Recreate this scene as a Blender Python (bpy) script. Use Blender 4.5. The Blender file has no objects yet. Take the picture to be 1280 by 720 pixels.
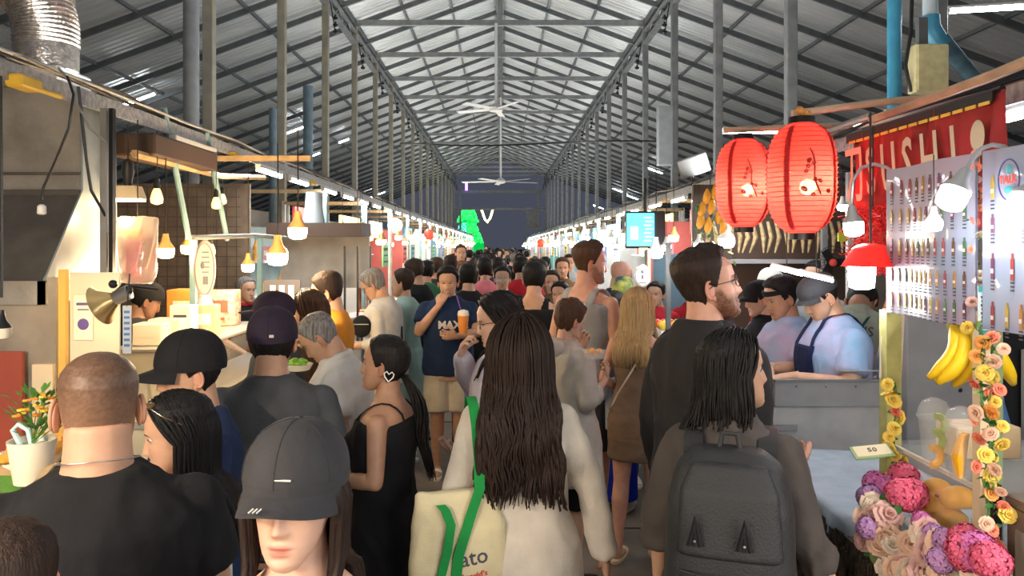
import bpy, math, random
import numpy as np
from mathutils import Vector, Matrix, Euler
from mathutils.bvhtree import BVHTree
R = math.radians
PI = math.pi
random.seed(7)
rng = np.random.default_rng(11)
scene = bpy.context.scene
col = scene.collection
F = 950.0; VX = 625.0; VY = 307.0; CAMZ = 1.88
def at(px, py, Y):
    return Vector(((px-VX)*Y/F, Y, CAMZ-(py-VY)*Y/F))

# ------------------------------------------------------------ materials
MATS = {}
def nd(nt, t, **kw):
    n = nt.nodes.new(t)
    for k, v in kw.items():
        if k in ('operation', 'blend_type', 'data_type', 'feature', 'attribute_name', 'wave_type', 'bands_direction', 'distance'):
            setattr(n, k, v)
        else:
            n.inputs[k].default_value = v
    return n
def mat(name, c=(.5, .5, .5), rough=.6, metal=0., emit=None, es=0., bump=0., bscale=60., var=0., vscale=8., alpha=1.,
        trans=0., tint=False, sss=0., stretch=None, spec=.5, sheen=0., coat=0., ior=1.45, c2=None, wave=None):
    if name in MATS: return MATS[name]
    m = bpy.data.materials.new(name); m.use_nodes = True
    nt = m.node_tree; b = nt.nodes['Principled BSDF']; L = nt.links.new
    col4 = (c[0], c[1], c[2], 1)
    b.inputs['Base Color'].default_value = col4
    b.inputs['Roughness'].default_value = rough; b.inputs['Metallic'].default_value = metal
    b.inputs['Specular IOR Level'].default_value = spec; b.inputs['IOR'].default_value = ior
    if alpha < 1: b.inputs['Alpha'].default_value = alpha
    if trans: b.inputs['Transmission Weight'].default_value = trans
    if sss:
        b.inputs['Subsurface Weight'].default_value = sss; b.inputs['Subsurface Radius'].default_value = (.02, .008, .004)
        b.inputs['Subsurface Scale'].default_value = .6
    if sheen: b.inputs['Sheen Weight'].default_value = sheen
    if coat: b.inputs['Coat Weight'].default_value = coat
    if emit is not None:
        b.inputs['Emission Color'].default_value = (emit[0], emit[1], emit[2], 1); b.inputs['Emission Strength'].default_value = es
    src = None
    if var or bump or c2:
        tc = nd(nt, 'ShaderNodeTexCoord'); mp = nd(nt, 'ShaderNodeMapping')
        if stretch: mp.inputs['Scale'].default_value = stretch
        L(tc.outputs['Object'], mp.inputs['Vector'])
    if var or c2:
        n = nd(nt, 'ShaderNodeTexNoise', Scale=vscale, Detail=4.)
        L(mp.outputs[0], n.inputs['Vector'])
        rp = nd(nt, 'ShaderNodeValToRGB')
        e = rp.color_ramp.elements
        if c2: a_, b_ = col4, (c2[0], c2[1], c2[2], 1)
        else:
            a_ = tuple(max(0, x*(1-var)) for x in c)+(1,); b_ = tuple(min(1, x*(1+var)) for x in c)+(1,)
        e[0].position = .35; e[0].color = a_; e[1].position = .65; e[1].color = b_
        L(n.outputs['Fac'], rp.inputs[0]); src = rp.outputs[0]
    if tint:
        at_ = nd(nt, 'ShaderNodeAttribute', attribute_name='tint')
        mx = nd(nt, 'ShaderNodeMix', data_type='RGBA', blend_type='MULTIPLY'); mx.inputs[0].default_value = 1.
        if src is not None: L(src, mx.inputs[6])
        else: mx.inputs[6].default_value = col4
        L(at_.outputs['Color'], mx.inputs[7]); src = mx.outputs[2]
    if src is not None: L(src, b.inputs['Base Color'])
    if bump:
        n2 = nd(nt, 'ShaderNodeTexNoise', Scale=bscale, Detail=3.)
        L(mp.outputs[0], n2.inputs['Vector'])
        bp = nd(nt, 'ShaderNodeBump', Strength=min(1, bump), Distance=.004*max(1, bump))
        L(n2.outputs['Fac'], bp.inputs['Height']); L(bp.outputs[0], b.inputs['Normal'])
    MATS[name] = m
    return m
def skin(name, c): return mat('skin_'+name, c, .5, tint=True, sss=.12, bump=.12, bscale=180., var=.07, vscale=25.)
def cloth(name, c, rough=.85, bump=.5, bs=45., var=.08): return mat('cloth_'+name, c, rough, bump=bump, bscale=bs, var=var, vscale=12., sheen=.02, spec=.15)
def hairm(name, c, c2=None): return mat('hair_'+name, c, .52, bump=.8, bscale=240., c2=c2 or tuple(x*1.45+.002 for x in c), vscale=120., stretch=(1, 1, .05), spec=.22)

# ------------------------------------------------------------ mesh builder
class MB:
    def __init__(s): s.v = []; s.f = []; s.m = []
    def add(s, v, f, mi=0):
        o = len(s.v); s.v.extend([tuple(p) for p in v]); s.f.extend([tuple(i+o for i in q) for q in f]); s.m.extend([mi]*len(f)); return s
    def box(s, c, d, rot=None, mi=0, bev=0.):
        hx, hy, hz = d[0]/2, d[1]/2, d[2]/2
        if bev <= 0:
            v = [(x, y, z) for x in (-hx, hx) for y in (-hy, hy) for z in (-hz, hz)]
            f = [(0, 1, 3, 2), (4, 6, 7, 5), (0, 4, 5, 1), (2, 3, 7, 6), (0, 2, 6, 4), (1, 5, 7, 3)]
        else:
            bv = min(bev, hx*.9, hy*.9, hz*.9); v = []; f = []
            rings = [(-hz, bv), (-hz+bv, 0), (hz-bv, 0), (hz, bv)]
            for z, i in rings:
                a, b = hx-i, hy-i; q = bv if i == 0 else bv*.5
                v += [(-a+q, -b, z), (a-q, -b, z), (a, -b+q, z), (a, b-q, z), (a-q, b, z), (-a+q, b, z), (-a, b-q, z), (-a, -b+q, z)]
            for k in range(3):
                for j in range(8): f.append((k*8+j, k*8+(j+1) % 8, k*8+8+(j+1) % 8, k*8+8+j))
            f.append(tuple(range(7, -1, -1))); f.append(tuple(range(24, 32)))
        M = rot.to_matrix() if isinstance(rot, Euler) else rot
        c = Vector(c)
        v = [(M @ Vector(p) if M is not None else Vector(p))+c for p in v]
        return s.add(v, f, mi)
    def tube(s, pts, r, n=8, mi=0, cap=True, flat=1., up=None):
        pts = [Vector(p) for p in pts]; k = len(pts)
        rs = r if hasattr(r, '__len__') else [r]*k
        v = []; f = []; prev = None
        for i, p in enumerate(pts):
            d = (pts[min(i+1, k-1)]-pts[max(i-1, 0)])
            if d.length < 1e-9: d = Vector((0, 0, 1))
            d.normalize()
            if prev is None:
                a = Vector(up) if up else (Vector((0, 0, 1)) if abs(d.z) < .9 else Vector((1, 0, 0)))
                u = d.cross(a).normalized()
            else:
                u = (prev-d*prev.dot(d))
                u = u.normalized() if u.length > 1e-6 else d.orthogonal().normalized()
            prev = u; w = d.cross(u)
            for j in range(n):
                t = 2*PI*j/n; v.append(p+u*(rs[i]*math.cos(t))+w*(rs[i]*flat*math.sin(t)))
        for i in range(k-1):
            for j in range(n): f.append((i*n+j, i*n+(j+1) % n, (i+1)*n+(j+1) % n, (i+1)*n+j))
        if cap: f.append(tuple(range(n-1, -1, -1))); f.append(tuple((k-1)*n+j for j in range(n)))
        return s.add(v, f, mi)
    def cyl(s, a, b, r, n=12, mi=0, r2=None): return s.tube([a, b], [r, r if r2 is None else r2], n, mi)
    def sphere(s, c, r, nu=16, nv=10, mi=0, M=None):
        rx, ry, rz = r if hasattr(r, '__len__') else (r, r, r)
        v = []; f = []; c = Vector(c)
        for i in range(nv+1):
            th = PI*i/nv
            for j in range(nu):
                p = Vector((rx*math.sin(th)*math.cos(2*PI*j/nu), ry*math.sin(th)*math.sin(2*PI*j/nu), -rz*math.cos(th)))
                if i in (0, nv): p = Vector((0, 0, -rz if i == 0 else rz))
                v.append((M @ p if M is not None else p)+c)
        for i in range(nv):
            for j in range(nu):
                a, b, cc, d = i*nu+j, i*nu+(j+1) % nu, (i+1)*nu+(j+1) % nu, (i+1)*nu+j
                f.append((a, cc, d) if i == 0 else ((a, b, d) if i == nv-1 else (a, b, cc, d)))
        return s.add(v, f, mi)
    def lathe(s, c, prof, n=20, mi=0, M=None, cap=True):
        v = []; f = []; c = Vector(c); k = len(prof)
        for r, z in prof:
            for j in range(n):
                p = Vector((r*math.cos(2*PI*j/n), r*math.sin(2*PI*j/n), z)); v.append((M @ p if M is not None else p)+c)
        for i in range(k-1):
            for j in range(n): f.append((i*n+j, i*n+(j+1) % n, (i+1)*n+(j+1) % n, (i+1)*n+j))
        if cap:
            f.append(tuple(range(n-1, -1, -1))); f.append(tuple((k-1)*n+j for j in range(n)))
        return s.add(v, f, mi)
    def rings(s, rs, n=20, mi=0, T=None, pw=1.):
        # rs: (cx,cy,cz,rx,ry)
        v = []; f = []; k = len(rs)
        for (cx, cy, cz, rx, ry) in rs:
            for j in range(n):
                t = 2*PI*j/n; ct, st = math.cos(t), math.sin(t)
                p = Vector((cx+rx*math.copysign(abs(ct)**pw, ct), cy+ry*math.copysign(abs(st)**pw, st), cz))
                v.append(T(p) if T else p)
        for i in range(k-1):
            for j in range(n): f.append((i*n+j, i*n+(j+1) % n, (i+1)*n+(j+1) % n, (i+1)*n+j))
        f.append(tuple(range(n-1, -1, -1))); f.append(tuple((k-1)*n+j for j in range(n)))
        return s.add(v, f, mi)
    def quad(s, a, b, c, d, mi=0): return s.add([a, b, c, d], [(0, 1, 2, 3)], mi)
    def mesh(s, name):
        me = bpy.data.meshes.new(name); me.from_pydata(s.v, [], s.f); 
        if s.m and max(s.m) > 0: me.polygons.foreach_set('material_index', s.m)
        me.update(); return me
    def build(s, name, mats, parent=None, smooth=True, loc=None, rot=None, angle=35):
        me = s.mesh(name)
        o = bpy.data.objects.new(name, me); col.objects.link(o)
        for m in (mats if isinstance(mats, (list, tuple)) else [mats]): me.materials.append(m)
        if smooth:
            me.polygons.foreach_set('use_smooth', [True]*len(me.polygons))
            if angle: 
                try: me.set_sharp_from_angle(angle=R(angle))
                except Exception: pass
        if parent is not None: o.parent = parent
        if loc is not None: o.location = loc
        if rot is not None: o.rotation_euler = rot
        return o
def tag(o, label=None, cat=None, group=None, kind=None):
    if label: o['label'] = label
    if cat: o['category'] = cat
    if group: o['group'] = group
    if kind: o['kind'] = kind
    return o
def empty(name, loc=(0, 0, 0), rz=0, **kw):
    o = bpy.data.objects.new(name, None); o.empty_display_size = .1; col.objects.link(o); o.location = loc; o.rotation_euler = (0, 0, rz)
    return tag(o, **kw)
def kids(o): return KIDS.get(o.name, [])
def copy_tree(o, parent=None, table=None):
    c = o.copy(); col.objects.link(c); c.parent = parent
    for ch in [x for x in o.children]: copy_tree(ch, c)
    return c
def dup(o, loc, rz=None, label=None, group=None, cat=None, scale=None):
    c = copy_tree(o); c.location = loc
    if rz is not None: c.rotation_euler = (0, 0, rz)
    if scale: c.scale = scale if hasattr(scale, '__len__') else (scale,)*3
    if label: c['label'] = label
    if cat: c['category'] = cat
    if group: c['group'] = group
    elif 'group' in c and group == '': del c['group']
    return c

# ------------------------------------------------------------ numpy helpers
def _hash(ix, iy, iz, seed):
    h = (ix*374761393+iy*668265263+iz*2147483647+seed*974711) & 0xffffffff
    h = ((h ^ (h >> 13))*1274126177) & 0xffffffff
    return ((h ^ (h >> 16)) & 0xffff)/65535.0
def vnoise(p, seed=0):
    i = np.floor(p).astype(np.int64); f = p-i; f = f*f*(3-2*f); r = 0
    for dx in (0, 1):
        for dy in (0, 1):
            for dz in (0, 1):
                w = (f[:, 0] if dx else 1-f[:, 0])*(f[:, 1] if dy else 1-f[:, 1])*(f[:, 2] if dz else 1-f[:, 2])
                r = r+w*_hash(i[:, 0]+dx, i[:, 1]+dy, i[:, 2]+dz, seed)
    return r
def getco(me):
    a = np.empty(len(me.vertices)*3, np.float32); me.vertices.foreach_get('co', a); return a.reshape(-1, 3).astype(np.float64)
def setco(me, a): me.vertices.foreach_set('co', a.astype(np.float32).ravel()); me.update()
def getno(me):
    a = np.empty(len(me.vertices)*3, np.float32); me.vertices.foreach_get('normal', a); return a.reshape(-1, 3).astype(np.float64)
def lap(me, it=3, lam=.5, w=None):
    e = np.empty(len(me.edges)*2, np.int32); me.edges.foreach_get('vertices', e); e = e.reshape(-1, 2); n = len(me.vertices)
    co = getco(me); cnt = np.bincount(e[:, 0], minlength=n)+np.bincount(e[:, 1], minlength=n); cnt = np.maximum(cnt, 1)
    for _ in range(it):
        s = np.stack([np.bincount(e[:, 0], co[e[:, 1], k], n)+np.bincount(e[:, 1], co[e[:, 0], k], n) for k in range(3)], 1)/cnt[:, None]
        d = (s-co)*lam
        co = co+(d if w is None else d*w[:, None])
    setco(me, co)
def remesh(mb, vox, it=3):
    me = mb.mesh('tmp'); o = bpy.data.objects.new('tmp', me); col.objects.link(o)
    md = o.modifiers.new('r', 'REMESH'); md.mode = 'VOXEL'; md.voxel_size = vox; md.adaptivity = 0
    dg = bpy.context.evaluated_depsgraph_get()
    ev = o.evaluated_get(dg); out = bpy.data.meshes.new_from_object(ev)
    bpy.data.objects.remove(o); bpy.data.meshes.remove(me)
    if it: lap(out, it)
    return out
def wrinkle(me, amp, sc=(9, 9, 9), seed=0, ridged=True, T=None):
    co = getco(me); no = getno(me); p = co*np.array(sc)
    w = np.stack([vnoise(p*.5+7, seed+1), vnoise(p*.5+3, seed+2), vnoise(p*.5+9, seed+5)], 1)*2.2
    n = vnoise(p+w+50, seed+3)
    n2 = vnoise(p*2.1+w+90, seed+4)
    d = (1-np.abs(2*n-1)*2)*.7+(1-np.abs(2*n2-1)*2)*.3 if ridged else (n*2-1)*.7+(n2*2-1)*.3
    setco(me, co+no*((d*.55+.38)*amp)[:, None])
def link(me, name, m, parent=None, smooth=True):
    me.name = name
    o = bpy.data.objects.new(name, me); col.objects.link(o)
    me.materials.clear()
    for x in (m if isinstance(m, (list, tuple)) else [m]): me.materials.append(x)
    if smooth: me.polygons.foreach_set('use_smooth', [True]*len(me.polygons))
    if parent is not None: o.parent = parent
    return o
def text_mesh(s, size=1., depth=0., bold=0.):
    cu = bpy.data.curves.new('t', 'FONT'); cu.body = s; cu.size = size; cu.extrude = depth; cu.offset = bold; cu.align_x = 'CENTER'; cu.align_y = 'CENTER'
    cu.resolution_u = 2
    o = bpy.data.objects.new('t', cu); col.objects.link(o)
    dg = bpy.context.evaluated_depsgraph_get(); me = bpy.data.meshes.new_from_object(o.evaluated_get(dg))
    bpy.data.objects.remove(o); bpy.data.curves.remove(cu)
    return me
def text_on(parent, s, size, loc, rot, m, name='lettering', depth=.0006, sx=1., bold=0., shear=0.):
    me = text_mesh(s, size, depth, bold)
    co = getco(me); co[:, 0] = co[:, 0]*sx+co[:, 1]*shear; setco(me, co)
    o = link(me, name, m, parent, smooth=False); o.location = loc; o.rotation_euler = rot
    return o
def project(me_local, M, target_me, direction, off=.0025):
    # me_local verts placed by M (person-local) then ray cast on to target mesh along direction
    bv = BVHTree.FromPolygons([v.co for v in target_me.vertices], [p.vertices for p in target_me.polygons])
    d = Vector(direction).normalized()
    for v in me_local.vertices:
        p = M @ v.co
        h = bv.ray_cast(p-d*.6, d)
        v.co = (h[0]-d*off) if h[0] is not None else p
    me_local.update()
# ------------------------------------------------------------ people
def sstep(a, b, x):
    t = np.clip((x-a)/(b-a), 0, 1); return t*t*(3-2*t)
HZ = [-.118, -.112, -.100, -.085, -.068, -.050, -.030, -.010, .010, .030, .055, .078, .096, .108, .115, .118]
HW = [.016, .028, .041, .052, .059, .064, .068, .071, .0735, .0755, .0765, .071, .058, .042, .026, .0]
HF = [.064, .074, .080, .081, .081, .081, .082, .083, .084, .088, .086, .074, .055, .036, .020, .0]
HB = [.035, .022, .006, -.012, -.034, -.056, -.074, -.085, -.092, -.096, -.098, -.092, -.077, -.058, -.036, .0]
def head_verts(nu, nv, o=None, wf=1., face=1.):
    o = o or {}
    jaw = o.get('jaw', 1.); zz = -.118+.236*(1-np.cos(np.linspace(0, PI, nv)))/2
    zz = .55*zz+.45*np.linspace(-.118, .118, nv)
    w = np.interp(zz, HZ, HW); f = np.interp(zz, HZ, HF); b = np.interp(zz, HZ, HB)
    w = w*np.where(zz < -.03, 1+(jaw-1)*np.clip((-.03-zz)/.06, 0, 1), 1)
    t = 2*PI*np.arange(nu)/nu
    Z, Tt = np.meshgrid(zz, t, indexing='ij'); W = np.interp(Z, zz, w); Ff = np.interp(Z, zz, f); Bb = np.interp(Z, zz, b)
    mid = (Ff+Bb)/2; rad = (Ff-Bb)/2
    # slide mid forward a little at the temples so the widest part lies behind the eyes
    ct, st = np.cos(Tt), np.sin(Tt)
    pw = np.where(st > 0, .88, .98)
    x = W*np.sign(ct)*np.abs(ct)**pw; y = mid+rad*np.sign(st)*np.abs(st)**np.where(st > 0, .9, 1.)
    p = np.stack([x.ravel(), y.ravel(), Z.ravel()], 1)
    X, Y, Zz = p[:, 0], p[:, 1], p[:, 2]; fr = sstep(.02, .06, Y)*face
    g = lambda a, c, s: np.exp(-((a-c)/s)**2)
    nose = np.interp(Zz, [-.056, -.047, -.040, -.02, .0, .018, .03], [0, .010, .022, .016, .009, .003, 0])*o.get('nose', 1.)
    d = nose*g(X, 0, .0085+.004*np.clip(-(Zz+.01)/.03, 0, 1))
    d += .008*(g(X, .0135, .0065)+g(X, -.0135, .0065))*g(Zz, -.041, .008)
    d -= .0105*(g(X, .031, .0165)+g(X, -.031, .0165))*g(Zz, .001, .0125)
    d += .0035*g(np.abs(X), .028, .02)*g(Zz, .021, .008)
    d += .0035*g(np.abs(X), .046, .016)*g(Zz, -.026, .018)
    d += .0055*g(X, 0, .020)*g(Zz, -.0665, .0045)+.0062*g(X, 0, .016)*g(Zz, -.0785, .0055)-.0035*g(X, 0, .024)*g(Zz, -.0725, .0022)
    d -= .003*g(X, 0, .018)*g(Zz, -.089, .005); d += .005*g(X, 0, .018)*g(Zz, -.105, .010)
    d -= .002*g(X, 0, .003)*g(Zz, -.057, .005)
    p[:, 1] += d*fr
    p[:, 0] *= wf
    faces = []
    for i in range(nv-1):
        for j in range(nu): faces.append((i*nu+j, i*nu+(j+1) % nu, (i+1)*nu+(j+1) % nu, (i+1)*nu+j))
    faces.append(tuple(range(nu-1, -1, -1))); faces.append(tuple((nv-1)*nu+j for j in range(nu)))
    return p, faces
HLA = [0, .5, .9, 1.12, 1.3, 1.5, 1.72, 1.95, 2.4, 3.2]
HLZ = [.080, .078, .060, .026, -.012, -.006, .0, -.056, -.092, -.100]
def hairness(p, lift=0., rec=0., fade=.016):
    az = np.arctan2(np.abs(p[:, 0]), p[:, 1]+.005)
    hz = np.interp(az, HLA, HLZ)+lift*(az > 1.)+rec*np.exp(-((az-.75)/.3)**2)
    return sstep(0, fade, p[:, 2]-hz), az
def shell(nu, nv, top=.018, side=.009, noise=.003, ns=70, lift=0., rec=0., wf=1., seed=0, front=0., cut=None, mass=0.):
    p, f = head_verts(nu, nv, None, wf, face=0.)
    h, az = hairness(p, lift, rec)
    n = p-np.array([0, -.01, .01]); n /= np.maximum(np.linalg.norm(n, axis=1), 1e-6)[:, None]
    th = side+(top-side)*sstep(.0, .09, p[:, 2])+front*np.exp(-(az/.8)**2)*sstep(.05, .10, p[:, 2])+mass*np.exp(-((p[:, 2]-.0)/.06)**2)*sstep(1.6, 2.6, az)
    cl = vnoise(p*np.array([ns, ns, ns*.35])+5, seed)+.5*vnoise(p*np.array([ns, ns, ns*.4])*2.3+9, seed+3)-.75
    th = th+noise*cl*2
    off = np.where(h > 0, -.006+(th+.006)*h, -.006)
    if cut is not None: off = np.where(p[:, 2] > cut, np.minimum(off, .004), off)
    return p+n*off[:, None], f
def strands(mb, N, L, Mh, A=118, r=.008, thick=.02, wave=.006, wl=.16, seed=0, part=0., endvar=.12, n=5, tuck=0., shoulder=True, be=.02, under=False, splita=95, spread=0., front_len=None, k=13, pull=None, wmax=99, back=None):
    rr = random.Random(seed)
    for i in range(N):
        a = R(A)*(2*(i+rr.random())/N-1); layer = (i % 3)/2.
        off = thick*(.35+.65*layer)*rr.uniform(.8, 1.1)
        fr = abs(a)/R(A)
        top = Vector((part+.012*math.copysign(1, a)*rr.random(), -.045+.12*fr*rr.uniform(.7, 1.05), .113+off*.5-.02*fr*fr))
        eq = Vector((math.sin(a)*(.079+off), -.012-math.cos(a)*(.088+off), -.01))
        pts = []
        for t in (0, .18, .36, .54, .72, .88, 1.):
            u = top.normalized(); v = eq.normalized(); ang = u.angle(v)
            d = (u*math.sin((1-t)*ang)+v*math.sin(t*ang))/max(1e-5, math.sin(ang))
            o2 = off if not under else off*max(0, (t-.6)/.4)-.004*(1-t)
            rad = 1/math.sqrt((d.x/(.079+o2))**2+((d.y)/(.100+o2))**2+(d.z/(.124+o2*.8))**2)
            pts.append(Vector((d.x*rad, d.y*rad, d.z*rad)))
        e = Mh @ pts[-1]; P = [Mh @ q for q in pts]
        ll = L*(1-endvar*rr.random())
        if front_len is not None: ll = ll+(front_len-ll)*max(0, (fr-.7)/.3)
        ph = rr.uniform(0, 6.28) if rr.random() < .5 else a*3; kk = k; am = wave*rr.uniform(.5, 1.3)
        dn = Vector((math.sin(a), -math.cos(a), 0))
        for j in range(1, kk+1):
            z = -ll*j/kk; t = j/kk
            q = e+Vector((0, 0, z))
            back_w = max(0., math.cos(a))
            zz = q.z
            q.x *= 1-(tuck*min(1, 2.5*t))+spread*t
            if shoulder:
                if abs(a) < R(splita):
                    lim = float(np.interp(zz, [1.20, 1.33, 1.38, 1.42, 1.46, 1.50], [-.118, -.128, -.120, -.100, -.085, -.06]))-be-.018*layer
                    if zz < 1.50: q.y = min(q.y, lim) if zz < 1.44 else min(q.y, q.y+(lim-q.y)*(1.50-zz)/.06)
                else:
                    lim = float(np.interp(zz, [1.20, 1.30, 1.38, 1.42, 1.46, 1.50], [.135, .125, .09, .06, .045, .03]))+be*.7+.015*layer
                    if zz < 1.50: q.y = max(q.y, lim) if zz < 1.44 else max(q.y, q.y+(lim-q.y)*(1.50-zz)/.06)
            if pull is not None: q = q+Vector(pull)*(t**1.3)
            w_ = am*min(1, 3*t)
            q += Vector((math.cos(a), math.sin(a), 0))*(w_*math.sin(2*PI*ll*t/wl+ph))+dn*(w_*.7*math.cos(2*PI*ll*t/wl+ph+1))
            P.append(q)
        m = len(P)
        rs = [r*(.35+.65*min(1, (ii+1)/5))*(1-.75*max(0, (ii-m*.72)/(m*.28))**1.5) for ii in range(m)]
        mb.tube(P, rs, n, flat=.55, up=(math.cos(a), math.sin(a), 0.01))
def hand(mb, w, d, nrm, s=1., curl=.6, side=1, spreadf=.03, fing=True, thumb=None, n=8):
    w = Vector(w); d = Vector(d).normalized(); nrm = Vector(nrm); nrm = (nrm-d*nrm.dot(d)).normalized(); b = d.cross(nrm)*side
    # palm
    M = Matrix((b, nrm, d)).transposed()
    pr = [(0, 0, -.035, .024, .020), (0, 0, 0, .026, .019), (.002, 0, .025, .034, .018), (.002, 0, .055, .040, .015), (0, 0, .082, .040, .012), (0, 0, .090, .030, .008)]
    mb.rings([tuple(c*s for c in q) for q in pr], 14, T=lambda p: M @ p+w, pw=.8)
    fl = [.068, .078, .073, .056]; fx = [.030, .0105, -.0095, -.029]; fb = [.080, .086, .083, .074]
    for q in range(4):
        base = w+b*(fx[q]*s)+d*(fb[q]*s-.012*s); cur = base; ang = curl*.35; pts = [base]; 
        for sg, (ln, c) in enumerate(((.46, 1.), (.30, 1.1), (.24, .8))):
            dr = d*math.cos(ang)+nrm*math.sin(ang)+b*(spreadf*(1.5-q))
            cur = cur+dr.normalized()*(fl[q]*ln*s+(.012*s if sg == 0 else 0)); pts.append(cur); ang += curl*c
        mb.tube(pts, [.0088*s, .0085*s, .0078*s, .0060*s], n)
        mb.sphere(pts[-1], .0062*s, 8, 6); 
        for pq in pts[1:3]: mb.sphere(pq, .0084*s, 8, 6)
    tb = w+b*(.026*s)+d*(.018*s); ta = thumb if thumb is not None else .75
    d1 = (b*math.sin(ta)+d*math.cos(ta)+nrm*.35).normalized(); p1 = tb+d1*(.038*s); d2 = (b*math.sin(ta*.55)+d*math.cos(ta*.55)+nrm*(.35+curl*.5)).normalized(); p2 = p1+d2*(.030*s)
    p3 = p2+(d2+nrm*curl*.5).normalized()*(.022*s)
    mb.tube([tb-d1*.01*s, p1, p2, p3], [.0135*s, .0115*s, .0100*s, .0075*s], n); mb.sphere(p3, .0078*s, 8, 6); mb.sphere(p1, .0114*s, 8, 6)
ARMS = {
 'down': ((.235, -.035, 1.13), (.255, .02, .885), (.02, .15, -1), (-1, .1, 0), .45),
 'hold': ((.225, -.02, 1.15), (.10, .24, 1.13), (-.55, .8, .15), (-.1, .1, 1), .9),
 'low': ((.235, -.04, 1.14), (.14, .20, 1.02), (-.5, .8, .1), (-.2, 0, 1), .9),
 'mouth': ((.235, .10, 1.20), (.075, .19, 1.43), (-.42, -.15, .85), (-.5, -.85, 0), .9),
 'phone': ((.215, .0, 1.14), (.06, .28, 1.22), (-.45, .6, .6), (-.5, -.6, .3), .8),
 'counter': ((.235, .06, 1.15), (.13, .31, 1.06), (-.3, .95, -.15), (-.1, 0, -1), .5),
 'serve': ((.250, .06, 1.18), (.12, .29, 1.235), (-.5, .85, -.12), (-.1, 0, -1), .6),
 'swing': ((.245, -.10, 1.14), (.27, -.17, .90), (.02, -.1, -1), (-1, 0, 0), .5),
 'fwd': ((.235, .02, 1.13), (.24, .20, .96), (0, .6, -.8), (-1, 0, 0), .5),
}
TM = [(.80, .085, .075, 0), (.84, .150, .105, -.005), (.90, .168, .118, -.012), (.96, .163, .115, -.008), (1.04, .150, .105, 0), (1.12, .148, .106, .004), (1.22, .160, .113, .004),
      (1.30, .171, .116, 0), (1.36, .170, .108, -.006), (1.405, .155, .092, -.012), (1.44, .112, .076, -.018), (1.465, .078, .066, -.02), (1.49, .061, .060, -.016)]
TF = [(.80, .085, .078, 0), (.84, .150, .112, -.008), (.90, .174, .122, -.014), (.96, .166, .115, -.008), (1.04, .136, .096, 0), (1.12, .124, .092, .004), (1.22, .138, .104, .010),
      (1.30, .146, .106, .006), (1.36, .146, .097, -.004), (1.40, .135, .084, -.012), (1.435, .098, .068, -.018), (1.46, .066, .056, -.018), (1.49, .050, .050, -.014)]
def scale_rings(t, wt, e=0., z0=None, z1=None, hang=0., zhem=None, hemf=1.):
    zs = [q[0] for q in t]; out = []
    z0 = zs[0] if z0 is None else z0; z1 = zs[-1] if z1 is None else z1
    zz = sorted(set([z0, z1]+[z for z in zs if z0 < z < z1]))
    ch = max(q[1] for q in t if q[0] > 1.2); chy = max(q[2] for q in t if q[0] > 1.2)
    for z in zz:
        rx = np.interp(z, zs, [q[1] for q in t]); ry = np.interp(z, zs, [q[2] for q in t]); yc = np.interp(z, zs, [q[3] for q in t])
        if z < zs[0]: rx, ry, yc = t[2][1], t[2][2], 0
        if z < .93: rx = max(rx, t[2][1]*.96); ry = max(ry, t[2][2]*.93)
        if z > 1.40: k = 1+(wt-1)*.4
        else: k = wt
        rx *= k; ry *= 1+(k-1)*1.5
        if hang and z < 1.24: rx = max(rx, ch*wt*hang); ry = max(ry, chy*wt*hang)
        if zhem is not None and z < 1.1: q = 1+(hemf-1)*(1.1-z)/(1.1-zhem); rx *= q; ry *= q
        ee = e*(1 if z < 1.42 else .55)
        out.append((0, yc, z, rx+ee, ry+ee))
    return out
class Human: pass
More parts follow.
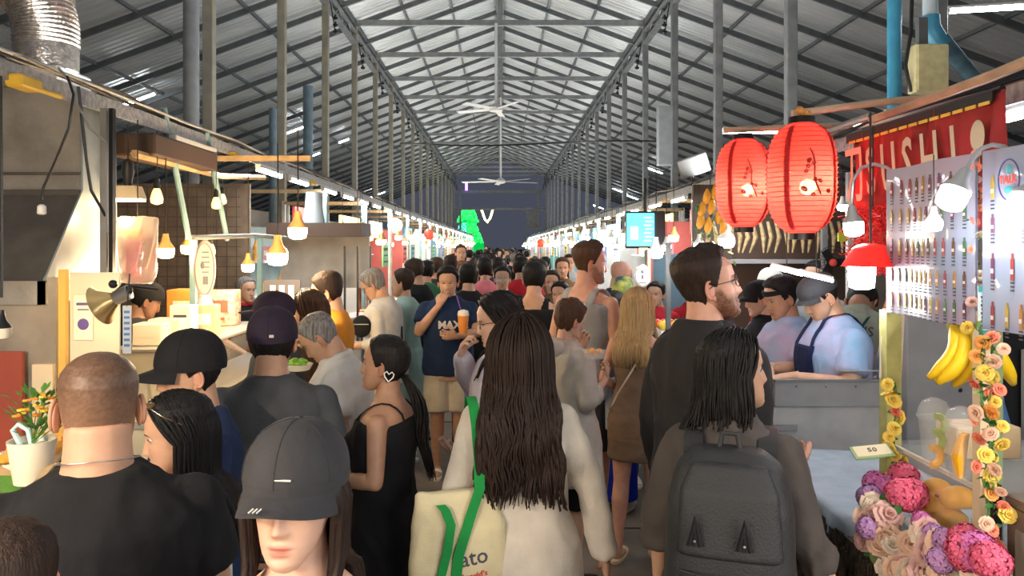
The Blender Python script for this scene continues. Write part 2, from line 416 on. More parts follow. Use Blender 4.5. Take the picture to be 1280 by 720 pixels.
def human(name, label, X, Y, top=None, H=None, yaw=0, sex='m', wt=1., vox=.010, skinc='tan', arms=('down', 'down'), hyaw=0, hpitch=0, hroll=0, lean=0, stance=.0,
          tops=None, bottom=None, shoes=None, hair=None, cap=None, group=None, beard=0., buzz=0., eyes='open', res=1, glasses=None, shw=None, neck=None, headf=1., browc=(.02, .015, .01), dz=0., lips=(.8, .45, .42), jaw=1., strap=None, cat='person', rot_up=0, legs=True, fit=1.):
    if H is None: H = top
    H = H/(.56+.44*math.cos(R(lean))) if lean > 2 else H
    s = H/1.72; h = Human(); h.s = s
    root = empty(name, (X, Y, dz), R(yaw)); tag(root, label, cat, group); h.root = root
    S = Matrix.Scale(s, 4)
    th = R(lean); tw = R(rot_up)
    piv = Vector((0, 0, .95))
    def bend(p, k=1.):
        p = Vector(p)
        M = Matrix.Rotation(-th*k, 3, 'X') @ Matrix.Rotation(tw*k, 3, 'Z')
        return M @ (p-piv)+piv
    def spT(p):
        p = Vector(p); t = min(1, max(0, (p.z-.88)/.22)); k = t*t*(3-2*t)
        return bend(p, k)*s
    def upT(p): return bend(p)*s
    T = TM if sex == 'm' else TF
    fem = sex != 'm'
    sx = (shw if shw else (.178 if not fem else .152))*(1+(wt-1)*.6)
    ak = (.82 if fem else 1.)*(1+(wt-1)*.8)
    # head frame
    Mh = Matrix.Translation((0, .014, 1.603)) @ Matrix.Translation((0, -.02, -.07)) @ Euler((R(hpitch), R(hroll), 0)).to_matrix().to_4x4() @ Matrix.Rotation(0, 4, 'Z') @ Matrix.Translation((0, .02, .07)) @ Matrix.Scale(headf, 4)
    Mz = Matrix.Translation((0, -.006, 0)) @ Matrix.Rotation(R(hyaw), 4, 'Z') @ Matrix.Translation((0, .006, 0))
    Mh = Mz @ Mh
    wf = .94 if fem else 1.
    def hT(p): return bend(Mh @ Vector(p))*s
    h.hT = hT; h.upT = upT; h.spT = spT; h.Mh = Mh
    HM = Matrix.Translation(piv) @ (Matrix.Rotation(-th, 4, 'X') @ Matrix.Rotation(tw, 4, 'Z')) @ Matrix.Translation(-piv)
    h.headM = S @ HM @ Mh
    h.upM = S @ HM
    nring = 28 if vox < .012 else 16
    mb = MB()
    mb.rings(scale_rings(T, wt), nring, T=spT, pw=.86)
    nr = (.057 if not fem else .047)*(neck or 1)*(1+(wt-1)*.4)
    hb = Mh @ Vector((0, -.022, -.03)); mb.tube([spT((0, -.02, 1.42)), spT((0, -.019, 1.47)), bend(Vector((0, -.018, 1.50)).lerp(hb, .4))*s, bend(hb)*s], [nr*1.5*s, nr*1.08*s, nr*s, nr*s], 14)
    h.arms = []
    sleeve = tops or []
    armp = []
    for side, a in ((-1, arms[0]), (1, arms[1])):
        if a is None: armp.append(None); continue
        A = ARMS[a] if isinstance(a, str) else a
        fl = (lambda v: Vector((v[0]*side, v[1], v[2])))
        Sh = Vector(((sx-.006)*side, -.012, 1.374)); E = fl(A[0]); E.x += (sx-.178)*side*.8; W = fl(A[1]); W.x += (sx-.178)*side*.6
        d = fl(A[2]).normalized(); n_ = fl(A[3]); armp.append((Sh, E, W, d, n_, A[4]))
        mid = Sh.lerp(E, .45); m2 = E.lerp(W, .3)
        mb.tube([upT(Sh+Vector((-.03*side, 0, .012))), upT(Sh.lerp(E, .10)), upT(mid), upT(E)], [.044*ak*s, .049*ak*s, .045*ak*s, .038*ak*s], 14)
        mb.sphere(upT(Sh), .050*ak*s, 14, 10); mb.sphere(upT(E), .0385*ak*s, 12, 8)
        mb.tube([upT(E), upT(m2), upT(E.lerp(W, .75)), upT(W)], [.038*ak*s, .041*ak*s, .030*ak*s, .025*(.9 if fem else 1)*s], 14, flat=.95)
        h.arms.append((upT(Sh), upT(E), upT(W)))
    lg = []
    if legs:
        for side in (-1, 1):
            st = stance*side
            hip = Vector((.085*side, -.005, .90)); kn = Vector((.092*side, .015+st*.55, .49)); an = Vector((.095*side, -.025+st, .085))
            lk = 1+(wt-1)*.8
            mb.tube([hip*s, hip.lerp(kn, .45)*s, kn*s], [.088*lk*s, .076*lk*s, .052*lk*s], 14)
            mb.sphere(kn*s, .052*lk*s, 12, 8)
            mb.tube([kn*s, (kn.lerp(an, .3)+Vector((0, -.012, 0)))*s, kn.lerp(an, .75)*s, an*s], [.052*lk*s, .054*lk*s, .036*lk*s, .034*s], 14)
            mb.tube([(an+Vector((0, -.035, -.045)))*s, (an+Vector((.0, .03, -.035)))*s, (an+Vector((.008*side, .12, -.055)))*s, (an+Vector((.01*side, .17, -.062)))*s], [.034*s, .042*s, .042*s, .024*s], 12, flat=.62)
            mb.sphere((an+Vector((0, -.02, -.03)))*s, (.032*s, .04*s, .045*s), 10, 8)
            lg.append((hip, kn, an))
    h.legp = lg; h.armp = armp; h.sx = sx
    if fem:
        for side in (-1, 1): mb.sphere(spT((.062*side*wt, .085*wt, 1.265)), (.056*s*wt, .046*s*wt, .056*s*wt), 12, 8)
    me = remesh(mb, vox, 4 if vox < .012 else 2)
    co = getco(me); nf = len(me.polygons); lp = np.empty(len(me.loops), np.int32); me.loops.foreach_get('vertex_index', lp)
    st_ = np.empty(nf, np.int32); tt = np.empty(nf, np.int32); me.polygons.foreach_get('loop_start', st_); me.polygons.foreach_get('loop_total', tt)
    faces = [tuple(lp[a:a+b]) for a, b in zip(st_.tolist(), tt.tolist())]
    verts = [co]; tints = [np.ones((len(co), 3))]; off = len(co)
    bpy.data.meshes.remove(me); co_body = co; faces_body = list(faces)
    # head
    nu, nv = {2: (96, 84), 1: (56, 48), 0: (24, 20)}[res]
    p, f = head_verts(nu, nv, {'jaw': jaw}, wf)
    t_ = np.ones((len(p), 3)); zf = p[:, 1] > .05
    lm = zf*np.exp(-(p[:, 0]/.019)**4)*np.exp(-((p[:, 2]+.0725)/.0095)**4); t_ = t_*(1-lm[:, None])+np.array(lips)*lm[:, None]
    ml = zf*np.exp(-(p[:, 0]/.022)**4)*np.exp(-((p[:, 2]+.0725)/.0016)**2)*.6; t_ *= (1-ml[:, None])
    if beard:
        az = np.arctan2(np.abs(p[:, 0]), p[:, 1]); bm = sstep(-.028, -.058, p[:, 2]+.02*np.clip(az-1., -1, .8)*0-.03*sstep(.9, 1.3, az))*sstep(1.75, 1.45, az)
        bm = bm*(1-lm)*(1-.85*np.exp(-(p[:, 0]/.012)**2)*np.exp(-((p[:, 2]+.052)/.004)**2)); bm = np.maximum(bm, .0)
        bn = .75+.5*vnoise(p*260, 4); t_ *= 1-(beard*bm*bn)[:, None]*np.array([.75, .8, .85])
    if buzz:
        hh, _ = hairness(p, .0, .0, .035); bn = .85+.3*vnoise(p*300, 4); t_ *= 1-np.clip(buzz*hh*bn, 0, .95)[:, None]*np.array([.86, .87, .88])*(.72+.28*sstep(-.05, .07, p[:, 2]))[:, None]
    hm = np.array([list(r) for r in h.headM]); pw_ = p @ hm[:3, :3].T+hm[:3, 3]
    verts.append(pw_); faces += [tuple(i+off for i in q) for q in f]; tints.append(t_); off += len(p)
    # ears
    eb = MB()
    for side in (-1, 1):
        Me = Matrix.Rotation(R(22*side), 3, 'Z') @ Matrix.Rotation(R(-8), 3, 'X')
        eb.sphere((.0765*side*wf, -.012, -.012), (.0055, .017, .031), 14, 10, M=Me)
        arc = []
        for q in range(13):
            a = R(-120+q*21); arc.append(Vector((.078*side*wf, -.012, -.010))+Me @ Vector((.004*side, -.0155*math.cos(a)*1.0, .029*math.sin(a)+.002)))
        if res > 0:
            eb.tube(arc, [.0035+.0012*math.sin(PI*q/12) for q in range(13)], 6); eb.sphere((.0775*side*wf, -.004, -.037), (.0045, .007, .009), 8, 6)
    ep = np.array(eb.v) @ hm[:3, :3].T+hm[:3, 3]
    verts.append(ep); faces += [tuple(i+off for i in q) for q in eb.f]; tints.append(np.ones((len(ep), 3))*np.array([.98, .86, .84])); off += len(ep)
    # hands
    hb_ = MB()
    for k_, ap in enumerate(armp):
        if ap is None: continue
        Sh, E, W, d, n_, cu = ap; M3 = h.upM.to_3x3()
        hand(hb_, upT(W), M3 @ d, M3 @ n_, s*(.92 if fem else 1.), cu, side=(1 if k_ == 1 else -1), n=8 if res else 5)
    if hb_.v:
        hp = np.array(hb_.v); verts.append(hp); faces += [tuple(i+off for i in q) for q in hb_.f]; tints.append(np.ones((len(hp), 3))); off += len(hp)
    me = bpy.data.meshes.new('body'); V = np.concatenate(verts); me.from_pydata(V.tolist(), [], faces); me.update()
    ca = me.color_attributes.new('tint', 'FLOAT_COLOR', 'POINT'); tn = np.concatenate(tints); ca.data.foreach_set('color', np.concatenate([tn, np.ones((len(tn), 1))], 1).astype(np.float32).ravel())
    bd = link(me, 'body', SK[skinc], root); h.body = bd
    HMx = h.headM
    def hobj(nm, b, m, smooth=True):
        for i, v in enumerate(b.v): b.v[i] = tuple(HMx @ Vector(v))
        return b.build(nm, m, root, smooth, angle=50)
    h.hobj = hobj
    # eyes, brows
    if res > 0 and eyes:
        for side in (-1, 1):
            ex = .031*side*wf
            if eyes == 'open':
                b = MB().sphere((ex, .0648, .0002), .0115, 14, 10); e = hobj('eye', b, M_eye)
                b = MB().sphere((ex+.0005, .0709, .0002), .0060, 10, 8); e2 = hobj('iris', b, M_iris); e2.parent = e
            lid = [Vector((ex+side*q*.0035, .0785-.00055*q*q-.0008*abs(q), (.0048 if eyes == 'open' else -.003)-.00042*q*q)) for q in range(-4, 5)]
            b = MB().tube(lid, [.0008, .0012, .0014, .0014, .0014, .0014, .0014, .0012, .0008], 5); hobj('eyelashes', b, M_lash)
            br = [Vector((ex+side*q*.0042, .0845-.0006*q*q-(.001*q if q > 0 else 0), .0205-.00030*(q-1)**2)) for q in range(-4, 5)]
            b = MB().tube(br, [.001, .0018, .0024, .0026, .0026, .0024, .002, .0015, .0006], 6, flat=.6); hobj('eyebrow', b, mat('brow_%g' % browc[0], browc, .7))
    if glasses:
        b = MB(); gm = glasses if not isinstance(glasses, bool) else M_black
        for side in (-1, 1):
            ring = [Vector((.033*side*wf+.025*math.copysign(abs(math.cos(t))**.7, math.cos(t)), .0885-.002*abs(math.cos(t)), .0+.019*math.copysign(abs(math.sin(t))**.7, math.sin(t)))) for t in [2*PI*q/20 for q in range(21)]]
            b.tube(ring, .0014, 6); b.tube([(.058*side*wf, .087, .006), (.078*side*wf, .07, .007), (.083*side*wf, .0, .004), (.081*side*wf, -.02, -.008)], .0014, 6)
        b.tube([(-.009, .091, .004), (0, .093, .007), (.009, .091, .004)], .0014, 6); g = hobj('glasses', b, gm)
        b = MB()
        for side in (-1, 1): b.sphere((.033*side*wf, .0885, 0), (.0235, .0006, .0175), 14, 6)
        e = hobj('lens', b, M_lens); e.parent = g
    # hair
    snu, snv = {2: (120, 90), 1: (72, 52), 0: (28, 22)}[res]
    if hair:
        m = hair['m']; kd = hair.get('k', 'short'); b = MB()
        sp, sf = shell(snu, snv, top=hair.get('top', .018), side=hair.get('side', .008), noise=hair.get('noise', .0028), ns=hair.get('ns', 70), lift=hair.get('lift', 0), rec=hair.get('rec', 0), wf=wf, seed=hair.get('seed', 1), front=hair.get('front', 0.), cut=hair.get('cut'), mass=hair.get('mass', 0.))
        b.add([tuple(HM @ (Mh @ Vector(q)))for q in sp], sf)
        if kd == 'long':
            b2 = MB(); strands(b2, hair.get('n', 160), hair.get('L', .45), Mh, **hair.get('kw', {})); b.add([tuple(HM @ Vector(v)) for v in b2.v], b2.f)
        if kd in ('pony', 'bun'):
            q0 = Mh @ Vector(hair.get('tie', (0, -.11, -.01))); b2 = MB(); rr = random.Random(3)
            if kd == 'pony':
                Lp = hair.get('L', .35); dr = Vector(hair.get('dir', (0, -.15, -1)))
                for i in range(hair.get('n', 60)):
                    a = rr.uniform(0, 6.28); rad = .03*math.sqrt(rr.random()); ph = rr.uniform(0, 6.28); ll = Lp*rr.uniform(.8, 1); pts = []
                    for j in range(12):
                        t = j/11; fl_ = min(1, .35+2.2*t)*(1-.35*t)
                        pts.append(q0+Vector((math.cos(a)*rad*fl_, math.sin(a)*rad*fl_, 0))+Vector((0, -.03*math.sin(PI*min(1, t*1.6)), 0))+dr*ll*t+Vector((.008*math.sin(9*t+ph), .006*math.cos(8*t+ph), 0)))
                    b2.tube(pts, [.0075*(1-.75*(j/11)**2) for j in range(12)], 5, flat=.6)
            else:
                b2.sphere(q0, (.032, .026, .032), 16, 12)
            b.add([tuple(HM @ Vector(v)) for v in b2.v], b2.f)
        for i, v in enumerate(b.v): b.v[i] = tuple(Vector(v)*s)
        h.hair = b.build('hair', m, root, True, angle=None)
    if cap:
        m = cap['m']; cz = cap.get('z', .035); n1, n2 = (40, 16) if res else (20, 8); tl = R(cap.get('tilt', 8)); rotc = R(cap.get('rot', 0))
        MC = Matrix.Translation((0, -.008, cz)) @ Matrix.Rotation(rotc, 4, 'Z') @ Matrix.Rotation(tl, 4, 'X')
        g = cap.get('g', 1.); rx, ry, rz = .088*g*(wf+.02), .108*g, cap.get('h', .098)*g
        b = MB(); v = []; f = []
        for i in range(n2+1):
            ph_ = PI/2*i/n2
            for j in range(n1):
                a = 2*PI*j/n1; seam = 1-.006*max(0, 1-abs(((j/n1*6) % 1)-.0)*10)
                rr_ = math.cos(ph_)**.82
                v.append(MC @ Vector((rx*rr_*math.cos(a), ry*rr_*math.sin(a), rz*math.sin(ph_)**.95)))
        for i in range(n2):
            for j in range(n1): f.append((i*n1+j, i*n1+(j+1) % n1, (i+1)*n1+(j+1) % n1, (i+1)*n1+j))
        f.append(tuple(range(n1-1, -1, -1))); b.add(v, f)
        b.rings([(0, 0, -.016, rx*.985, ry*.985), (0, 0, .004, rx*1.004, ry*1.004)], n1, T=lambda p: MC @ p)
        ht = hobj(cap.get('name', 'cap'), b, m); h.cap = ht; h.MC = MC
        if cap.get('brim', True):
            b = MB(); v = []; f = []; N1 = 20; bl = cap.get('bl', .075); cv = cap.get('curve', .016)
            for lay in (0, -.0035):
                for k2 in range(2 if False else 6):
                    u = k2/5
                    for j in range(N1+1):
                        a = R(25+130*j/N1); cx = math.cos(a)/math.cos(R(25))
                        prof = (1-abs(cx)**2.6)
                        bw_ = .079*cap.get('bw', 1.); y0 = ry*.99*math.sqrt(max(0, 1-(cx*bw_/rx)**2)) if abs(cx*bw_/rx) < 1 else 0
                        v.append(MC @ Vector((cx*.079*cap.get('bw', 1.), y0-.006+u*bl*max(.02, prof)**.6, -.010+lay-cv*(cx**2)*(.15+1.1*u)-.02*u*bl/.075 )))
            w_ = N1+1
            for k2 in range(5):
                for j in range(N1):
                    a = k2*w_+j; f.append((a, a+1, a+w_+1, a+w_)); a2 = a+6*w_; f.append((a2, a2+w_, a2+w_+1, a2+1))
            for j in range(N1): a = 5*w_+j; f.append((a, a+1, a+6*w_+1, a+6*w_)); a = j; f.append((a, a+6*w_, a+6*w_+1, a+1))
            for k2 in range(5):
                a = k2*w_; f.append((a, a+w_, a+w_+6*w_, a+6*w_)); a = k2*w_+N1; f.append((a, a+6*w_, a+7*w_, a+w_))
            b.add(v, f); o = hobj('brim', b, cap.get('bm', m)); o.parent = ht
            if res:
                b = MB().sphere(MC @ Vector((0, 0, rz)), (.007, .007, .004), 10, 6); o = hobj('button', b, m); o.parent = ht
                b = MB()
                for q in range(6):
                    a = PI/6+q*PI/3
                    b.tube([MC @ Vector((rx*1.004*math.cos(t)**.82*math.cos(a), ry*1.004*math.cos(t)**.82*math.sin(a), rz*1.003*math.sin(t)**.95)) for t in [PI/2*w2/12*.98 for w2 in range(13)]], .0011, 4)
                o = hobj('seam', b, m); o.parent = ht
    if fit:
        hc = Matrix.Rotation(R(yaw), 3, 'Z') @ hT((0, 0, .02)); root.location.x = X-hc.x*fit; root.location.y = Y-hc.y*fit
    # clothing
    cv_ = max(vox*1.1, .006)
    h.tops = []
    for gi, g in enumerate(tops or []):
        b = MB(); e = g.get('e', .020); kd = g['k']; hem = g.get('hem', .845); z1 = g.get('neck', 1.482)
        rg = scale_rings(T, wt, e, hem, z1, g.get('hang', .94 if kd != 'dress' else 0.), hem, g.get('flare', 1.))
        if hem < .80:   # coats and dresses below the crotch
            rg = [r for r in rg if r[2] > .84]; base = rg[0]
            zz = hem; nn = 6
            for q in range(nn, -1, -1):
                pass
            low = []
            for q in range(7):
                z = hem+(base[2]-hem)*q/7; k2 = 1+(g.get('flare', 1.)-1)*(base[2]-z)/(base[2]-hem+1e-6); low.append((0, base[1], z, base[3]*k2*g.get('nar', 1.), base[4]*k2))
            rg = low+rg
        if kd == 'tank':
            rg = [r for r in rg if r[2] < 1.365]; zc = 1.37; l = rg[-1]
            rg.append((0, l[1], 1.372, l[3]*.80, l[4]*.94))
        b.rings(rg, nring, T=spT, pw=.86)
        if fem and hem < 1.2:
            for side in (-1, 1): b.sphere(spT((.060*side*wt, .088*wt, 1.265)), (.060*s*wt, .052*s*wt, .060*s*wt), 12, 8)
        if kd == 'tank':
            strapq = (g.get('strapw', .02), g.get('sx', .085)*wt)
        if kd in ('tee', 'long'):
            sl = g.get('sl', .62 if kd == 'tee' else 2.); sr = g.get('sr', .060 if kd == 'tee' else .055)*ak**.6
            for side, ap in zip((-1, 1), armp):
                if ap is None: continue
                Sh, E, W, d, n_, cu = ap
                pts = [Sh+Vector((-.05*side, 0, .008)), Sh+Vector((0, 0, .0))]; rs = [(sr-.008)*s, (sr-.004)*s]
                if sl <= 1: pts += [Sh.lerp(E, sl*.5), Sh.lerp(E, sl)]; rs += [sr*s, sr*1.04*s]
                else:
                    q = sl-1; pts += [Sh.lerp(E, .5), E]; rs += [sr*.96*s, sr*.86*s]; pts += [E.lerp(W, q*.5), E.lerp(W, q)]; rs += [sr*.80*s, g.get('cuff', .036)*s]
                b.tube([upT(q) for q in pts], rs, 16)
                b.sphere(upT(Sh), (sr-.003)*s, 14, 10)
                if sl > 1: b.sphere(upT(E), sr*.87*s, 12, 8)
        cm = remesh(b, cv_, 5 if res else 2)
        if res: wrinkle(cm, g.get('wr', .0075)*2.2*s, g.get('ws', (10, 10, 6)), seed=gi*7+int(abs(X)*90)+int(Y*31), ridged=True)
        o = link(cm, g.get('name', {'tee': 't_shirt', 'long': 'shirt', 'tank': 'tank_top', 'dress': 'dress'}[kd]), g['m'], root)
        if g.get('label'): o['label'] = g['label']
        h.tops.append(o)
        if kd == 'tank':
            bv = BVHTree.FromPolygons([tuple(v) for v in co_body], faces_body)
            for side in (-1, 1):
                b = MB(); pts = []; x = strapq[1]*side
                for q in range(15):
                    a = R(-25+230*q/14); c0 = spT((x, -.01, 1.33)); dd = (spT((x, -.01+math.cos(a), 1.33+math.sin(a)))-c0).normalized()
                    hit = bv.ray_cast(c0+dd*.5, -dd)[0]
                    if hit is not None: pts.append(hit+dd*.004)
                if len(pts) > 3: b.tube(pts, strapq[0]*s, 8, flat=.22, up=(0, 0, 1) if False else None); b2 = b
                if len(pts) > 3:
                    # flat ribbon lying on the skin
                    b = MB(); wv = Vector((strapq[0]*s, 0, 0)); V = []; Fc = []
                    for k3, p3 in enumerate(pts):
                        nn_ = (p3-spT((x, -.01, 1.33))).normalized()*.004
                        V += [p3-wv, p3+wv, p3+wv+nn_, p3-wv+nn_]
                    for k3 in range(len(pts)-1):
                        for q in range(4): Fc.append((k3*4+q, k3*4+(q+1) % 4, k3*4+4+(q+1) % 4, k3*4+4+q))
                    b.add(V, Fc); so = b.build('shoulder_strap', g['m'], root, angle=None); so.parent = o
        if g.get('collar'):
            b = MB(); cr = nr*1.0+.016; cz = g.get('cz', 1.475)
            b.tube([spT((cr*1.08*math.cos(t), -.014+cr*1.02*math.sin(t)-.0, cz+(.012 if math.sin(t) < 0 else -.012*math.sin(t)))) for t in [2*PI*q/24 for q in range(25)]], g.get('cr', .012)*s, 8, flat=1.6)
            c_ = b.build('collar', g.get('cm', g['m']), root, angle=None); c_.parent = o
        if g.get('hood'):
            b = MB(); b.sphere(spT((0, -.105, 1.43)), (.095*s, .05*s, .075*s), 20, 14); hm_ = remesh(b, cv_, 3); wrinkle(hm_, .006, (14, 14, 14), 5)
            c_ = link(hm_, 'hood', g['m'], root); c_.parent = o
    if bottom and legs:
        b = MB(); kd = bottom['k']; e = bottom.get('e', .012); wz = bottom.get('waist', 1.0)
        if kd == 'skirt':
            hem = bottom.get('hem', .5); rg = scale_rings(T, wt, e, .88, wz); base = rg[0]
            low = [(0, base[1], hem+(base[2]-hem)*q/7, base[3]*(1+(bottom.get('flare', 1.2)-1)*(1-q/7)), base[4]*(1+(bottom.get('flare', 1.2)-1)*(1-q/7))) for q in range(7)]
            b.rings(low+rg, nring, T=spT)
        else:
            b.rings([r for r in scale_rings(T, wt, e*.95, .83, wz)], nring, T=spT, pw=.88); b.sphere((0, 0, .84*s), (.10*s, .10*s, .06*s), 12, 8)
            for (hip, kn, an) in lg:
                lr = bottom.get('r', 1.); lk = (1+(wt-1)*.8)
                if kd == 'shorts':
                    q = kn.lerp(hip, bottom.get('up', .12)); b.tube([(hip)*s, hip.lerp(q, .5)*s, q*s], [.098*lk*s, .094*lr*lk*s, .090*lr*lk*s], 16)
                else:
                    b.tube([hip*s, hip.lerp(kn, .45)*s, kn*s, kn.lerp(an, .4)*s, (an+Vector((0, 0, -.01)))*s], [.097*lk*s, .088*lr*lk*s, .070*lr*lk*s, .066*lr*s, .056*lr*s], 16)
        cm = remesh(b, cv_*1.1, 4 if res else 2)
        if res: wrinkle(cm, .005*s, (10, 10, 5), seed=9)
        h.bottom = link(cm, {'pants': 'trousers', 'shorts': 'shorts', 'skirt': 'skirt'}[kd], bottom['m'], root)
    if shoes and legs:
        for (hip, kn, an), side in zip(lg, (-1, 1)):
            b = MB(); hi = shoes.get('k', 'shoe')
            a0 = an*s
            if hi == 'shoe':
                b.tube([a0+Vector((0, -.045, -.045))*s, a0+Vector((0, .02, -.038))*s, a0+Vector((.006*side, .11, -.050))*s, a0+Vector((.008*side, .18, -.058))*s], [.043*s, .05*s, .048*s, .03*s], 14, flat=.72)
                b.tube([a0+Vector((0, -.02, -.03))*s, a0+Vector((0, -.012, .015))*s], [.045*s, .043*s], 14)
            else:
                b.tube([a0+Vector((.004*side, .06, -.045))*s, a0+Vector((.006*side, .10, -.048))*s], [.047*s, .047*s], 14, flat=.62)
            c9 = a0+Vector((.004*side, .055, -.072))*s; b.rings([(c9.x, c9.y, c9.z-.012*s, .043*s, .132*s), (c9.x, c9.y, c9.z+.010*s, .046*s, .136*s), (c9.x, c9.y, c9.z+.014*s, .042*s, .130*s)], 20, pw=.85)
            b.build('shoe' if hi == 'shoe' else 'sandal', shoes['m'], root)
    return h
def recolour(root, part, m):
    for ch in root.children:
        if ch.name.split('.')[0] == part:
            for sl in ch.material_slots: sl.link = 'OBJECT'; sl.material = m

M_eye = mat('eye_white', (.42, .38, .35), .3); M_iris = mat('iris', (.02, .01, .006), .12); M_lash = mat('lash', (.012, .01, .01), .8)
M_black = mat('black_plastic', (.012, .012, .013), .35); M_lens = mat('lens', (.9, .92, .95), .03, alpha=.18, spec=.8)
SK = {'fair': skin('fair', (.62, .38, .28)), 'tan': skin('tan', (.50, .29, .19)), 'mid': skin('mid', (.42, .23, .145)), 'dark': skin('dark', (.27, .14, .085)), 'rosy': skin('rosy', (.58, .31, .22))}
H_black = hairm('black', (.008, .007, .007)); H_dbrown = hairm('dark_brown', (.022, .013, .010)); H_brown = hairm('brown', (.055, .028, .016)); H_grey = hairm('greying', (.10, .09, .085), (.26, .25, .24)); H_blonde = hairm('blonde', (.34, .22, .10), (.50, .36, .19))
UPE = 80.; DNE = 70.
HW_ = 3.5; RZ = 8.55; SL = .37; Y0 = -6.; Y1 = 60.
steel = mat('galvanised_steel', (.30, .31, .31), .45, .55, bump=.2, bscale=30, var=.15, vscale=6)
steel_d = mat('dark_steel', (.15, .16, .165), .5, .4, var=.12, vscale=5)
steel_y = mat('weathered_post', (.27, .255, .21), .55, .35, var=.2, vscale=5, c2=(.36, .33, .25))
sheet = mat('roof_sheet', (.60, .61, .60), .42, .35, var=.12, vscale=1.2, stretch=(.3, 1, 1))
conc = mat('floor_asphalt', (.150, .128, .105), .42, bump=.6, bscale=35, var=.35, vscale=2.2)
b = MB(); b.box((0, 27, -.05), (30, 66, .1)); tag(b.build('floor', conc), kind='structure')
# expansion joints and puddle-dark slabs
b = MB()
for k in range(12): b.box((0, 2+k*3.05, .001), (8, .02, .006))
tag(b.build('trim_1', mat('joint', (.03, .03, .03), .9)), kind='structure')
prof = [(0, 0), (.11, 0), (.13, .028), (.17, .028), (.19, 0)]
nrib = int((Y1-Y0)/.19)
for side in (-1, 1):
    v = []; f = []; 
    for k in range(nrib):
        for (dy, dz) in prof[:4]:
            y = Y0+k*.19+dy
            v.append((0, y, RZ+.06+dz)); v.append((13*side, y, RZ-SL*13+.06+dz))
    for k in range(len(v)//2-1): f.append((2*k, 2*k+1, 2*k+3, 2*k+2))
    tag(MB().add(v, f).build('ceiling', sheet, smooth=False), kind='structure')
ang = math.atan(SL)
def sbeam(b, x0, x1, y, w, h, dz=0):
    z0, z1 = RZ-SL*abs(x0)+dz, RZ-SL*abs(x1)+dz; L_ = math.hypot(x1-x0, z1-z0)
    b.box(((x0+x1)/2, y, (z0+z1)/2), (L_, w, h), rot=Euler((0, math.atan2(z0-z1, x1-x0), 0)))
for xs in (1.25, 2.36, 3.5, 5.08, 6.56, 8.1, 9.7, 11.3, 12.8):
    for side in (-1, 1):
        b = MB(); b.box((xs*side, (Y0+Y1)/2, RZ-SL*xs-.02), (.05 if xs != 3.5 else .09, Y1-Y0, .07 if xs != 3.5 else .12))
        tag(b.build('purlin', steel_d, smooth=False), kind='structure')
b = MB(); b.box((0, (Y0+Y1)/2, RZ-.1), (.22, Y1-Y0, .12)); b.box((0, (Y0+Y1)/2, RZ-.3), (.10, Y1-Y0, .08)); tag(b.build('ridge_beam', steel, smooth=False), kind='structure')
for side in (-1, 1):
    b = MB(); b.box((3.5*side, (Y0+Y1)/2, 7.02), (.10, Y1-Y0, .07)); b.box((3.5*side, (Y0+Y1)/2, 6.74), (.12, Y1-Y0, .07))
    k = Y0
    while k < Y1: b.cyl((3.5*side, k, 6.75), (3.5*side, k+.5, 7.02), .02, 5); b.cyl((3.5*side, k+.5, 7.02), (3.5*side, k+1., 6.75), .02, 5); k += 1.
    tag(b.build('lattice_girder', steel, smooth=False), kind='structure')
TY = [6.1+3.05*k for k in range(-4, 18)]
def truss(y, full=True):
    r = empty('roof_truss', (0, y, 0), kind='structure')
    for side in (-1, 1):
        b = MB(); sbeam(b, 0, 13*side, 0, .06, .115, -.08); b.build('rafter', steel_d, r, smooth=False)
        if full:
            b = MB(); w = .125
            b.box((3.5*side, 0, 3.6), (w, w, 7.2), bev=.008); b.box((3.5*side, 0, .02), (.3, .3, .04)); b.build('column', steel_y if side < 0 else steel, r, smooth=False)
            b = MB()
            for q in range(3): b.lathe((3.28*side, -.1, 6.15+q*.14), [(.012, -.05), (.05, -.03), (.055, .0), (.02, .02), (.02, .05)], 8)
            b.cyl((3.28*side, -.1, 6.1), (3.4*side, 0, 6.75), .012, 5); b.build('insulator', M_black, r)
            b = MB(); b.cyl((12.5*side, 0, 0), (12.5*side, 0, 3.9), .06, 8); b.build('column', steel, r)
    if full:
        b = MB(); b.box((0, 0, 7.24), (7.0, .09, .13)); b.build('tie_beam', steel, r, smooth=False)
        b = MB(); b.box((0, 0, 7.85), (.12, .08, 1.15)); b.build('king_post', steel, r, smooth=False)
    return r
tr0 = truss(TY[0]); tr1 = truss(TY[0]+1.525, False)
for y in TY[1:]:
    c = copy_tree(tr0); c.location = (0, y, 0)
for y in TY[1:-1]:
    c = copy_tree(tr1); c.location = (0, y+1.525, 0)
# far gable end
b = MB()
b.box((0, 59.5, 6.1), (7.2, .15, .2)); b.box((0, 59.5, 4.75), (7.2, .12, .16)); b.box((3.0, 59.4, 3.6), (.15, .15, 7.2)); b.box((-3.1, 59.4, 3.6), (.15, .15, 7.2)); b.box((2.6, 59.6, 3.9), (1.0, .1, 1.4))
tag(b.build('trim_2', steel, smooth=False), kind='structure')
dark_wall = mat('night_building', (.045, .05, .065), .9)
b = MB(); b.box((2, 74, .75), (40, 1, 1.5))
tag(b.build('wall_far', dark_wall, smooth=False), kind='structure')
# back walls of the stall rows
backm = mat('stall_back_panel', (.33, .30, .27), .7, var=.25, vscale=.8)
for side in (-1, 1):
    b = MB(); k = 5.; i = 0
    while k < 58:
        b.box((4.3*side, k+.75, 1.25), (.05, 1.48, 2.5)); b.box((4.27*side, k, 1.25), (.06, .06, 2.5)); k += 1.52
    tag(b.build('wall_left' if side < 0 else 'wall_right', backm, smooth=False), kind='structure')
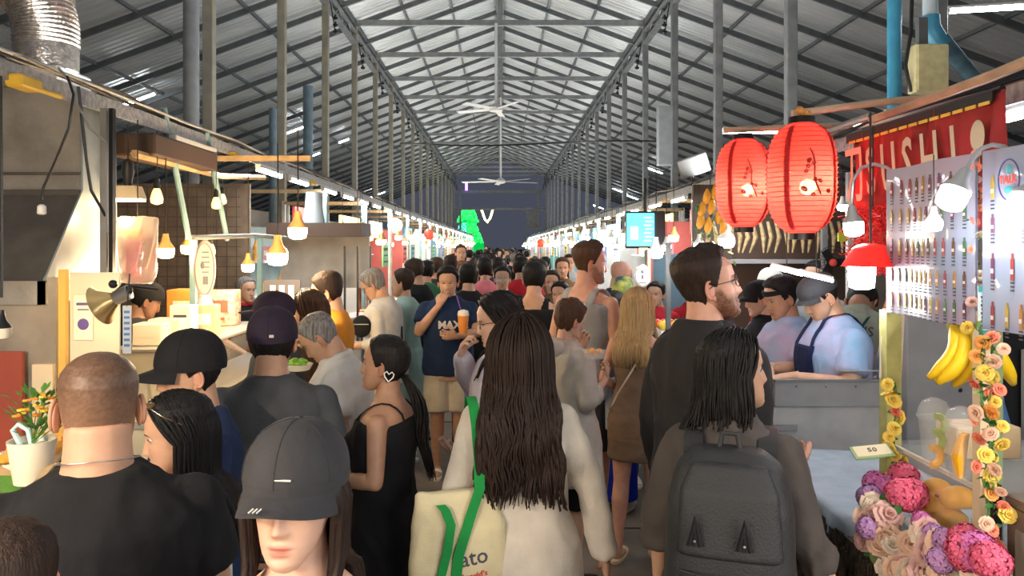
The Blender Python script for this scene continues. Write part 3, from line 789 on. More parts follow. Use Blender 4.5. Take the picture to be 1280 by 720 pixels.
# downpipes
def pipe(name, pts, r, m, label, cat='pipe', group=None, n=14):
    o = MB().tube(pts, r, n).build(name, m); return tag(o, label, cat, group)
grey_pipe = mat('grey_pipe', (.27, .29, .30), .5, var=.1); blue_pipe = mat('blue_pipe', (.05, .27, .42), .4, var=.12, vscale=6, bump=.1)
bp2 = mat('blue_grey_pipe', (.16, .23, .28), .5, var=.15)
p = at(239, 100, 9.75); pipe('downpipe', [(p.x, p.y, .0), (p.x, p.y, 7.1)], .1, grey_pipe, 'thick grey downpipe rising beyond the left gutter between two posts')
p = at(385, 100, 15.6); pipe('downpipe', [(p.x, p.y, .0), (p.x, p.y, 5.15)], .1, bp2, 'short blue-grey pipe ending in mid air beyond the left gutter')
p = at(342, 145, 13.7); pipe('downpipe', [(p.x, p.y, .0), (p.x, p.y, 4.35)], .08, bp2, 'lower blue-grey pipe stub, left of the taller pipe beyond the left gutter')
p = at(1118, 100, 6.3); pipe('downpipe', [(p.x, p.y, .0), (p.x, p.y, 7.05)], .056, blue_pipe, 'bright blue plastic downpipe left of the cream junction box')
r = empty('drain_pipe', label='blue and dark drain pipe with an elbow behind the cream junction box', cat='pipe')
Yp = 5.9; P_ = lambda x, y: at(x, y, Yp)
MB().tube([P_(1162, -60), P_(1163, 22)], .055, 14).build('upper_pipe', mat('pale_pipe', (.45, .55, .60), .5), r)
MB().tube([P_(1163, 20), P_(1164, 34), P_(1172, 48), P_(1180, 56)], .066, 14).build('elbow', blue_pipe, r)
MB().tube([P_(1176, 48), P_(1228, 112)], .06, 14).build('lower_pipe', mat('grimy_pipe', (.035, .08, .11), .6, c2=(.08, .16, .2), vscale=10), r)
r = empty('junction_box', at(1160, 115, 5.75), label='cream metal junction box mounted on the post above the red banner', cat='electrical box')
cream = mat('cream_box', (.62, .56, .30), .55, var=.12, vscale=15)
MB().box((0, 0, .17), (.25, .12, .36), bev=.008).build('box', cream, r, smooth=False); MB().box((0, -.068, .17), (.23, .012, .34), bev=.004).build('door', cream, r, smooth=False)
MB().box((-.02, .05, .45), (.07, .05, .25)).build('conduit', steel_d, r); MB().tube([(-.13, 0, 0), (-.17, 0, .2), (-.13, 0, .45), (-.1, 0, 1.4)], .014, 6).build('cable', M_black, r)
p = at(831, 180, 13.); tag(MB().box((p.x, p.y, 3.75), (.25, .2, 1.0), bev=.01).build('duct_box', grey_pipe, smooth=False), 'grey upright duct box behind the right gutter, left of the white speaker panel', 'duct')
# gutters
GL = (-1.9, 2.555); GR = (1.95, 2.455)
perf = mat('perforated_angle', (.40, .41, .42), .5, .4, var=.25, vscale=40)
def gutter(x, z, lab):
    r = empty('gutter_rail', (x, 0, z), label=lab, cat='rail')
    b = MB(); b.box((0, 24, 0), (.012, 60, .075)); b.box((-.03*(-1 if x < 0 else 1)*-1, 24, .036), (.06, 60, .006)); b.build('angle_rail', perf, r, smooth=False)
    for q in range(5):
        rr = random.Random(q+int(x*10)); pts = [(rr.uniform(-.03, .03), -5+k*.8, .05+abs(rr.gauss(0, .018))) for k in range(73)]
        MB().tube(pts, .008, 5).build('cable', M_black if q != 2 else mat('white_cable', (.6, .6, .58), .5), r)
    return r
gutter(*GL, lab='long perforated steel rail carrying tube lights and cables over the left stalls')
gutter(*GR, lab='long perforated steel rail carrying tube lights and cables over the right stalls')
tube_e = mat('tube_glow', (.9, .95, 1), .4, emit=(.88, .96, 1.), es=26); white_p = mat('white_plastic', (.72, .72, .70), .45)
def tubelight(L_=.62, m=None):
    r = empty('tube_light'); MB().box((0, 0, .028), (.045, L_, .03), bev=.004).build('housing', white_p, r, smooth=False)
    MB().cyl((0, -L_/2+.02, 0), (0, L_/2-.02, 0), .017, 10).build('tube', m or tube_e, r)
    MB().box((0, -L_/2+.008, .004), (.036, .018, .04)).box((0, L_/2-.008, .004), (.036, .018, .04)).build('end_cap', white_p, r, smooth=False)
    return r
t0 = tubelight(); tag(t0, 'first lit tube light under the left rail, beside the blue pole', 'tube light')
t0.location = (GL[0]+.03, 4.65, GL[1]-.085)
def near(px, Y): return Y
for k, y in enumerate([6.18, 7.06, 8.32, 9.32, 10.4, 11.5]+[12.7+1.2*q for q in range(32)]):
    if k < 4: lb = ['lit tube under the left rail, directly left of the yellow cable box', 'lit tube under the left rail, just right of the yellow cable box', 'third lit tube beyond the yellow cable box on the left rail', 'fourth lit tube beyond the yellow cable box on the left rail'][k]; g = None
    else: lb = 'small lit tube in the receding row under the far part of the left rail'; g = 'tube lights under the far left rail'
    dup(t0, (GL[0]+.03, y, GL[1]-.085), label=lb, group=g)
for k, y in enumerate([7.0, 8.15, 9.4, 10.75, 12.1, 13.5]+[14.9+1.35*q for q in range(27)]):
    if k < 4: lb = ['lit tube under the right rail, directly left of the big lanterns', 'second lit tube from the lanterns under the right rail', 'third lit tube from the lanterns under the right rail', 'fourth lit tube from the lanterns, above the television'][k]; g = None
    else: lb = 'small lit tube in the receding row under the far part of the right rail'; g = 'tube lights under the far right rail'
    dup(t0, (GR[0]-.03, y, GR[1]-.085), label=lb, group=g)
for y in (-3.6, -2.2, -.8, .8): dup(t0, (GL[0]+.03, y, GL[1]-.085), label='tube light of the left rail behind the viewer', group='tube lights behind the viewer'); dup(t0, (GR[0]-.03, y, GR[1]-.085), label='tube light of the right rail behind the viewer', group='tube lights behind the viewer right')
for (px, py, Y, lb) in ((1262, 146, 3.05, 'large bright tube light right of the red banner, lower of the two'), ):
    p = at(px, py, Y); c = dup(t0, p, label=lb); c.scale = (1.3, 1.25, 1.2)
c = dup(t0, at(1262, 10, 6.5), label='lit tube light in the top right corner under the roof'); c.rotation_euler = (0, R(25), R(78)); c.scale = (1.2, 1.6, 1)
c = dup(t0, at(944, 165, 7.3), label='tube light on the wooden pole behind the left lantern'); c.rotation_euler = (0, R(22), R(90))
def rooftube(px, py, ln, lab):
    s_ = -1 if px < VX else 1; Y = (RZ-CAMZ)*F/(VY+SL*abs(px-VX)-py); x = (px-VX)*Y/F
    c = dup(t0, (x, Y, RZ-SL*abs(x)-.26), label=lab); c.rotation_euler = (0, math.atan(SL)*(1 if s_ > 0 else -1), R(90)) if False else Euler((0, 0, 0)); 
    c.rotation_euler = Matrix.Rotation(math.atan(SL)*s_, 3, 'Y').to_euler() if False else (Matrix.Rotation(math.atan(SL)*s_, 3, 'Y') @ Matrix.Rotation(R(90), 3, 'Z')).to_euler()
    c.scale = (1.6, ln*Y/F/.62, 1.6)
for (px, py, ln, lb) in ((169, 112, 55, 'bright tube light on a rafter left of the thick grey downpipe'), (372, 152, 34, 'tube light on a rafter beside the short blue-grey pipe'), (390, 187, 22, 'small tube light on a rafter right of the blue-grey pipe stub'), (430, 168, 14, 'tiny tube light on a far rafter, left side, near the third yellowish post'),
        (468, 240, 30, 'roof tube light low on the left, just above the receding rail'), (1108, 160, 30, 'roof tube light behind the wooden poles at the red banner'), (819, 207, 20, 'roof tube light left of the white speaker panel'), (775, 234, 20, 'left one of two roof tube lights low above the right rail'), (788, 241, 22, 'right one of two roof tube lights low above the right rail'), (748, 255, 14, 'tiny roof tube light low over the far right rail')):
    rooftube(px, py, ln, lb)
# yellow cable boxes
yel = mat('yellow_box', (.75, .50, .06), .5, var=.1)
for (px, py, Y, sc_, lb) in ((30, 104, 3.0, 1.0, 'yellow junction box hanging under the left rail before the steel duct'), (388, 228, 7.7, 1.1, 'yellow cable box under the left rail between two tube lights'), (293, 194, 5.35, .8, 'small yellow plug box under the left rail beside the leaning pole')):
    p = at(px, py, Y); r = empty('cable_box', p, label=lb, cat='electrical box')
    MB().box((0, 0, 0), (.07*sc_, .14*sc_, .05*sc_), bev=.008).build('box', yel, r, smooth=False); MB().cyl((0, .07*sc_, -.005), (0, .25*sc_, -.005), .011*sc_, 8).build('gland', yel, r)
# ceiling fans
def fan(Y, px, zt, zf, Rr, rot, lb):
    p = at(px, 0, Y); r = empty('ceiling_fan', (p.x, Y, zf), R(rot), label=lb, cat='fan')
    fm = mat('fan_blade', (.62, .60, .56), .45)
    MB().cyl((0, 0, .1), (0, 0, zt-zf), .035, 10).build('rod', white_p, r); MB().lathe((0, 0, 0), [(.05, -.10), (.16, -.07), (.18, 0), (.14, .06), (.05, .12)], 20).build('motor', fm, r)
    for q in range(5):
        a = 2*PI*q/5; b = MB(); M = Matrix.Rotation(a, 3, 'Z'); M2 = M @ Matrix.Rotation(R(9), 3, 'X')
        b.box(M @ Vector((Rr*.56, 0, -.02)), (Rr*.86, .17, .014), rot=M2, bev=.004); b.build('blade', fm, r, smooth=False)
    return r
fan(18.2, 620, 7.2, 5.17, 1.06, 10, 'nearer ceiling fan on a long white rod under the roof beams'); fan(27.3, 626, 7.2, 4.2, 1.45, 24, 'farther ceiling fan hanging lower on its rod above the crowd')
# long black cable across the nave
pipe('overhead_cable', [at(500+k*30, 179+3*math.sin(k*.5), 16) for k in range(13)], .018, M_black, 'black cable sagging across the aisle under the roof', 'cable', n=5)
# christmas tree at the end
gl = mat('tree_green', (.0, .25, .05), .5, emit=(.0, .42, .06), es=.7, c2=(0., .4, .1), vscale=30); gl2 = mat('tree_lights_green', (.1, .9, .3), .5, emit=(.03, .9, .12), es=1.2); gl3 = mat('tree_lights_blue', (.3, .8, .9), .5, emit=(.15, .6, .75), es=1.2)
tp = at(585, 304, 63); r = empty('christmas_tree', (tp.x, tp.y, 0), label='giant lit green christmas tree standing at the far end of the aisle', cat='christmas tree')
k_ = 63/F; zb = tp.z; rr = random.Random(2)
MB().lathe((0, 0, 0), [(1.38, zb-1.2), (1.30, zb), (.62, zb+1.75)], 24).build('lower_tier', gl, r)
MB().lathe((0, 0, 0), [(.5, zb+1.6), (.92, zb+1.72), (.50, zb+2.75), (.15, zb+2.8)], 24).build('upper_tier', gl, r)
MB().cyl((0, 0, 0), (0, 0, zb-1.1), .25, 12).build('trunk', mat('trunk', (.1, .06, .03), .8), r)
b = MB(); b2 = MB()
for q in range(700):
    a = rr.uniform(PI, 2*PI); t = rr.random(); up = rr.random() < .42
    R0 = (.92-.40*t) if up else (1.30-.66*t); z = (zb+1.75+.98*t) if up else zb+1.7*t
    x, y = R0*math.cos(a), R0*math.sin(a)
    (b2 if (not up and x < -.1) else b).sphere((x, y-.04, z), .045, 5, 4)
tag(b.build('green_lights', gl2, r), kind='stuff'); tag(b2.build('blue_lights', gl3, r), kind='stuff')
vm = mat('warm_neon', (1, .8, .3), .5, emit=(1., .75, .25), es=9)
tag(MB().tube([at(602, 262, 60), at(606, 274, 60), at(609, 278, 60), at(613, 272, 60), at(616, 262, 60)], .07, 8).build('neon_heart', vm), 'glowing yellow V-shaped light hanging right of the green tree', 'light')
tag(MB().tube([at(583, 228, 58), at(583, 238, 58)], .1, 8).build('purple_light', mat('purple_neon', (.3, .1, .9), .5, emit=(.3, .12, 1.), es=4)), 'short purple light high above the green tree', 'light')
def area(name, loc, sx, sy, e, c, rot=(0, 0, 0), spread=180):
    l = bpy.data.lights.new(name, 'AREA'); l.shape = 'RECTANGLE'; l.size = sx; l.size_y = sy; l.energy = e; l.color = c; l.spread = R(spread)
    o = bpy.data.objects.new(name, l); col.objects.link(o); o.location = loc; o.rotation_euler = rot; return o
def point(name, loc, e, c, r=.03):
    l = bpy.data.lights.new(name, 'POINT'); l.energy = e; l.color = c; l.shadow_soft_size = r
    o = bpy.data.objects.new(name, l); col.objects.link(o); o.location = loc; return o
# added up-facing area lights above the rails, put in to brighten the roof
for k in range(6):
    for x, z in (GL, GR):
        s_ = -1 if x < 0 else 1
        area('added_uplight', (x+.08*s_, 0+k*10, z+.10), .06, 9.6, UPE, (.94, .98, 1.), (R(180), 0, 0), 170)
        if k: area('rail_light', (x, 0+k*10, z-.12), .05, 9.6, DNE*.8, (.93, .98, 1.), (0, 0, 0), 180)
        else: area('rail_light', (x, -1.8, z-.12), .05, 5., DNE*2.0, (1., .95, .88), (0, 0, 0), 180)
bulb_w = mat('bulb_warm', (1, .8, .5), .4, emit=(1., .66, .28), es=22); bulb_c = mat('bulb_cool', (1, 1, 1), .4, emit=(.95, .98, 1.), es=15); bulb_s = mat('bulb_dim', (1, .75, .3), .4, emit=(1., .50, .10), es=3.2)
M_cord = mat('cord', (.03, .028, .026), .6)
# ------------------------------------------------------------ generic kit
def bulb(p, size=.06, kind='cool', zt=None, label=None, group=None, shade=False, name='hanging_bulb'):
    """ball or T-shaped LED bulb on its cord, origin at the glass centre"""
    r = empty(name, p); tag(r, label, 'light bulb', group)
    m = {'warm': bulb_w, 'cool': bulb_c, 'dim': bulb_s}[kind]; s = size
    if kind == 'dim':
        MB().lathe((0, 0, 0), [(.2*s, -.95*s), (.75*s, -.7*s), (s*.8, -.1*s), (.55*s, .8*s), (.3*s, 1.3*s)], 14).build('glass', m, r)
        MB().lathe((0, 0, 0), [(.42*s, 1.2*s), (.45*s, 1.5*s), (.4*s, 2.5*s), (.1*s, 2.8*s)], 10).build('socket', M_black, r); zz = 2.7*s
    else:
        MB().lathe((0, 0, 0), [(.35*s, -.78*s), (.85*s, -.62*s), (s, -.1*s), (s, .45*s)], 16).build('glass', m, r)
        MB().lathe((0, 0, 0), [(s*1.02, .42*s), (s*.95, .62*s), (.5*s, 1.25*s), (.36*s, 1.9*s), (.34*s, 2.2*s)], 16).build('base', white_p if kind == 'cool' else mat('amber_base', (.50, .27, .09), .5), r); zz = 2.1*s
    if zt: MB().tube([(0, 0, zz), (.004, 0, (zz+zt-p[2])/2), (0, 0, zt-p[2])], .004, 5).build('cord', M_cord, r)
    return r
BB = {}
def bulbc(p, size, kind, zt, label, group=None):
    key = kind
    if key not in BB: BB[key] = bulb(p, .05, kind, None, label, group); r = BB[key]; r.scale = (size/.05,)*3
    else: r = dup(BB[key], p, label=label, group=group, scale=size/.05)
    if zt:
        o = MB().tube([(0, 0, .1), (.003, 0, (zt-p[2])*.05/size*.5), (0, 0, (zt-p[2])*.05/size)], .0035, 5).build('cord', M_cord, r)
    return r
BODYC = [(.62, .60, .56), (.55, .22, .14), (.18, .32, .42), (.68, .62, .45), (.30, .30, .32), (.70, .70, .68), (.10, .30, .26), (.5, .12, .12), (.75, .55, .2)]
bodym = [mat('stall_paint_%d' % i, c, .55, var=.12, vscale=3) for i, c in enumerate(BODYC)]
SIGNC = [(.80, .10, .08), (.85, .80, .70), (.10, .45, .55), (.90, .62, .12), (.15, .5, .25), (.85, .35, .45), (.92, .9, .85), (.1, .15, .4)]
signm = [mat('sign_paint_%d' % i, c, .5, var=.05) for i, c in enumerate(SIGNC)]
signe = [mat('lit_sign_%d' % i, c, .5, emit=c, es=e) for i, (c, e) in enumerate((((1, .88, .7), 1.6), ((.8, .92, 1), 1.6), ((1, .25, .12), 1.2), ((1, .65, .2), 1.4), ((.3, .65, 1), 1.2)))]
print_m = mat('print_dark', (.06, .06, .08), .6); print_w = mat('print_white', (.85, .85, .82), .6)
post_m = mat('teal_post', (.24, .40, .42), .5, var=.12); post_w = mat('white_post', (.55, .56, .55), .5, var=.12)
RR = random.Random(21)
# goods prototypes (each a thing of its own)
def g_tray(c, m2):
    r = empty('food_tray'); MB().rings([(0, 0, 0, .13, .18), (0, 0, .05, .15, .20), (0, 0, .052, .142, .192), (0, 0, .012, .12, .17)], 4, T=None, pw=1).build('tray', c, r, smooth=False)
    b = MB(); q = random.Random(5)
    for k in range(26): b.sphere((q.uniform(-.09, .09), q.uniform(-.13, .13), .05+q.uniform(0, .03)), (.03, .024, .02), 8, 5)
    o = b.build('food', m2, r); o['kind'] = 'stuff'; return r
def g_jar(m, lidm):
    r = empty('jar'); MB().lathe((0, 0, 0), [(.05, 0), (.055, .01), (.055, .12), (.042, .14)], 14).build('glass_body', m, r); MB().lathe((0, 0, 0), [(.044, .14), (.046, .145), (.046, .165), (.02, .17)], 14).build('lid', lidm, r); return r
def g_bottle(m):
    r = empty('bottle'); MB().lathe((0, 0, 0), [(.034, 0), (.037, .01), (.037, .14), (.014, .20), (.013, .235)], 12).build('bottle_body', m, r); MB().lathe((0, 0, 0), [(.016, .232), (.016, .255), (.004, .257)], 10).build('cap', signm[RR.randrange(8)], r); return r
def g_box(m):
    r = empty('cardboard_box'); MB().box((0, 0, .08), (.24, .18, .16), bev=.006).build('box_body', m, r, smooth=False); MB().box((0, -.0915, .08), (.12, .002, .06)).box((.121, 0, .08), (.002, .08, .06)).build('print', print_w, r, smooth=False); return r
foodm = [mat('food_%d' % i, c, .45, var=.3, vscale=20, bump=.4) for i, c in enumerate(((.75, .33, .05), (.80, .55, .10), (.55, .10, .04), (.25, .42, .06), (.85, .75, .5), (.35, .16, .06)))]
protos = []
OFF = (0, -30, 0)
for mk in [lambda: g_tray(signm[6], foodm[0]), lambda: g_tray(M_black, foodm[2]), lambda: g_tray(signm[6], foodm[3]), lambda: g_tray(signm[1], foodm[1]), lambda: g_jar(foodm[1], signm[0]), lambda: g_jar(foodm[3], signm[6]), lambda: g_jar(foodm[2], signm[3]), lambda: g_bottle(foodm[0]), lambda: g_bottle(foodm[3]), lambda: g_box(bodym[3]), lambda: g_box(signm[5]), lambda: g_box(signm[6])]:
    protos.append(mk())
used_p = set()
PC = {'food_tray': 'food tray', 'jar': 'jar', 'bottle': 'bottle', 'cardboard_box': 'box'}
def place_good(i, loc, rz, label, group, sc=1.):
    pr = protos[i]; cat = PC[pr.name.split('.')[0]]
    if i in used_p: return dup(pr, loc, rz, label, group, cat, sc)
    used_p.add(i); pr.location = loc; pr.rotation_euler = (0, 0, rz); pr.scale = (sc,)*3; return tag(pr, label, cat, group)
def stall(side, y, ln, i, near_=False, xf=None):
    """market booth: side -1 left, 1 right; y near edge"""
    xf = xf if xf is not None else (1.42 if side < 0 else 1.35); g = GL if side < 0 else GR
    xb = 3.0
    words = ['left', 'right'][side > 0]
    r = empty('market_stall', (0, y, 0)); m = bodym[(i*5+3*(side > 0)) % 9]; far = y > 20
    gtxt = 'stalls of the %s row' % words if not near_ else None
    lab = 'booth in the receding %s row with a lit sign over its counter' % words
    tag(r, lab, 'market stall', gtxt)
    X = lambda v: side*v
    b = MB(); b.box((X(xf+.28), ln/2, .44), (.55, ln-.1, .88), bev=.01); b.build('counter', m, r, smooth=False)
    b = MB(); b.box((X(xf+.26), ln/2, .90), (.66, ln-.06, .035), bev=.006); b.build('worktop', bodym[5] if i % 2 else steel, r, smooth=False)
    gz = 1.25
    if i % 3 != 1:
        b = MB(); b.box((X(xf+.10), ln/2, 1.07), (.008, ln-.3, .30)); b.build('sneeze_guard', M_glass, r, smooth=False)
    for yy in (.05, ln-.05):
        b = MB(); b.box((X(abs(g[0])), yy, 1.25), (.04, .04, 2.5)); b.build('post', post_m if i % 3 == 0 else post_w, r, smooth=False)
        b = MB(); b.box((X(xb), yy, 1.25), (.04, .04, 2.5)); b.build('post', post_w, r, smooth=False)
        b = MB(); b.box((X((abs(g[0])+xb)/2), yy, 2.47), (xb-abs(g[0]), .04, .04)); b.build('crossbar', mat('wood_bar', (.50, .36, .20), .6, var=.2), r, smooth=False)
    b = MB(); b.box((X(abs(g[0])+.45), ln*.5, 2.18), (.03, ln*.62, .30)); hb_ = b.build('header_sign', (signe if i % 2 else signm)[(i*3) % 5], r, smooth=False)
    b = MB(); q = random.Random(i+side)
    for k in range(5): b.box((X(abs(g[0])+.432), ln*(.25+.12*k), 2.18+q.uniform(-.02, .02)), (.004, .09, q.uniform(.08, .16)))
    b.build('sign_print', print_m if i % 2 else print_w, hb_, smooth=False)
    b = MB(); b.box((X(xb-.1), ln/2, 1.35), (.05, ln-.1, 1.5)); b.build('back_board', bodym[(i*3+2) % 9], r, smooth=False)
    for zz in (1.3, 1.7): b = MB(); b.box((X(xb-.28), ln/2, zz), (.3, ln-.2, .025)); b.build('shelf', bodym[5], r, smooth=False)
    b = MB(); b.box((X(xf+1.1), .02, 1.15), (1.0, .03, 2.1)); 
    if i % 2: b.build('side_panel', bodym[(i+4) % 9], r, smooth=False)
    # menu boards hanging over the counter
    for k in range(2):
        if q.random() < .75:
            yy = ln*(.25+.45*k); mm = (signm+signe[:2])[q.randrange(10)]
            bd = MB().box((X(xf+.45), yy, 1.72), (.02, .55, .36)).build('menu_board', mm, r, smooth=False); b = MB()
            for t in range(4):
                for t2 in range(3): b.box((X(xf+.438), yy-.18+.12*t, 1.82-.1*t2), (.004, .085, .05 if t2 == 0 else .02))
            b.build('menu_print', print_m if mm != signm[7] else print_w, bd, smooth=False)
    # goods
    n = 7 if y < 20 else 4
    for k in range(n):
        yy = y+.25+(ln-.5)*k/(n-1)+q.uniform(-.04, .04)
        place_good(q.randrange(12), (X(xf+.20+q.uniform(0, .1)), yy, .918), PI/2*q.randrange(2) if False else 0, 'goods laid out on a stall counter of the %s row' % words, 'goods on the %s counters' % words)
        if y < 24: place_good(q.choice([4, 5, 6, 7, 8, 9, 10, 11]), (X(xb-.28), yy, 1.3125 if k % 2 else 1.7125), 0, 'goods standing on a back shelf of the %s row' % words, 'goods on the %s back shelves' % words)
    # bulbs
    kk = 'warm' if (side < 0 and (y < 14 or i % 3)) or (side > 0 and i % 4 == 0) else 'cool'
    for k in range(3 if y < 30 else 2):
        zz = 1.98+q.uniform(-.12, .10)
        bulbc((X(xf+.25+q.uniform(0, .3)), y+ln*(.2+.3*k), zz), .055 if y < 25 else .075, kk, 2.5, 'lit bulb hanging over a counter in the %s row' % words, 'bulbs over the %s counters' % words)
    if y < 32:
        point('stall_light', (X(xf+.75), y+ln*.5, 1.95), 12 if y < 14 else 12, (1, .74, .45) if kk == 'warm' else (.93, .98, 1), .08)
    return r
M_glass = mat('showcase_glass', (.93, .97, .96), .03, alpha=.09, spec=.6)
i = 0; y = 8.2
while y < 53:
    stall(-1, y, 2.4, i); i += 1; y += 2.5
i = 20; y = 7.6
while y < 53:
    stall(1, y, 2.4, i); i += 1; y += 2.5
# round discs, lanterns and odd signs far down the rows
for (px, py, Y, rr_, m, lb, c_) in ((450, 296, 9.6, .115, mat('mint_disc', (.45, .68, .70), .5), 'pale blue round sign hanging in the left row, nearer one', 'round sign'), (494, 282, 13.6, .14, mat('mint_disc', (.45, .68, .70), .5), 'pale blue round sign hanging in the left row, farther one', 'round sign')):
    p = at(px, py, Y); r = empty('round_sign', p, label=lb, cat=c_); MB().lathe((0, 0, 0), [(rr_*.97, -.012), (rr_, -.006), (rr_, .006), (rr_*.97, .012)], 28, M=Matrix.Rotation(R(90), 3, 'X') @ Matrix.Rotation(0, 3, 'Y')).build('disc', m, r)
    MB().cyl((0, 0, rr_), (0, 0, 2.6-p.z), .006, 5).build('cord', M_cord, r); MB().box((0, -.014, 0), (rr_*.9, .004, rr_*.25)).build('print', print_w, r, smooth=False)
red_l = mat('red_paper', (.75, .05, .03), .55, emit=(.9, .06, .03), es=.8)
for (px, py, Y, lb) in ((536, 293, 18.5, 'small round red lantern hanging in the far left row'), (676, 304, 24, 'small red lantern hanging in the far right row')):
    p = at(px, py, Y); r = empty('paper_lantern', p, label=lb, cat='lantern'); b = MB().sphere((0, 0, 0), (.12, .12, .14), 16, 12).build('shade', red_l, r); MB().cyl((0, 0, .13), (0, 0, 2.6-p.z), .006, 5).build('cord', M_cord, r)
# ------------------------------------------------------------ left foreground: the grill stall with its steel hood
hoodm = mat('hood_steel', (.36, .34, .31), .45, .45, bump=.35, bscale=55, var=.25, vscale=5)
hoodd = mat('hood_dark', (.10, .092, .085), .55, .3, bump=.5, bscale=220, var=.15, vscale=10)
hoodb = mat('hood_bright', (.30, .35, .38), .42, .45, var=.3, vscale=4, stretch=(1, 1, .3), bump=.2, bscale=12)
foil = mat('foil_duct', (.62, .55, .48), .22, .95, bump=1., bscale=70, var=.25, vscale=30)
r = empty('extractor_hood', (-2.457, 3.657, -.269), label='big grimy steel extractor hood over the grill stall, top left', cat='extractor hood')
r.scale = (1.143,)*3
b = MB(); b.box((-.18, .10, 2.325), (1.16, .26, .43), bev=.005); b.build('upper_box', hoodm, r, smooth=False)
b = MB(); b.box((-.18, -.035, 2.10), (1.165, .02, .02)); b.box((-.18, -.035, 2.18), (1.165, .012, .012)); b.build('seam', hoodd, r, smooth=False)
b = MB(); v = [(-.76, -.03, 2.11), (.40, -.03, 2.11), (.40, .24, 2.11), (-.76, .24, 2.11), (-.76, -.30, 1.74), (.40, -.30, 1.74), (.40, .26, 1.74), (-.76, .26, 1.74)]
b.add(v, [(0, 1, 5, 4), (2, 3, 7, 6), (3, 0, 4, 7), (0, 3, 2, 1), (4, 5, 6, 7)]); b.build('canopy', hoodd, r, smooth=False)
b = MB(); b.add([(.402, -.03, 2.53), (.402, .24, 2.53), (.402, .26, 1.74), (.402, -.30, 1.74), (.402, -.03, 2.11), (.41, -.03, 2.53), (.41, .24, 2.53), (.41, .26, 1.74), (.41, -.30, 1.74), (.41, -.03, 2.11)], [(5, 6, 7, 8, 9), (4, 3, 2, 1, 0), (0, 1, 6, 5), (1, 2, 7, 6), (2, 3, 8, 7), (3, 4, 9, 8), (4, 0, 5, 9)]); b.build('side_panel', hoodb, r, smooth=False)
b = MB(); b.box((-.18, -.30, 1.70), (1.18, .02, .09)); b.box((.40, -.02, 1.70), (.02, .58, .09)); b.build('lip', hoodm, r, smooth=False)
b = MB(); b.box((-.70, -.06, 2.28), (.62, .03, .20)); b.build('dark_plate', hoodd, r, smooth=False)
r2 = empty('exhaust_duct', (-2.286, 3.77, 2.634), label='crinkled silver foil exhaust duct bending up from the hood', cat='duct'); r2.scale = (1.143,)*3
MB().box((.0, .02, .05), (.30, .26, .10), bev=.01).build('collar_box', hoodm, r2, smooth=False)
pts = []; rs = []
NN = 230
for k in range(NN):
    t = k/(NN-1)
    if t < .18: c = Vector((.02, .02, .10+.16*t/.18))
    else:
        a = (t-.18)/.82
        if a < .62: th = a/.62*R(68); c = Vector((.02-.30*(1-math.cos(th)), .02, .26+.30*math.sin(th)))
        else: q = (a-.62)/.38; c = Vector((.02-.30*(1-math.cos(R(68))), .02, .26+.30*math.sin(R(68))))+Vector((-math.sin(R(68)), 0, math.cos(R(68))))*.9*q
    pts.append(c); rs.append(.128+(.0 if t < .12 else .0055*math.sin(k*2*PI/5.)))
b = MB().tube(pts, rs, 32, up=(0, 1, 0)); b.build('foil_tube', foil, r2, angle=None)
# hanging things in front of the hood
def cord(pts, rad, m, lb, cat='cable', name='cable'):
    return tag(MB().tube(pts, rad, 6).build(name, m), lb, cat)
cord([at(84, 95, 2.7), at(92, 118, 2.7), at(86, 160, 2.7), at(70, 200, 2.7), at(54, 235, 2.7), at(52, 250, 2.7)], .0045, M_black, 'black cord looping down in front of the hood to a white bulb holder')
r = empty('bulb_holder', at(52, 262, 2.7), label='empty white bulb holder dangling before the dark hood', cat='bulb holder'); MB().lathe((0, 0, -.018), [(.008, 0), (.015, .004), (.014, .030), (.007, .036)], 14).build('holder', white_p, r)
cord([at(1, 95, 2.3), at(2, 250, 2.3), at(2, 372, 2.3)], .004, M_black, 'straight black cord hanging at the left edge before the hood')
r = bulb(at(1, 415, 2.3), .03, 'cool', None, 'unlit pearl bulb in a black socket at the left edge'); 
for ch in r.children:
    for sl in ch.material_slots: sl.link = 'OBJECT'; sl.material = (mat('pearl_glass', (.75, .70, .55), .25) if 'glass' in ch.name else M_black)
cord([at(73, 85, 3.), at(86, 100, 2.9), at(96, 130, 2.9), at(112, 160, 2.95), at(132, 178, 3.0), at(134, 290, 3.0)], .006, mat('grey_cable', (.30, .30, .31), .5), 'grey cable running down the front edge of the steel hood')
cord([at(98, 108, 2.9), at(108, 200, 2.95), at(114, 238, 2.95), at(132, 270, 3.0)], .0055, M_black, 'black cable drooping beside the bright side panel of the hood')
# corner uprights by the hood
r = empty('steel_upright', (at(131, 300, 3.55).x, 3.55, 0), label='pair of slim steel uprights at the front corner of the hood', cat='post')
b = MB().box((0, 0, 1.27), (.03, .03, 2.5)); b.build('upright', steel, r, smooth=False); MB().box((.035, 0, 1.27), (.018, .03, 2.5)).build('upright', M_black, r, smooth=False)
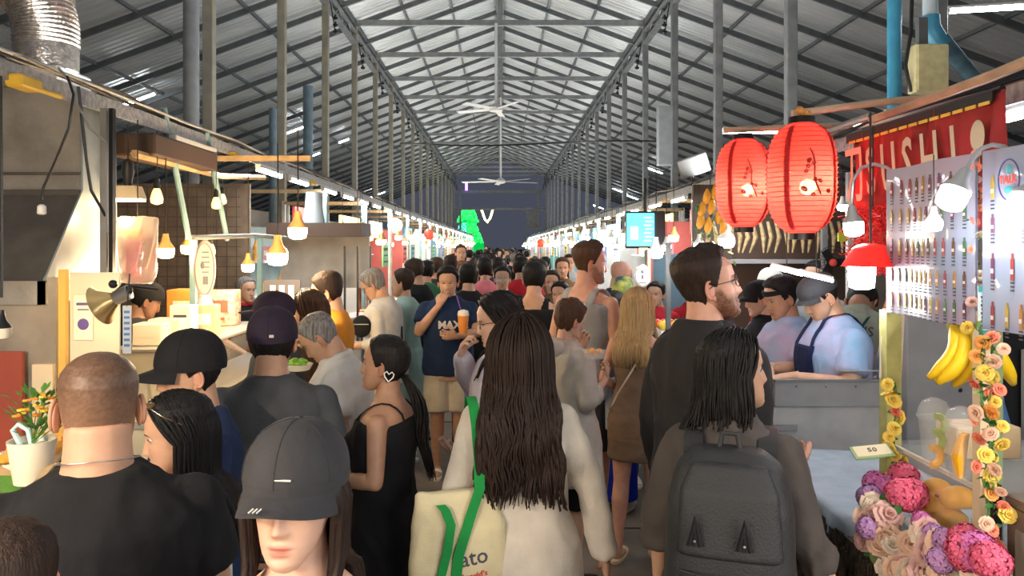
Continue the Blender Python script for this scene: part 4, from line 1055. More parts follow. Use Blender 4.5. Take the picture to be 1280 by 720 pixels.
# grill stall body
r = empty('grill_stall', (-1.75, 2.4, 0), label='grill stall with smoky steel and red splash panels under the hood', cat='market stall')
smoky = mat('smoky_panel', (.40, .36, .31), .5, .3, var=.3, vscale=2.5, bump=.3, bscale=20); redp = mat('red_panel', (.42, .085, .05), .5, var=.35, vscale=2, c2=(.30, .07, .05))
MB().box((-.70, .95, 1.43), (1.0, .02, .62)).build('splash_panel', smoky, r, smooth=False)
MB().box((-.78, .90, 1.16), (.92, .02, .52)).build('red_panel', redp, r, smooth=False)
MB().box((-.25, .93, .98), (.09, .02, .76)).build('white_panel', mat('cream_panel', (.72, .62, .45), .6), r, smooth=False)
MB().box((-.30, .52, .45), (1.1, 1.16, .88), bev=.01).build('counter', smoky, r, smooth=False)
MB().box((-.28, .52, .905), (1.12, 1.18, .03), bev=.004).build('worktop', hoodm, r, smooth=False)
MB().box((-.185, .97, 1.35), (.03, .03, .85)).build('yellow_upright', mat('yellow_wood', (.72, .45, .12), .6), r, smooth=False)
brd = MB().box((-.06, 1.0, 1.53), (.22, .012, .46)).build('notice_board', mat('board_cream', (.66, .60, .50), .6), r, smooth=False)
pp = MB().box((-.105, .985, 1.56), (.085, .004, .20)).build('paper_notice', mat('paper', (.78, .75, .66), .7), r, smooth=False); pp.parent = brd
b = MB(); b.lathe((-.105, .982, 1.53), [(.02, -.001), (.026, 0), (.02, .001)], 14, M=Matrix.Rotation(R(90), 3, 'X')); b.box((-.105, .982, 1.62), (.06, .002, .012)).box((-.105, .982, 1.595), (.05, .002, .006)); q_ = b.build('notice_print', mat('print_purple', (.12, .08, .3), .6), r, smooth=False); q_.parent = brd
# clamp lamp
lp = at(146, 372, 3.1); r = empty('clamp_lamp', lp, label='silver clamp lamp aimed at the cream notice board', cat='lamp')
dv = (at(112, 388, 3.1)-lp).normalized(); 
M = Vector((0, 0, 1)).rotation_difference(dv).to_matrix()
MB().lathe((0, 0, 0), [(.012, -.06), (.030, -.055), (.030, 0), (.028, .01)], 20, M=M).build('lamp_body', mat('brushed_metal', (.5, .47, .44), .3, .9), r)
MB().lathe((0, 0, 0), [(.026, .005), (.060, .055), (.085, .075), (.083, .077), (.056, .056), (.022, .008)], 24, M=M, cap=False).build('reflector', mat('reflector_gold', (.75, .55, .25), .25, .8), r)
MB().sphere(M @ Vector((0, 0, .045)), .022, 12, 8).build('bulb', bulb_w, r)
MB().tube([M @ Vector((0, 0, -.06)), Vector((0, 0, .03)), Vector((.02, .02, .05)), Vector((.05, .25, .02))], .008, 6).build('arm', M_black, r)
b = MB().sphere((-.015, 0, .055), .018, 10, 8); b.sphere((.045, 0, .028), .02, 10, 8); b.build('joint', M_black, r)
point('clamp_glow', lp+dv*.12, 2.5, (1, .72, .35), .03)
# hanging tag below lamp
r = empty('hanging_tag', at(159, 412, 3.0), label='narrow clear tag with blue print hanging under the clamp lamp', cat='tag'); MB().box((0, 0, 0), (.034, .004, .19)).build('tag_card', mat('tag_pale', (.62, .66, .70), .4), r, smooth=False)
b = MB(); [b.box((0, -.003, .07-.022*k), (.022, .002, .010)) for k in range(7)]; b.build('tag_print', mat('print_blue', (.1, .25, .55), .6), r, smooth=False); MB().cyl((0, 0, .09), (0, .02, .22), .003, 5).build('string', M_cord, r)
# plant pot, tray, price board on the ledge
Yp = 1.95; zt = at(0, 612, Yp).z
r = empty('stall_ledge', (-1.35, 1.9, 0), label='low display ledge with green mat and black edge board, bottom left', cat='display counter')
ledge = mat('ledge_wood', (.62, .42, .22), .6, var=.2)
MB().box((-.05, .10, zt-.07), (.62, .50, .12), bev=.004).build('ledge_top', ledge, r, smooth=False); MB().box((-.05, .12, (zt-.13)/2), (.5, .40, zt-.13)).build('base', smoky, r, smooth=False)
MB().box((-.07, .02, zt-.004), (.45, .30, .008)).build('green_mat', mat('green_mat', (.12, .30, .04), .8, bump=.8, bscale=80), r, smooth=False)
# the black lettered board slanting from (72,610) to (78,585)
A_ = at(30, 622, 1.72); B_ = at(79, 588, 2.12); d_ = (B_-A_); rot = math.atan2(d_.y, d_.x)
bo = empty('price_board', (A_+B_)/2+Vector((0, 0, -.02)), rot, label='black strip board with pale handwritten words on the ledge edge', cat='sign')
MB().box((0, 0, 0), (d_.length, .012, .085)).build('board', mat('chalk_black', (.012, .012, .012), .6), bo, smooth=False); MB().box((0, 0, .045), (d_.length, .016, .008)).build('top_edge', ledge, bo, smooth=False)
text_on(bo, 'Sweet And To', .062, (.0, -.0075, -.005), (R(90), 0, 0), mat('chalk', (.55, .55, .52), .8), sx=.85, shear=.15)
MB().box((-d_.length*.42, -.008, .0), (.05, .006, .09)).build('red_tab', signm[0], bo, smooth=False)
zp = zt+.006; pl = at(40, 590, 1.98)
r = empty('flower_pot', (pl.x, pl.y, zp), label='white pot with small orange and yellow flowers on the green mat', cat='potted plant')
pr_ = .058; MB().lathe((0, 0, 0), [(.034, 0), (.042, .005), (.056, .10), (.058, .115), (.052, .115), (.048, .10)], 24).build('pot', mat('pot_white', (.72, .68, .56), .35), r)
b = MB(); q = random.Random(4); fl = MB(); f2 = MB()
for k in range(90):
    a = q.uniform(0, 6.28); h_ = q.uniform(.03, .16); rr_ = q.uniform(.01, .075)*(.4+h_*5); p = Vector((rr_*math.cos(a)+.02, rr_*math.sin(a), .11+h_*.8)); d1 = Vector((math.cos(a), math.sin(a), q.uniform(.3, 1.2))).normalized()
    b.tube([p, p+d1*.015, p+d1*.032], [.001, .006, .001], 4, flat=.3)
    if k % 6 == 0: b.tube([(0, 0, .1), p], .0012, 4)
b.build('leaves', mat('leaf', (.07, .20, .025), .6, var=.3, vscale=30), r)
for k in range(26):
    a = q.uniform(0, 6.28); rr_ = q.uniform(.01, .075); p = Vector((rr_*math.cos(a)+.025, rr_*math.sin(a), .17+q.uniform(0, .06))); fb = MB()
    for t in range(6): fb.sphere(p+Vector((.006*math.cos(t*1.047), .006*math.sin(t*1.047), 0)), (.005, .005, .003), 6, 4)
    fb.build('flower', mat('flower_orange', (.85, .32, .03), .6) if k % 3 else mat('flower_yellow', (.85, .62, .06), .6), r)
MB().tube([(-.03, 0, .10), (-.05, 0, .14), (-.035, 0, .155), (-.01, 0, .14), (0, 0, .1)], .007, 8).build('spout', mat('pale_teal', (.45, .65, .65), .5), r)
c = place_good(0, (-1.30, 2.17, zt+.003), .3, 'tray of small orange fried snacks behind the flower pot', 'x', .8)
if 'group' in c: del c['group']
c = place_good(3, (-1.62, 2.05, zt+.003), .3, 'tray of golden snacks at the left edge of the ledge', 'x', .8)
if 'group' in c: del c['group']
# ------------------------------------------------------------ left stall two: bulbs, teal poles, boxes, mesh wall
wood = mat('wood_rail', (.55, .37, .18), .6, var=.2, vscale=10)
r = empty('sauce_stall', (-2.0, 4.0, 0), label='left stall with teal poles, piled packs and wire mesh behind', cat='market stall')
MB().box((.24, 1.3, .5), (.42, 3.3, 1.0), bev=.01).build('counter', bodym[3], r, smooth=False); MB().box((.24, 1.3, 1.02), (.46, 3.34, .04), bev=.005).build('worktop2', bodym[5], r, smooth=False) if False else MB().box((.24, 1.3, 1.02), (.46, 3.34, .04), bev=.005).build('worktop', mat('steel_top', (.5, .48, .44), .35, .5), r, smooth=False)
for (a, c_) in (((242, 415), (242, 300)), ((325, 420), (325, 298))):
    A_ = at(*a, 4.75 if a[0] < 300 else 6.1); C_ = at(*c_, 4.75 if a[0] < 300 else 6.1); MB().box((A_.x+2.0, A_.y-4.0, (1.04+C_.z)/2), (.036, .036, C_.z-1.04)).build('teal_post', post_m, r, smooth=False)
A_ = at(205, 135, 4.3); C_ = at(236, 298, 4.7); MB().tube([A_-Vector((2*-1, 4, 0)), C_-Vector((-2, 4, 0))], .018, 8).build('leaning_pole', post_m, r)
A_ = at(258, 165, 4.9); C_ = at(284, 300, 5.3); MB().tube([A_-Vector((-2, 4, 0)), C_-Vector((-2, 4, 0))], .018, 8).build('leaning_pole', post_m, r)
b = MB(); A_ = at(240, 297, 4.75)-Vector((-2, 4, 0)); b.tube([A_, A_+Vector((.2, .6, .02)), A_+Vector((.32, 1.35, .0))], .016, 8); b.build('top_rail', steel, r)
for (a, c_, Y1_, Y2_) in (((170, 190), (330, 232), 4.2, 6.5), ((150, 205), (275, 218), 5.2, 5.6)):
    pass
MB().tube([at(168, 192, 3.9)-Vector((-2, 4, 0)), at(275, 220, 5.4)-Vector((-2, 4, 0)), at(330, 222, 6.0)-Vector((-2, 4, 0))], .022, 6).build('wood_rail', wood, r)
MB().box((at(200, 190, 4.4).x+2.0, .5, at(200, 190, 4.4).z), (.26, .9, .12), bev=.01).build('dark_box', mat('dark_brown_box', (.09, .055, .04), .6), r, smooth=False)
MB().box((at(305, 178, 5.4).x+1.9, 1.3, at(240, 200, 5.4).z), (1.2, .04, .035)).build('wood_rail', wood, r, smooth=False)
mesh_b = MB()
for k in range(30): mesh_b.box((-3.0+.09*k, 2.9, 1.75), (.008, .008, 1.3))
for k in range(15): mesh_b.box((-1.7, 2.9, 1.15+.09*k), (2.7, .008, .008))
mesh_b.build('wire_mesh', mat('mesh_brown', (.10, .07, .05), .6), r, smooth=False)
MB().box((-1.7, 3.0, 1.6), (2.8, .03, 1.7)).build('mesh_backing', mat('brown_cloth', (.20, .145, .10), .8, var=.15), r, smooth=False)
MB().box((-2.0, 1.6, 1.2), (.04, 3.4, 2.4)).build('side_board', mat('brown_cloth', (.20, .145, .10)), r, smooth=False)
MB().box((.14, .75, 1.325), (.42, 1.5, .015)).build('case_top', mat('steel_top', (.5, .48, .44)), r, smooth=False); MB().box((.34, .75, 1.18), (.006, 1.46, .27)).build('case_glass', M_glass, r, smooth=False); MB().box((.14, .01, 1.18), (.40, .012, .27)).build('case_end', bodym[3], r, smooth=False)
# packs on that counter (each a thing)
def pack(px, py, Y, d, m, lb, pm=None, z=1.334, cat='box', name='carton'):
    p = at(px, py, Y); r = empty(name, (p.x, p.y, z), RR.uniform(-.1, .1), label=lb, cat=cat); MB().box((0, 0, d[2]/2), d, bev=.006).build('box_body', m, r, smooth=False)
    b = MB(); b.box((0, -d[1]/2-.001, d[2]*.55), (d[0]*.6, .002, d[2]*.35)); b.box((0, -d[1]/2-.001, d[2]*.2), (d[0]*.4, .002, d[2]*.08)); b.build('print', pm or print_w, r, smooth=False); return r
foam = mat('foam_box', (.80, .72, .55), .6); orange = mat('orange_box', (.80, .33, .06), .6)
pk = [(190, 4.2, (.16, .14, .12), foam, 'open-top cream foam box nearest the capped cook', foam), (211, 4.35, (.18, .15, .13), foam, 'second cream foam box, right of the one by the cook', foam), (236, 5.0, (.22, .18, .26), orange, 'orange carton stack behind the foam boxes', signm[1]), (230, 4.45, (.13, .1, .2), signm[1], 'cream printed carton left of the teal post', print_m), (258, 4.6, (.14, .1, .19), mat('kraft', (.66, .50, .30), .7), 'tan carton right of the teal post under the oval sign', print_w),
      (277, 5.25, (.22, .16, .24), mat('patterned_pack', (.45, .22, .14), .5, c2=(.8, .7, .6), vscale=40), 'stack of patterned snack packs right of the oval sign', signm[0])]
for (px, Y, d, m, lb, pm) in pk: pack(px, 400, Y, d, m, lb, pm)
# oval sign
p = at(256, 336, 4.6); r = empty('oval_sign', p, R(14), label='tall oval pink and grey sign with a dark ring on the teal post', cat='sign')
MB().lathe((0, 0, 0), [(.060, -.008), (.064, 0), (.060, .008)], 32, M=Matrix.Diagonal((1, 1, 2.75)).to_3x3() @ Matrix.Rotation(R(90), 3, 'X')).build('sign_plate', mat('oval_pink', (.62, .47, .44), .5), r)
b = MB(); b.tube([(.054*math.cos(t), -.011, .155*math.sin(t)) for t in [2*PI*k/30 for k in range(31)]], .0025, 5); 
for k in range(5): b.box((.005, -.010, .10-.03*k), (.05-.006*abs(k-2), .002, .008))
b.sphere((-.012, -.009, .02), (.012, .003, .02), 8, 6); b.box((.005, -.010, -.07), (.03, .002, .05)); b.build('sign_print', mat('print_grey', (.16, .17, .2), .6), r, smooth=False)
MB().lathe((0, .0, -.22), [(.05, 0), (.03, .06), (.02, .065)], 14).build('stand', mat('pale_blue', (.45, .6, .7), .5), r)
# clear bag of goods hanging
p = at(172, 310, 3.75); r = empty('plastic_bag', p, label='clear crinkled plastic bag with red and pink packets hanging by the hood', cat='bag')
b = MB(); b.rings([(0, 0, -.17, .07, .05), (0, 0, -.12, .085, .06), (0, 0, 0, .09, .055), (0, 0, .10, .095, .04), (.0, 0, .15, .10, .02)], 20); me = remesh(b, .008, 2); wrinkle(me, .010, (22, 22, 12), 3); link(me, 'bag_film', mat('clear_film', (.85, .75, .65), .12, alpha=.38, spec=1.), r)
MB().box((-.02, 0, -.05), (.07, .04, .17), bev=.01).build('packet', mat('pink_pack', (.65, .12, .16), .4), r); MB().box((.045, 0, -.02), (.045, .04, .16), rot=Euler((0, R(15), 0)), bev=.01).build('packet', mat('brown_pack', (.40, .18, .08), .4), r); MB().box((-.01, -.02, .07), (.09, .03, .05), bev=.01).build('packet', mat('orange_pack', (.85, .42, .1), .4), r)
MB().cyl((0, 0, .15), (0, 0, 2.5-p.z), .003, 5).build('string', M_cord, r)
# floodlight
p = at(160, 240, 3.9); r = empty('floodlight', p, label='square hanging floodlight with a dark socket above the plastic bag', cat='lamp')
MB().add([(-.055, -.04, .03), (.055, -.04, .03), (.055, .04, .03), (-.055, .04, .03), (-.075, -.05, -.035), (.075, -.05, -.035), (.075, .05, -.035), (-.075, .05, -.035)], [(0, 1, 5, 4), (1, 2, 6, 5), (2, 3, 7, 6), (3, 0, 4, 7), (3, 2, 1, 0), (4, 5, 6, 7)]).build('housing', mat('lamp_beige', (.50, .42, .30), .5), r, smooth=False)
MB().box((0, 0, -.042), (.14, .09, .010)).build('lens', mat('flood_glow', (1, .8, .5), .4, emit=(1., .75, .4), es=10), r, smooth=False); MB().lathe((0, 0, .03), [(.02, 0), (.022, .03), (.03, .06), (.028, .12), (.01, .14)], 12).build('socket', M_black, r); MB().cyl((0, 0, .16), (0, 0, 2.5-p.z), .004, 5).build('cord', M_cord, r)
# bulbs of the left stalls
for (px, py, Y, sz, kd, lb) in ((196, 247, 4.1, .040, 'dim', 'teardrop filament bulb glowing beside the floodlight'), (207, 315, 4.2, .046, 'warm', 'warm round bulb, left of two, over the cook in the dark headband'), (235, 311, 4.9, .045, 'warm', 'warm round bulb just left of the oval sign'), (270, 255, 5.0, .036, 'dim', 'long filament bulb, left of two, behind the leaning teal pole'), (278, 250, 5.6, .036, 'dim', 'long filament bulb, right of two, behind the leaning teal pole'), (264, 313, 5.0, .034, 'dim', 'amber filament bulb right behind the oval sign'), (310, 334, 5.3, .044, 'warm', 'warm bulb above the woman in black with a red collar'),
                            (347, 322, 4.6, .062, 'warm', 'large T-shaped warm bulb, lower of the two big ones'), (372, 290, 5.0, .062, 'warm', 'large T-shaped warm bulb, upper of the two big ones'), (428, 342, 8.0, .045, 'warm', 'small warm bulb just above the boy in the orange shirt'), (447, 336, 8.6, .05, 'warm', 'small warm bulb above the grey-haired man in white, left'), (478, 302, 9.5, .05, 'warm', 'orange-glowing bulb beside the pale blue round sign')):
    bulbc(at(px, py, Y), sz, kd, 2.5, lb)
for (px, py, Y, e, c_) in ((207, 315, 4.0, 6, (1, .74, .42)), (240, 290, 4.8, 4, (1, .70, .38)), (310, 334, 5.1, 5, (1, .74, .42)), (347, 325, 4.4, 15, (1, .72, .42)), (372, 293, 4.8, 14, (1, .72, .42)), (165, 250, 3.8, 1.5, (1, .7, .35))):
    point('bulb_glow', at(px, py+12, Y)-Vector((0, .1, .05)), e, c_, .05)
# white fridge, shelf unit and hood behind the big bulbs
r = empty('back_kitchen', (-1.75, 7.4, 0), label='greyish kitchen unit with a white panel and cowl behind the two big bulbs', cat='kitchen unit')
MB().box((0, 0, .6), (.9, .5, 1.2), bev=.01).build('cabinet', bodym[4], r, smooth=False); MB().box((.05, .0, 1.72), (.86, .05, .50)).build('white_panel', mat('steamy_white', (.36, .33, .28), .5, var=.25, vscale=3), r, smooth=False); MB().box((0, 0, 2.03), (.9, .5, .13)).build('dark_band', mat('dark_brown_box', (.1, .07, .05)), r, smooth=False)
MB().lathe((-.04, -.1, 2.09), [(.11, 0), (.09, .12), (.07, .30)], 16).build('cowl', mat('cowl_white', (.35, .40, .42), .5), r)
for k in range(3): MB().box((.30+.12*k, -.3, 1.4), (.018, .018, .95)).build('black_rod', M_black, r, smooth=False)
# decorative dark hanging board etc. filling between poles left mid
for (px, py, Y, d, m, lb) in ((345, 385, 5.0, (.24, .02, .16), print_m, 'small black sign with pale strokes behind the capped man in grey'),):
    p = at(px+8, 365, Y); r = empty('small_sign', p, label=lb, cat='sign'); MB().box((0, 0, 0), d).build('board', m, r, smooth=False); b = MB()
    for k in range(3): b.box((-.06+.06*k, -.012, 0), (.035, .003, .09)).box((-.06+.06*k, -.013, 0), (.015, .003, .04), mi=0)
    b.build('print', foam, r, smooth=False); MB().box((0, .02, -p.z/2), (.02, .02, p.z)).build('stake', post_w, r, smooth=False)
# ------------------------------------------------------------ right foreground
silver = mat('silver_neck', (.55, .57, .60), .35, .6)
red_s = mat('red_shade', (.85, .03, .025), .4, emit=(.9, .02, .01), es=.25)
# lanterns
lanm = mat('lantern_paper', (.62, .02, .02), .65)
nt = lanm.node_tree; bs0 = nt.nodes['Principled BSDF']; tl_ = nt.nodes.new('ShaderNodeBsdfTranslucent'); tl_.inputs[0].default_value = (.95, .10, .08, 1); tp_ = nt.nodes.new('ShaderNodeBsdfTransparent'); tp_.inputs[0].default_value = (1, .22, .15, 1)
m1 = nt.nodes.new('ShaderNodeMixShader'); m1.inputs[0].default_value = .55; m2 = nt.nodes.new('ShaderNodeMixShader'); m2.inputs[0].default_value = .10
nt.links.new(bs0.outputs[0], m1.inputs[1]); nt.links.new(tl_.outputs[0], m1.inputs[2]); nt.links.new(m1.outputs[0], m2.inputs[1]); nt.links.new(tp_.outputs[0], m2.inputs[2]); nt.links.new(m2.outputs[0], nt.nodes['Material Output'].inputs[0])
def lantern(p, s, lb, zt, hot=1):
    r = empty('paper_lantern', p, label=lb, cat='lantern')
    prof = []; H_ = .25
    n = 23
    for k in range(n*2+1):
        t = -1+2*k/(n*2); rad = .148*(1-abs(t)**3.2)**.42 if abs(t) < .97 else .05
        rad = max(.052, rad)
        prof.append((rad+(0.003 if k % 2 else -.003), t*H_))
    M = Matrix.Scale(s, 3)
    b = MB().lathe((0, 0, 0), prof, 40, M=M, cap=False); b.build('shade', lanm, r, angle=None)
    MB().lathe((0, 0, 0), [(.055*s, -.275*s), (.056*s, -.245*s), (.05*s, -.243*s)], 20).build('bottom_ring', M_black, r); MB().lathe((0, 0, 0), [(.05*s, .243*s), (.058*s, .245*s), (.056*s, .275*s)], 20).build('top_ring', M_black, r)
    b = MB(); 
    for q in range(4):
        a = -PI/2+R(-38+76*q) if False else R(-90+(-46, 44, 134, 226)[q]); pts = []
        for k in range(2, 2*n-1, 2):
            rad, z = prof[k]; pts.append(Vector(((rad+.002)*s*math.cos(a), (rad+.002)*s*math.sin(a), z*s)))
        b.tube(pts, [.013*s]*len(pts), 6, flat=.22, up=(math.cos(a), math.sin(a), 0))
    b.build('seam_strip', mat('lantern_red_dark', (.55, .015, .02), .6), r)
    b = MB()
    for k in range(1, 2*n, 2):
        rad, z = prof[k]; b.tube([((rad+.0035)*s*math.cos(t), (rad+.0035)*s*math.sin(t), z*s) for t in [2*PI*j/40 for j in range(41)]], .0013*s, 4, cap=False)
    b.build('bamboo_ribs', mat('rib_red', (.38, .01, .012), .6), r)
    b = MB(); q = random.Random(8)
    def on(u, v): 
        a = R(-90)+u; t = v/H_; rad = .148*(1-abs(t)**3.2)**.42+.0035; return Vector((rad*s*math.cos(a), rad*s*math.sin(a), v*s))
    br = [on(-.15+.28*t+.05*math.sin(7*t), .12-.20*t) for t in [k/12 for k in range(13)]]
    b.tube(br, [.0036*s]*13, 5); 
    for k in range(12):
        u, v = q.uniform(-.35, .42), q.uniform(-.10, .07); c = on(u, v)
        for t in range(5): b.sphere(on(u+.045*math.cos(t*1.257), v+.0065*math.sin(t*1.257)), .0046*s, 5, 4)
    b.build('branch_print', mat('print_maroon', (.22, .02, .02), .6), r)
    MB().sphere((.02*s, -.02*s, -.04*s), .035*s, 12, 8).build('inner_bulb', mat('lantern_bulb', (1, .9, .6), .4, emit=(1, .85, .55), es=60), r)
    point('lantern_light', Vector(p)+Vector((.01, -.03, -.03)), 9.5, (1, .80, .72), .03)
    MB().cyl((0, 0, .27*s), (0, 0, zt-p[2]), .004, 5).build('cord', M_cord, r)
    return r
pL = at(1002, 223, 3.55); lantern(pL, 1.04, 'big red paper lantern with a plum branch print, right of the pair', at(1002, 140, 3.55).z)
pL2 = at(929, 229, 4.35); lantern(pL2, 1.02, 'big red paper lantern, left and slightly smaller of the pair', at(929, 162, 4.35).z)
r = empty('pole_frame', at(1110, 130, 3.6), label='pale wooden poles crossing above the red lanterns', cat='pole')
O = at(1110, 130, 3.6); pw = mat('pale_pole', (.58, .42, .30), .6, var=.15)
MB().tube([at(990, 142, 3.55)-O, at(1100, 128, 3.55)-O, at(1225, 116, 3.4)-O], .017, 8).build('pole', pw, r); MB().tube([at(905, 163, 4.35)-O, at(1110, 154, 4.3)-O], .017, 8).build('pole', pw, r); MB().tube([at(1000, 175, 4.9)-O, at(1090, 145, 3.8)-O], .02, 8).build('pole', steel, r)
MB().tube([at(1090, 150, 3.7)-O, at(1240, 95, 2.7)-O, at(1300, 70, 2.5)-O], .02, 6).build('pole', pw, r); b = MB(); [b.sphere(at(1000+k*5, 138+(k % 3)*3, 3.53)-O, .02, 8, 6) for k in range(3)]; b.build('rope_knot', mat('orange_rope', (.7, .3, .08), .7), r)
# red banner
BX = 1.68
def bpt(px, f_): # f_ 0 top..1 bottom along the aisle-parallel plane
    Y = BX*F/(px-VX); return Vector((BX, Y, 2.40-f_*.42))
r = empty('red_banner', (BX, 3.1, 2.2), label='dark red festival banner with big cream letters hanging above the menus', cat='banner')
v = []; f = []; N1, N2 = 40, 12; Ya, Yb = 3.62, 2.52
for i in range(N1+1):
    for j in range(N2+1):
        y = Ya+(Yb-Ya)*i/N1; z = .20-.46*j/N2; v.append((.015*math.sin(i*.9+j*.3)+.01*math.sin(i*2.1), y-3.1, z))
for i in range(N1):
    for j in range(N2): a = i*(N2+1)+j; f.append((a, a+1, a+N2+2, a+N2+1))
b = MB().add(v, f); o = b.build('cloth', mat('banner_red', (.36, .025, .03), .7, var=.25, vscale=5, bump=.4, bscale=30), r, angle=None); sm = o.modifiers.new('s', 'SOLIDIFY'); sm.thickness = .004
b = MB(); b.box((-.018, 0, .185), (.008, 1.08, .035)); b.build('black_hem', M_black, r, smooth=False); b = MB()
for k in range(14): b.box((-.024, -.5+.075*k, .165), (.004, .058, .012))
b.build('yellow_stripe', mat('stripe_yellow', (.80, .55, .08), .6), r, smooth=False)
MB().cyl((.0, -.56, .205), (0, .56, .205), .012, 8).build('rod', M_black, r)
cm_ = mat('banner_cream', (.62, .55, .42), .7)
for k, ch in enumerate('刀SUSHI'):
    o = text_on(r, ch, .30, (-.030, .44-.155*k, .0), (R(90), 0, R(-90)), cm_, sx=.62, shear=-.12, bold=.004, name='letter')
b = MB(); b.sphere((-.028, -.47, .06), (.004, .04, .055), 14, 10); b.sphere((-.028, -.45, -.04), (.004, .035, .05), 10, 8); b.build('pale_emblem', cm_, r)
# red tinsel and blossom string under the banner
r = empty('tinsel_garland', (1.62, 3.3, 2.0), label='fluffy red tinsel decoration hanging below the banner', cat='garland')
b = MB(); q = random.Random(3)
for k in range(900):
    p = Vector((q.gauss(0, .03), q.uniform(-.10, .16), q.uniform(-.24, .05))); d1 = Vector((q.uniform(-1, 1), q.uniform(-1, 1), q.uniform(-1, .6))).normalized(); b.tube([p, p+d1*.03], [.004, .001], 3)
o = b.build('tinsel', mat('tinsel_red', (.75, .03, .03), .35), r); o['kind'] = 'stuff'; MB().cyl((0, 0, .0), (0, 0, .4), .004, 5).build('string', M_cord, r)
# menu boards (parallel with the aisle)
MX = 1.305
menum = mat('menu_lilac', (.40, .25, .35), .35, c2=(.27, .33, .46), vscale=2.2, coat=.4); menum2 = mat('menu_blue', (.25, .34, .48), .35, c2=(.36, .30, .45), vscale=1.5, coat=.4)
drink = [mat('drink_%d' % k, c, .5) for k, c in enumerate(((.30, .04, .04), (.45, .20, .04), (.14, .06, .03), (.06, .14, .05), (.50, .36, .06), (.14, .04, .09), (.7, .66, .64)))]
def menu(ya, yb, zt_, zb_, m, lb, rows, emblem=False, seed=1):
    yc, zc = (ya+yb)/2, (zt_+zb_)/2; W = ya-yb; Hh = zt_-zb_; r = empty('menu_board', (MX, yc, zc), label=lb, cat='menu board')
    v = []; f = []; n1 = 16
    for i in range(n1+1):
        t = i/n1; x = .012*math.sin(t*7)*1.0
        for (xx, zz) in ((x, Hh/2), (x, -Hh/2), (x+.006, -Hh/2), (x+.006, Hh/2)): v.append((xx, W/2-W*t, zz))
    for i in range(n1):
        for j in range(4): f.append((i*4+j, i*4+4+j, i*4+4+(j+1) % 4, i*4+(j+1) % 4))
    MB().add(v, f).build('panel', m, r, angle=40)
    q = random.Random(seed); b = MB(); xo = lambda y: .012*math.sin((W/2-y)/W*7)-.0025
    for ri, (zf, n, hh) in enumerate(rows):
        z = Hh*(.5-zf)
        for k in range(n):
            y = W*(.44-.86*k/max(1, n-1)); x = xo(y); c = q.randrange(6); w_ = min(.012, W*.3/n)
            b.box((x, y, z), (.002, w_, hh), mi=c); b.box((x, y, z+hh*.62), (.002, w_*.45, hh*.28), mi=c); b.box((x-.001, y, z-.1*hh), (.002, w_*.8, hh*.22), mi=6)
            for t in range(3): b.box((x, y, z-hh*.62-.010*t), (.001, w_*1.2, .004), mi=7)
    b.build('drink_prints', drink+[print_m], r, smooth=False)
    if emblem:
        b = MB(); cy = W*.32; cz = Hh*.32
        b.tube([(-.006, cy+.040*math.cos(t), cz+.052*math.sin(t)) for t in [2*PI*k/30 for k in range(31)]], .0018, 5); b.build('emblem_ring', mat('print_navy', (.04, .06, .2), .6), r)
        text_on(r, 'TALK', .028, (-.008, cy, cz), (R(90), 0, R(-90)), signm[0], bold=.001, name='emblem_word'); b = MB(); b.sphere((-.006, cy, cz+.028), (.002, .01, .012), 8, 6); b.sphere((-.006, cy, cz-.026), (.002, .018, .01), 8, 6); b.build('emblem_mark', mat('print_teal', (.05, .35, .4), .6), r)
    return r
Ym = lambda px: MX*F/(px-VX)
menu(Ym(1108), Ym(1216), 2.135, 1.655, menum, 'lilac drinks menu banner with rows of bottles, left of the flower string', [(.15, 9, .040), (.34, 10, .036), (.55, 11, .042), (.74, 12, .036), (.91, 12, .036)], seed=2)
menu(Ym(1228), Ym(1500), 2.135, 1.655, menum2, 'pale blue drinks menu banner with a ringed emblem at the right edge', [(.22, 5, .05), (.42, 6, .04), (.66, 9, .055), (.92, 12, .05)], True, seed=5)
r = empty('small_menu', (MX-.05, Ym(1180)+.35, 1.60), label='slim price list strip with orange print tied to the yellow-green post', cat='menu board')
p = at(1115, 430, 2.60); r.location = p; MB().box((0, 0, 0), (.075, .004, .24), rot=Euler((0, R(3), 0)), bev=0).build('sheet', mat('sheet_cream', (.72, .66, .58), .5), r, smooth=False); b = MB(); q = random.Random(9)
for k in range(13): b.box((-.012, -.004, .105-.0165*k), (.035, .002, .006), mi=k % 3).box((.024, -.004, .105-.0165*k), (.014, .002, .010), mi=1)
b.build('sheet_print', [print_m, orange, mat('print_ltblue', (.35, .55, .75), .6)], r, smooth=False)
r = empty('teal_menu_strip', at(1229, 392, 2.06), label='narrow white strip with a teal head and foot hanging between the two menus', cat='sign'); MB().box((0, 0, 0), (.028, .004, .15)).build('strip', mat('strip_pale', (.62, .72, .74), .5), r, smooth=False); MB().box((0, -.003, .068), (.028, .003, .018)).box((0, -.003, -.06), (.028, .003, .03)).build('teal_ends', mat('teal_print', (.05, .32, .30), .5), r, smooth=False); b = MB(); [b.box((.002*(k % 2), -.003, .045-.011*k), (.016, .002, .006)) for k in range(8)]; b.build('strip_print', print_m, r, smooth=False)
MB().cyl((0, 0, .075), (0, 0, .30), .002, 4).build('string', M_cord, r)
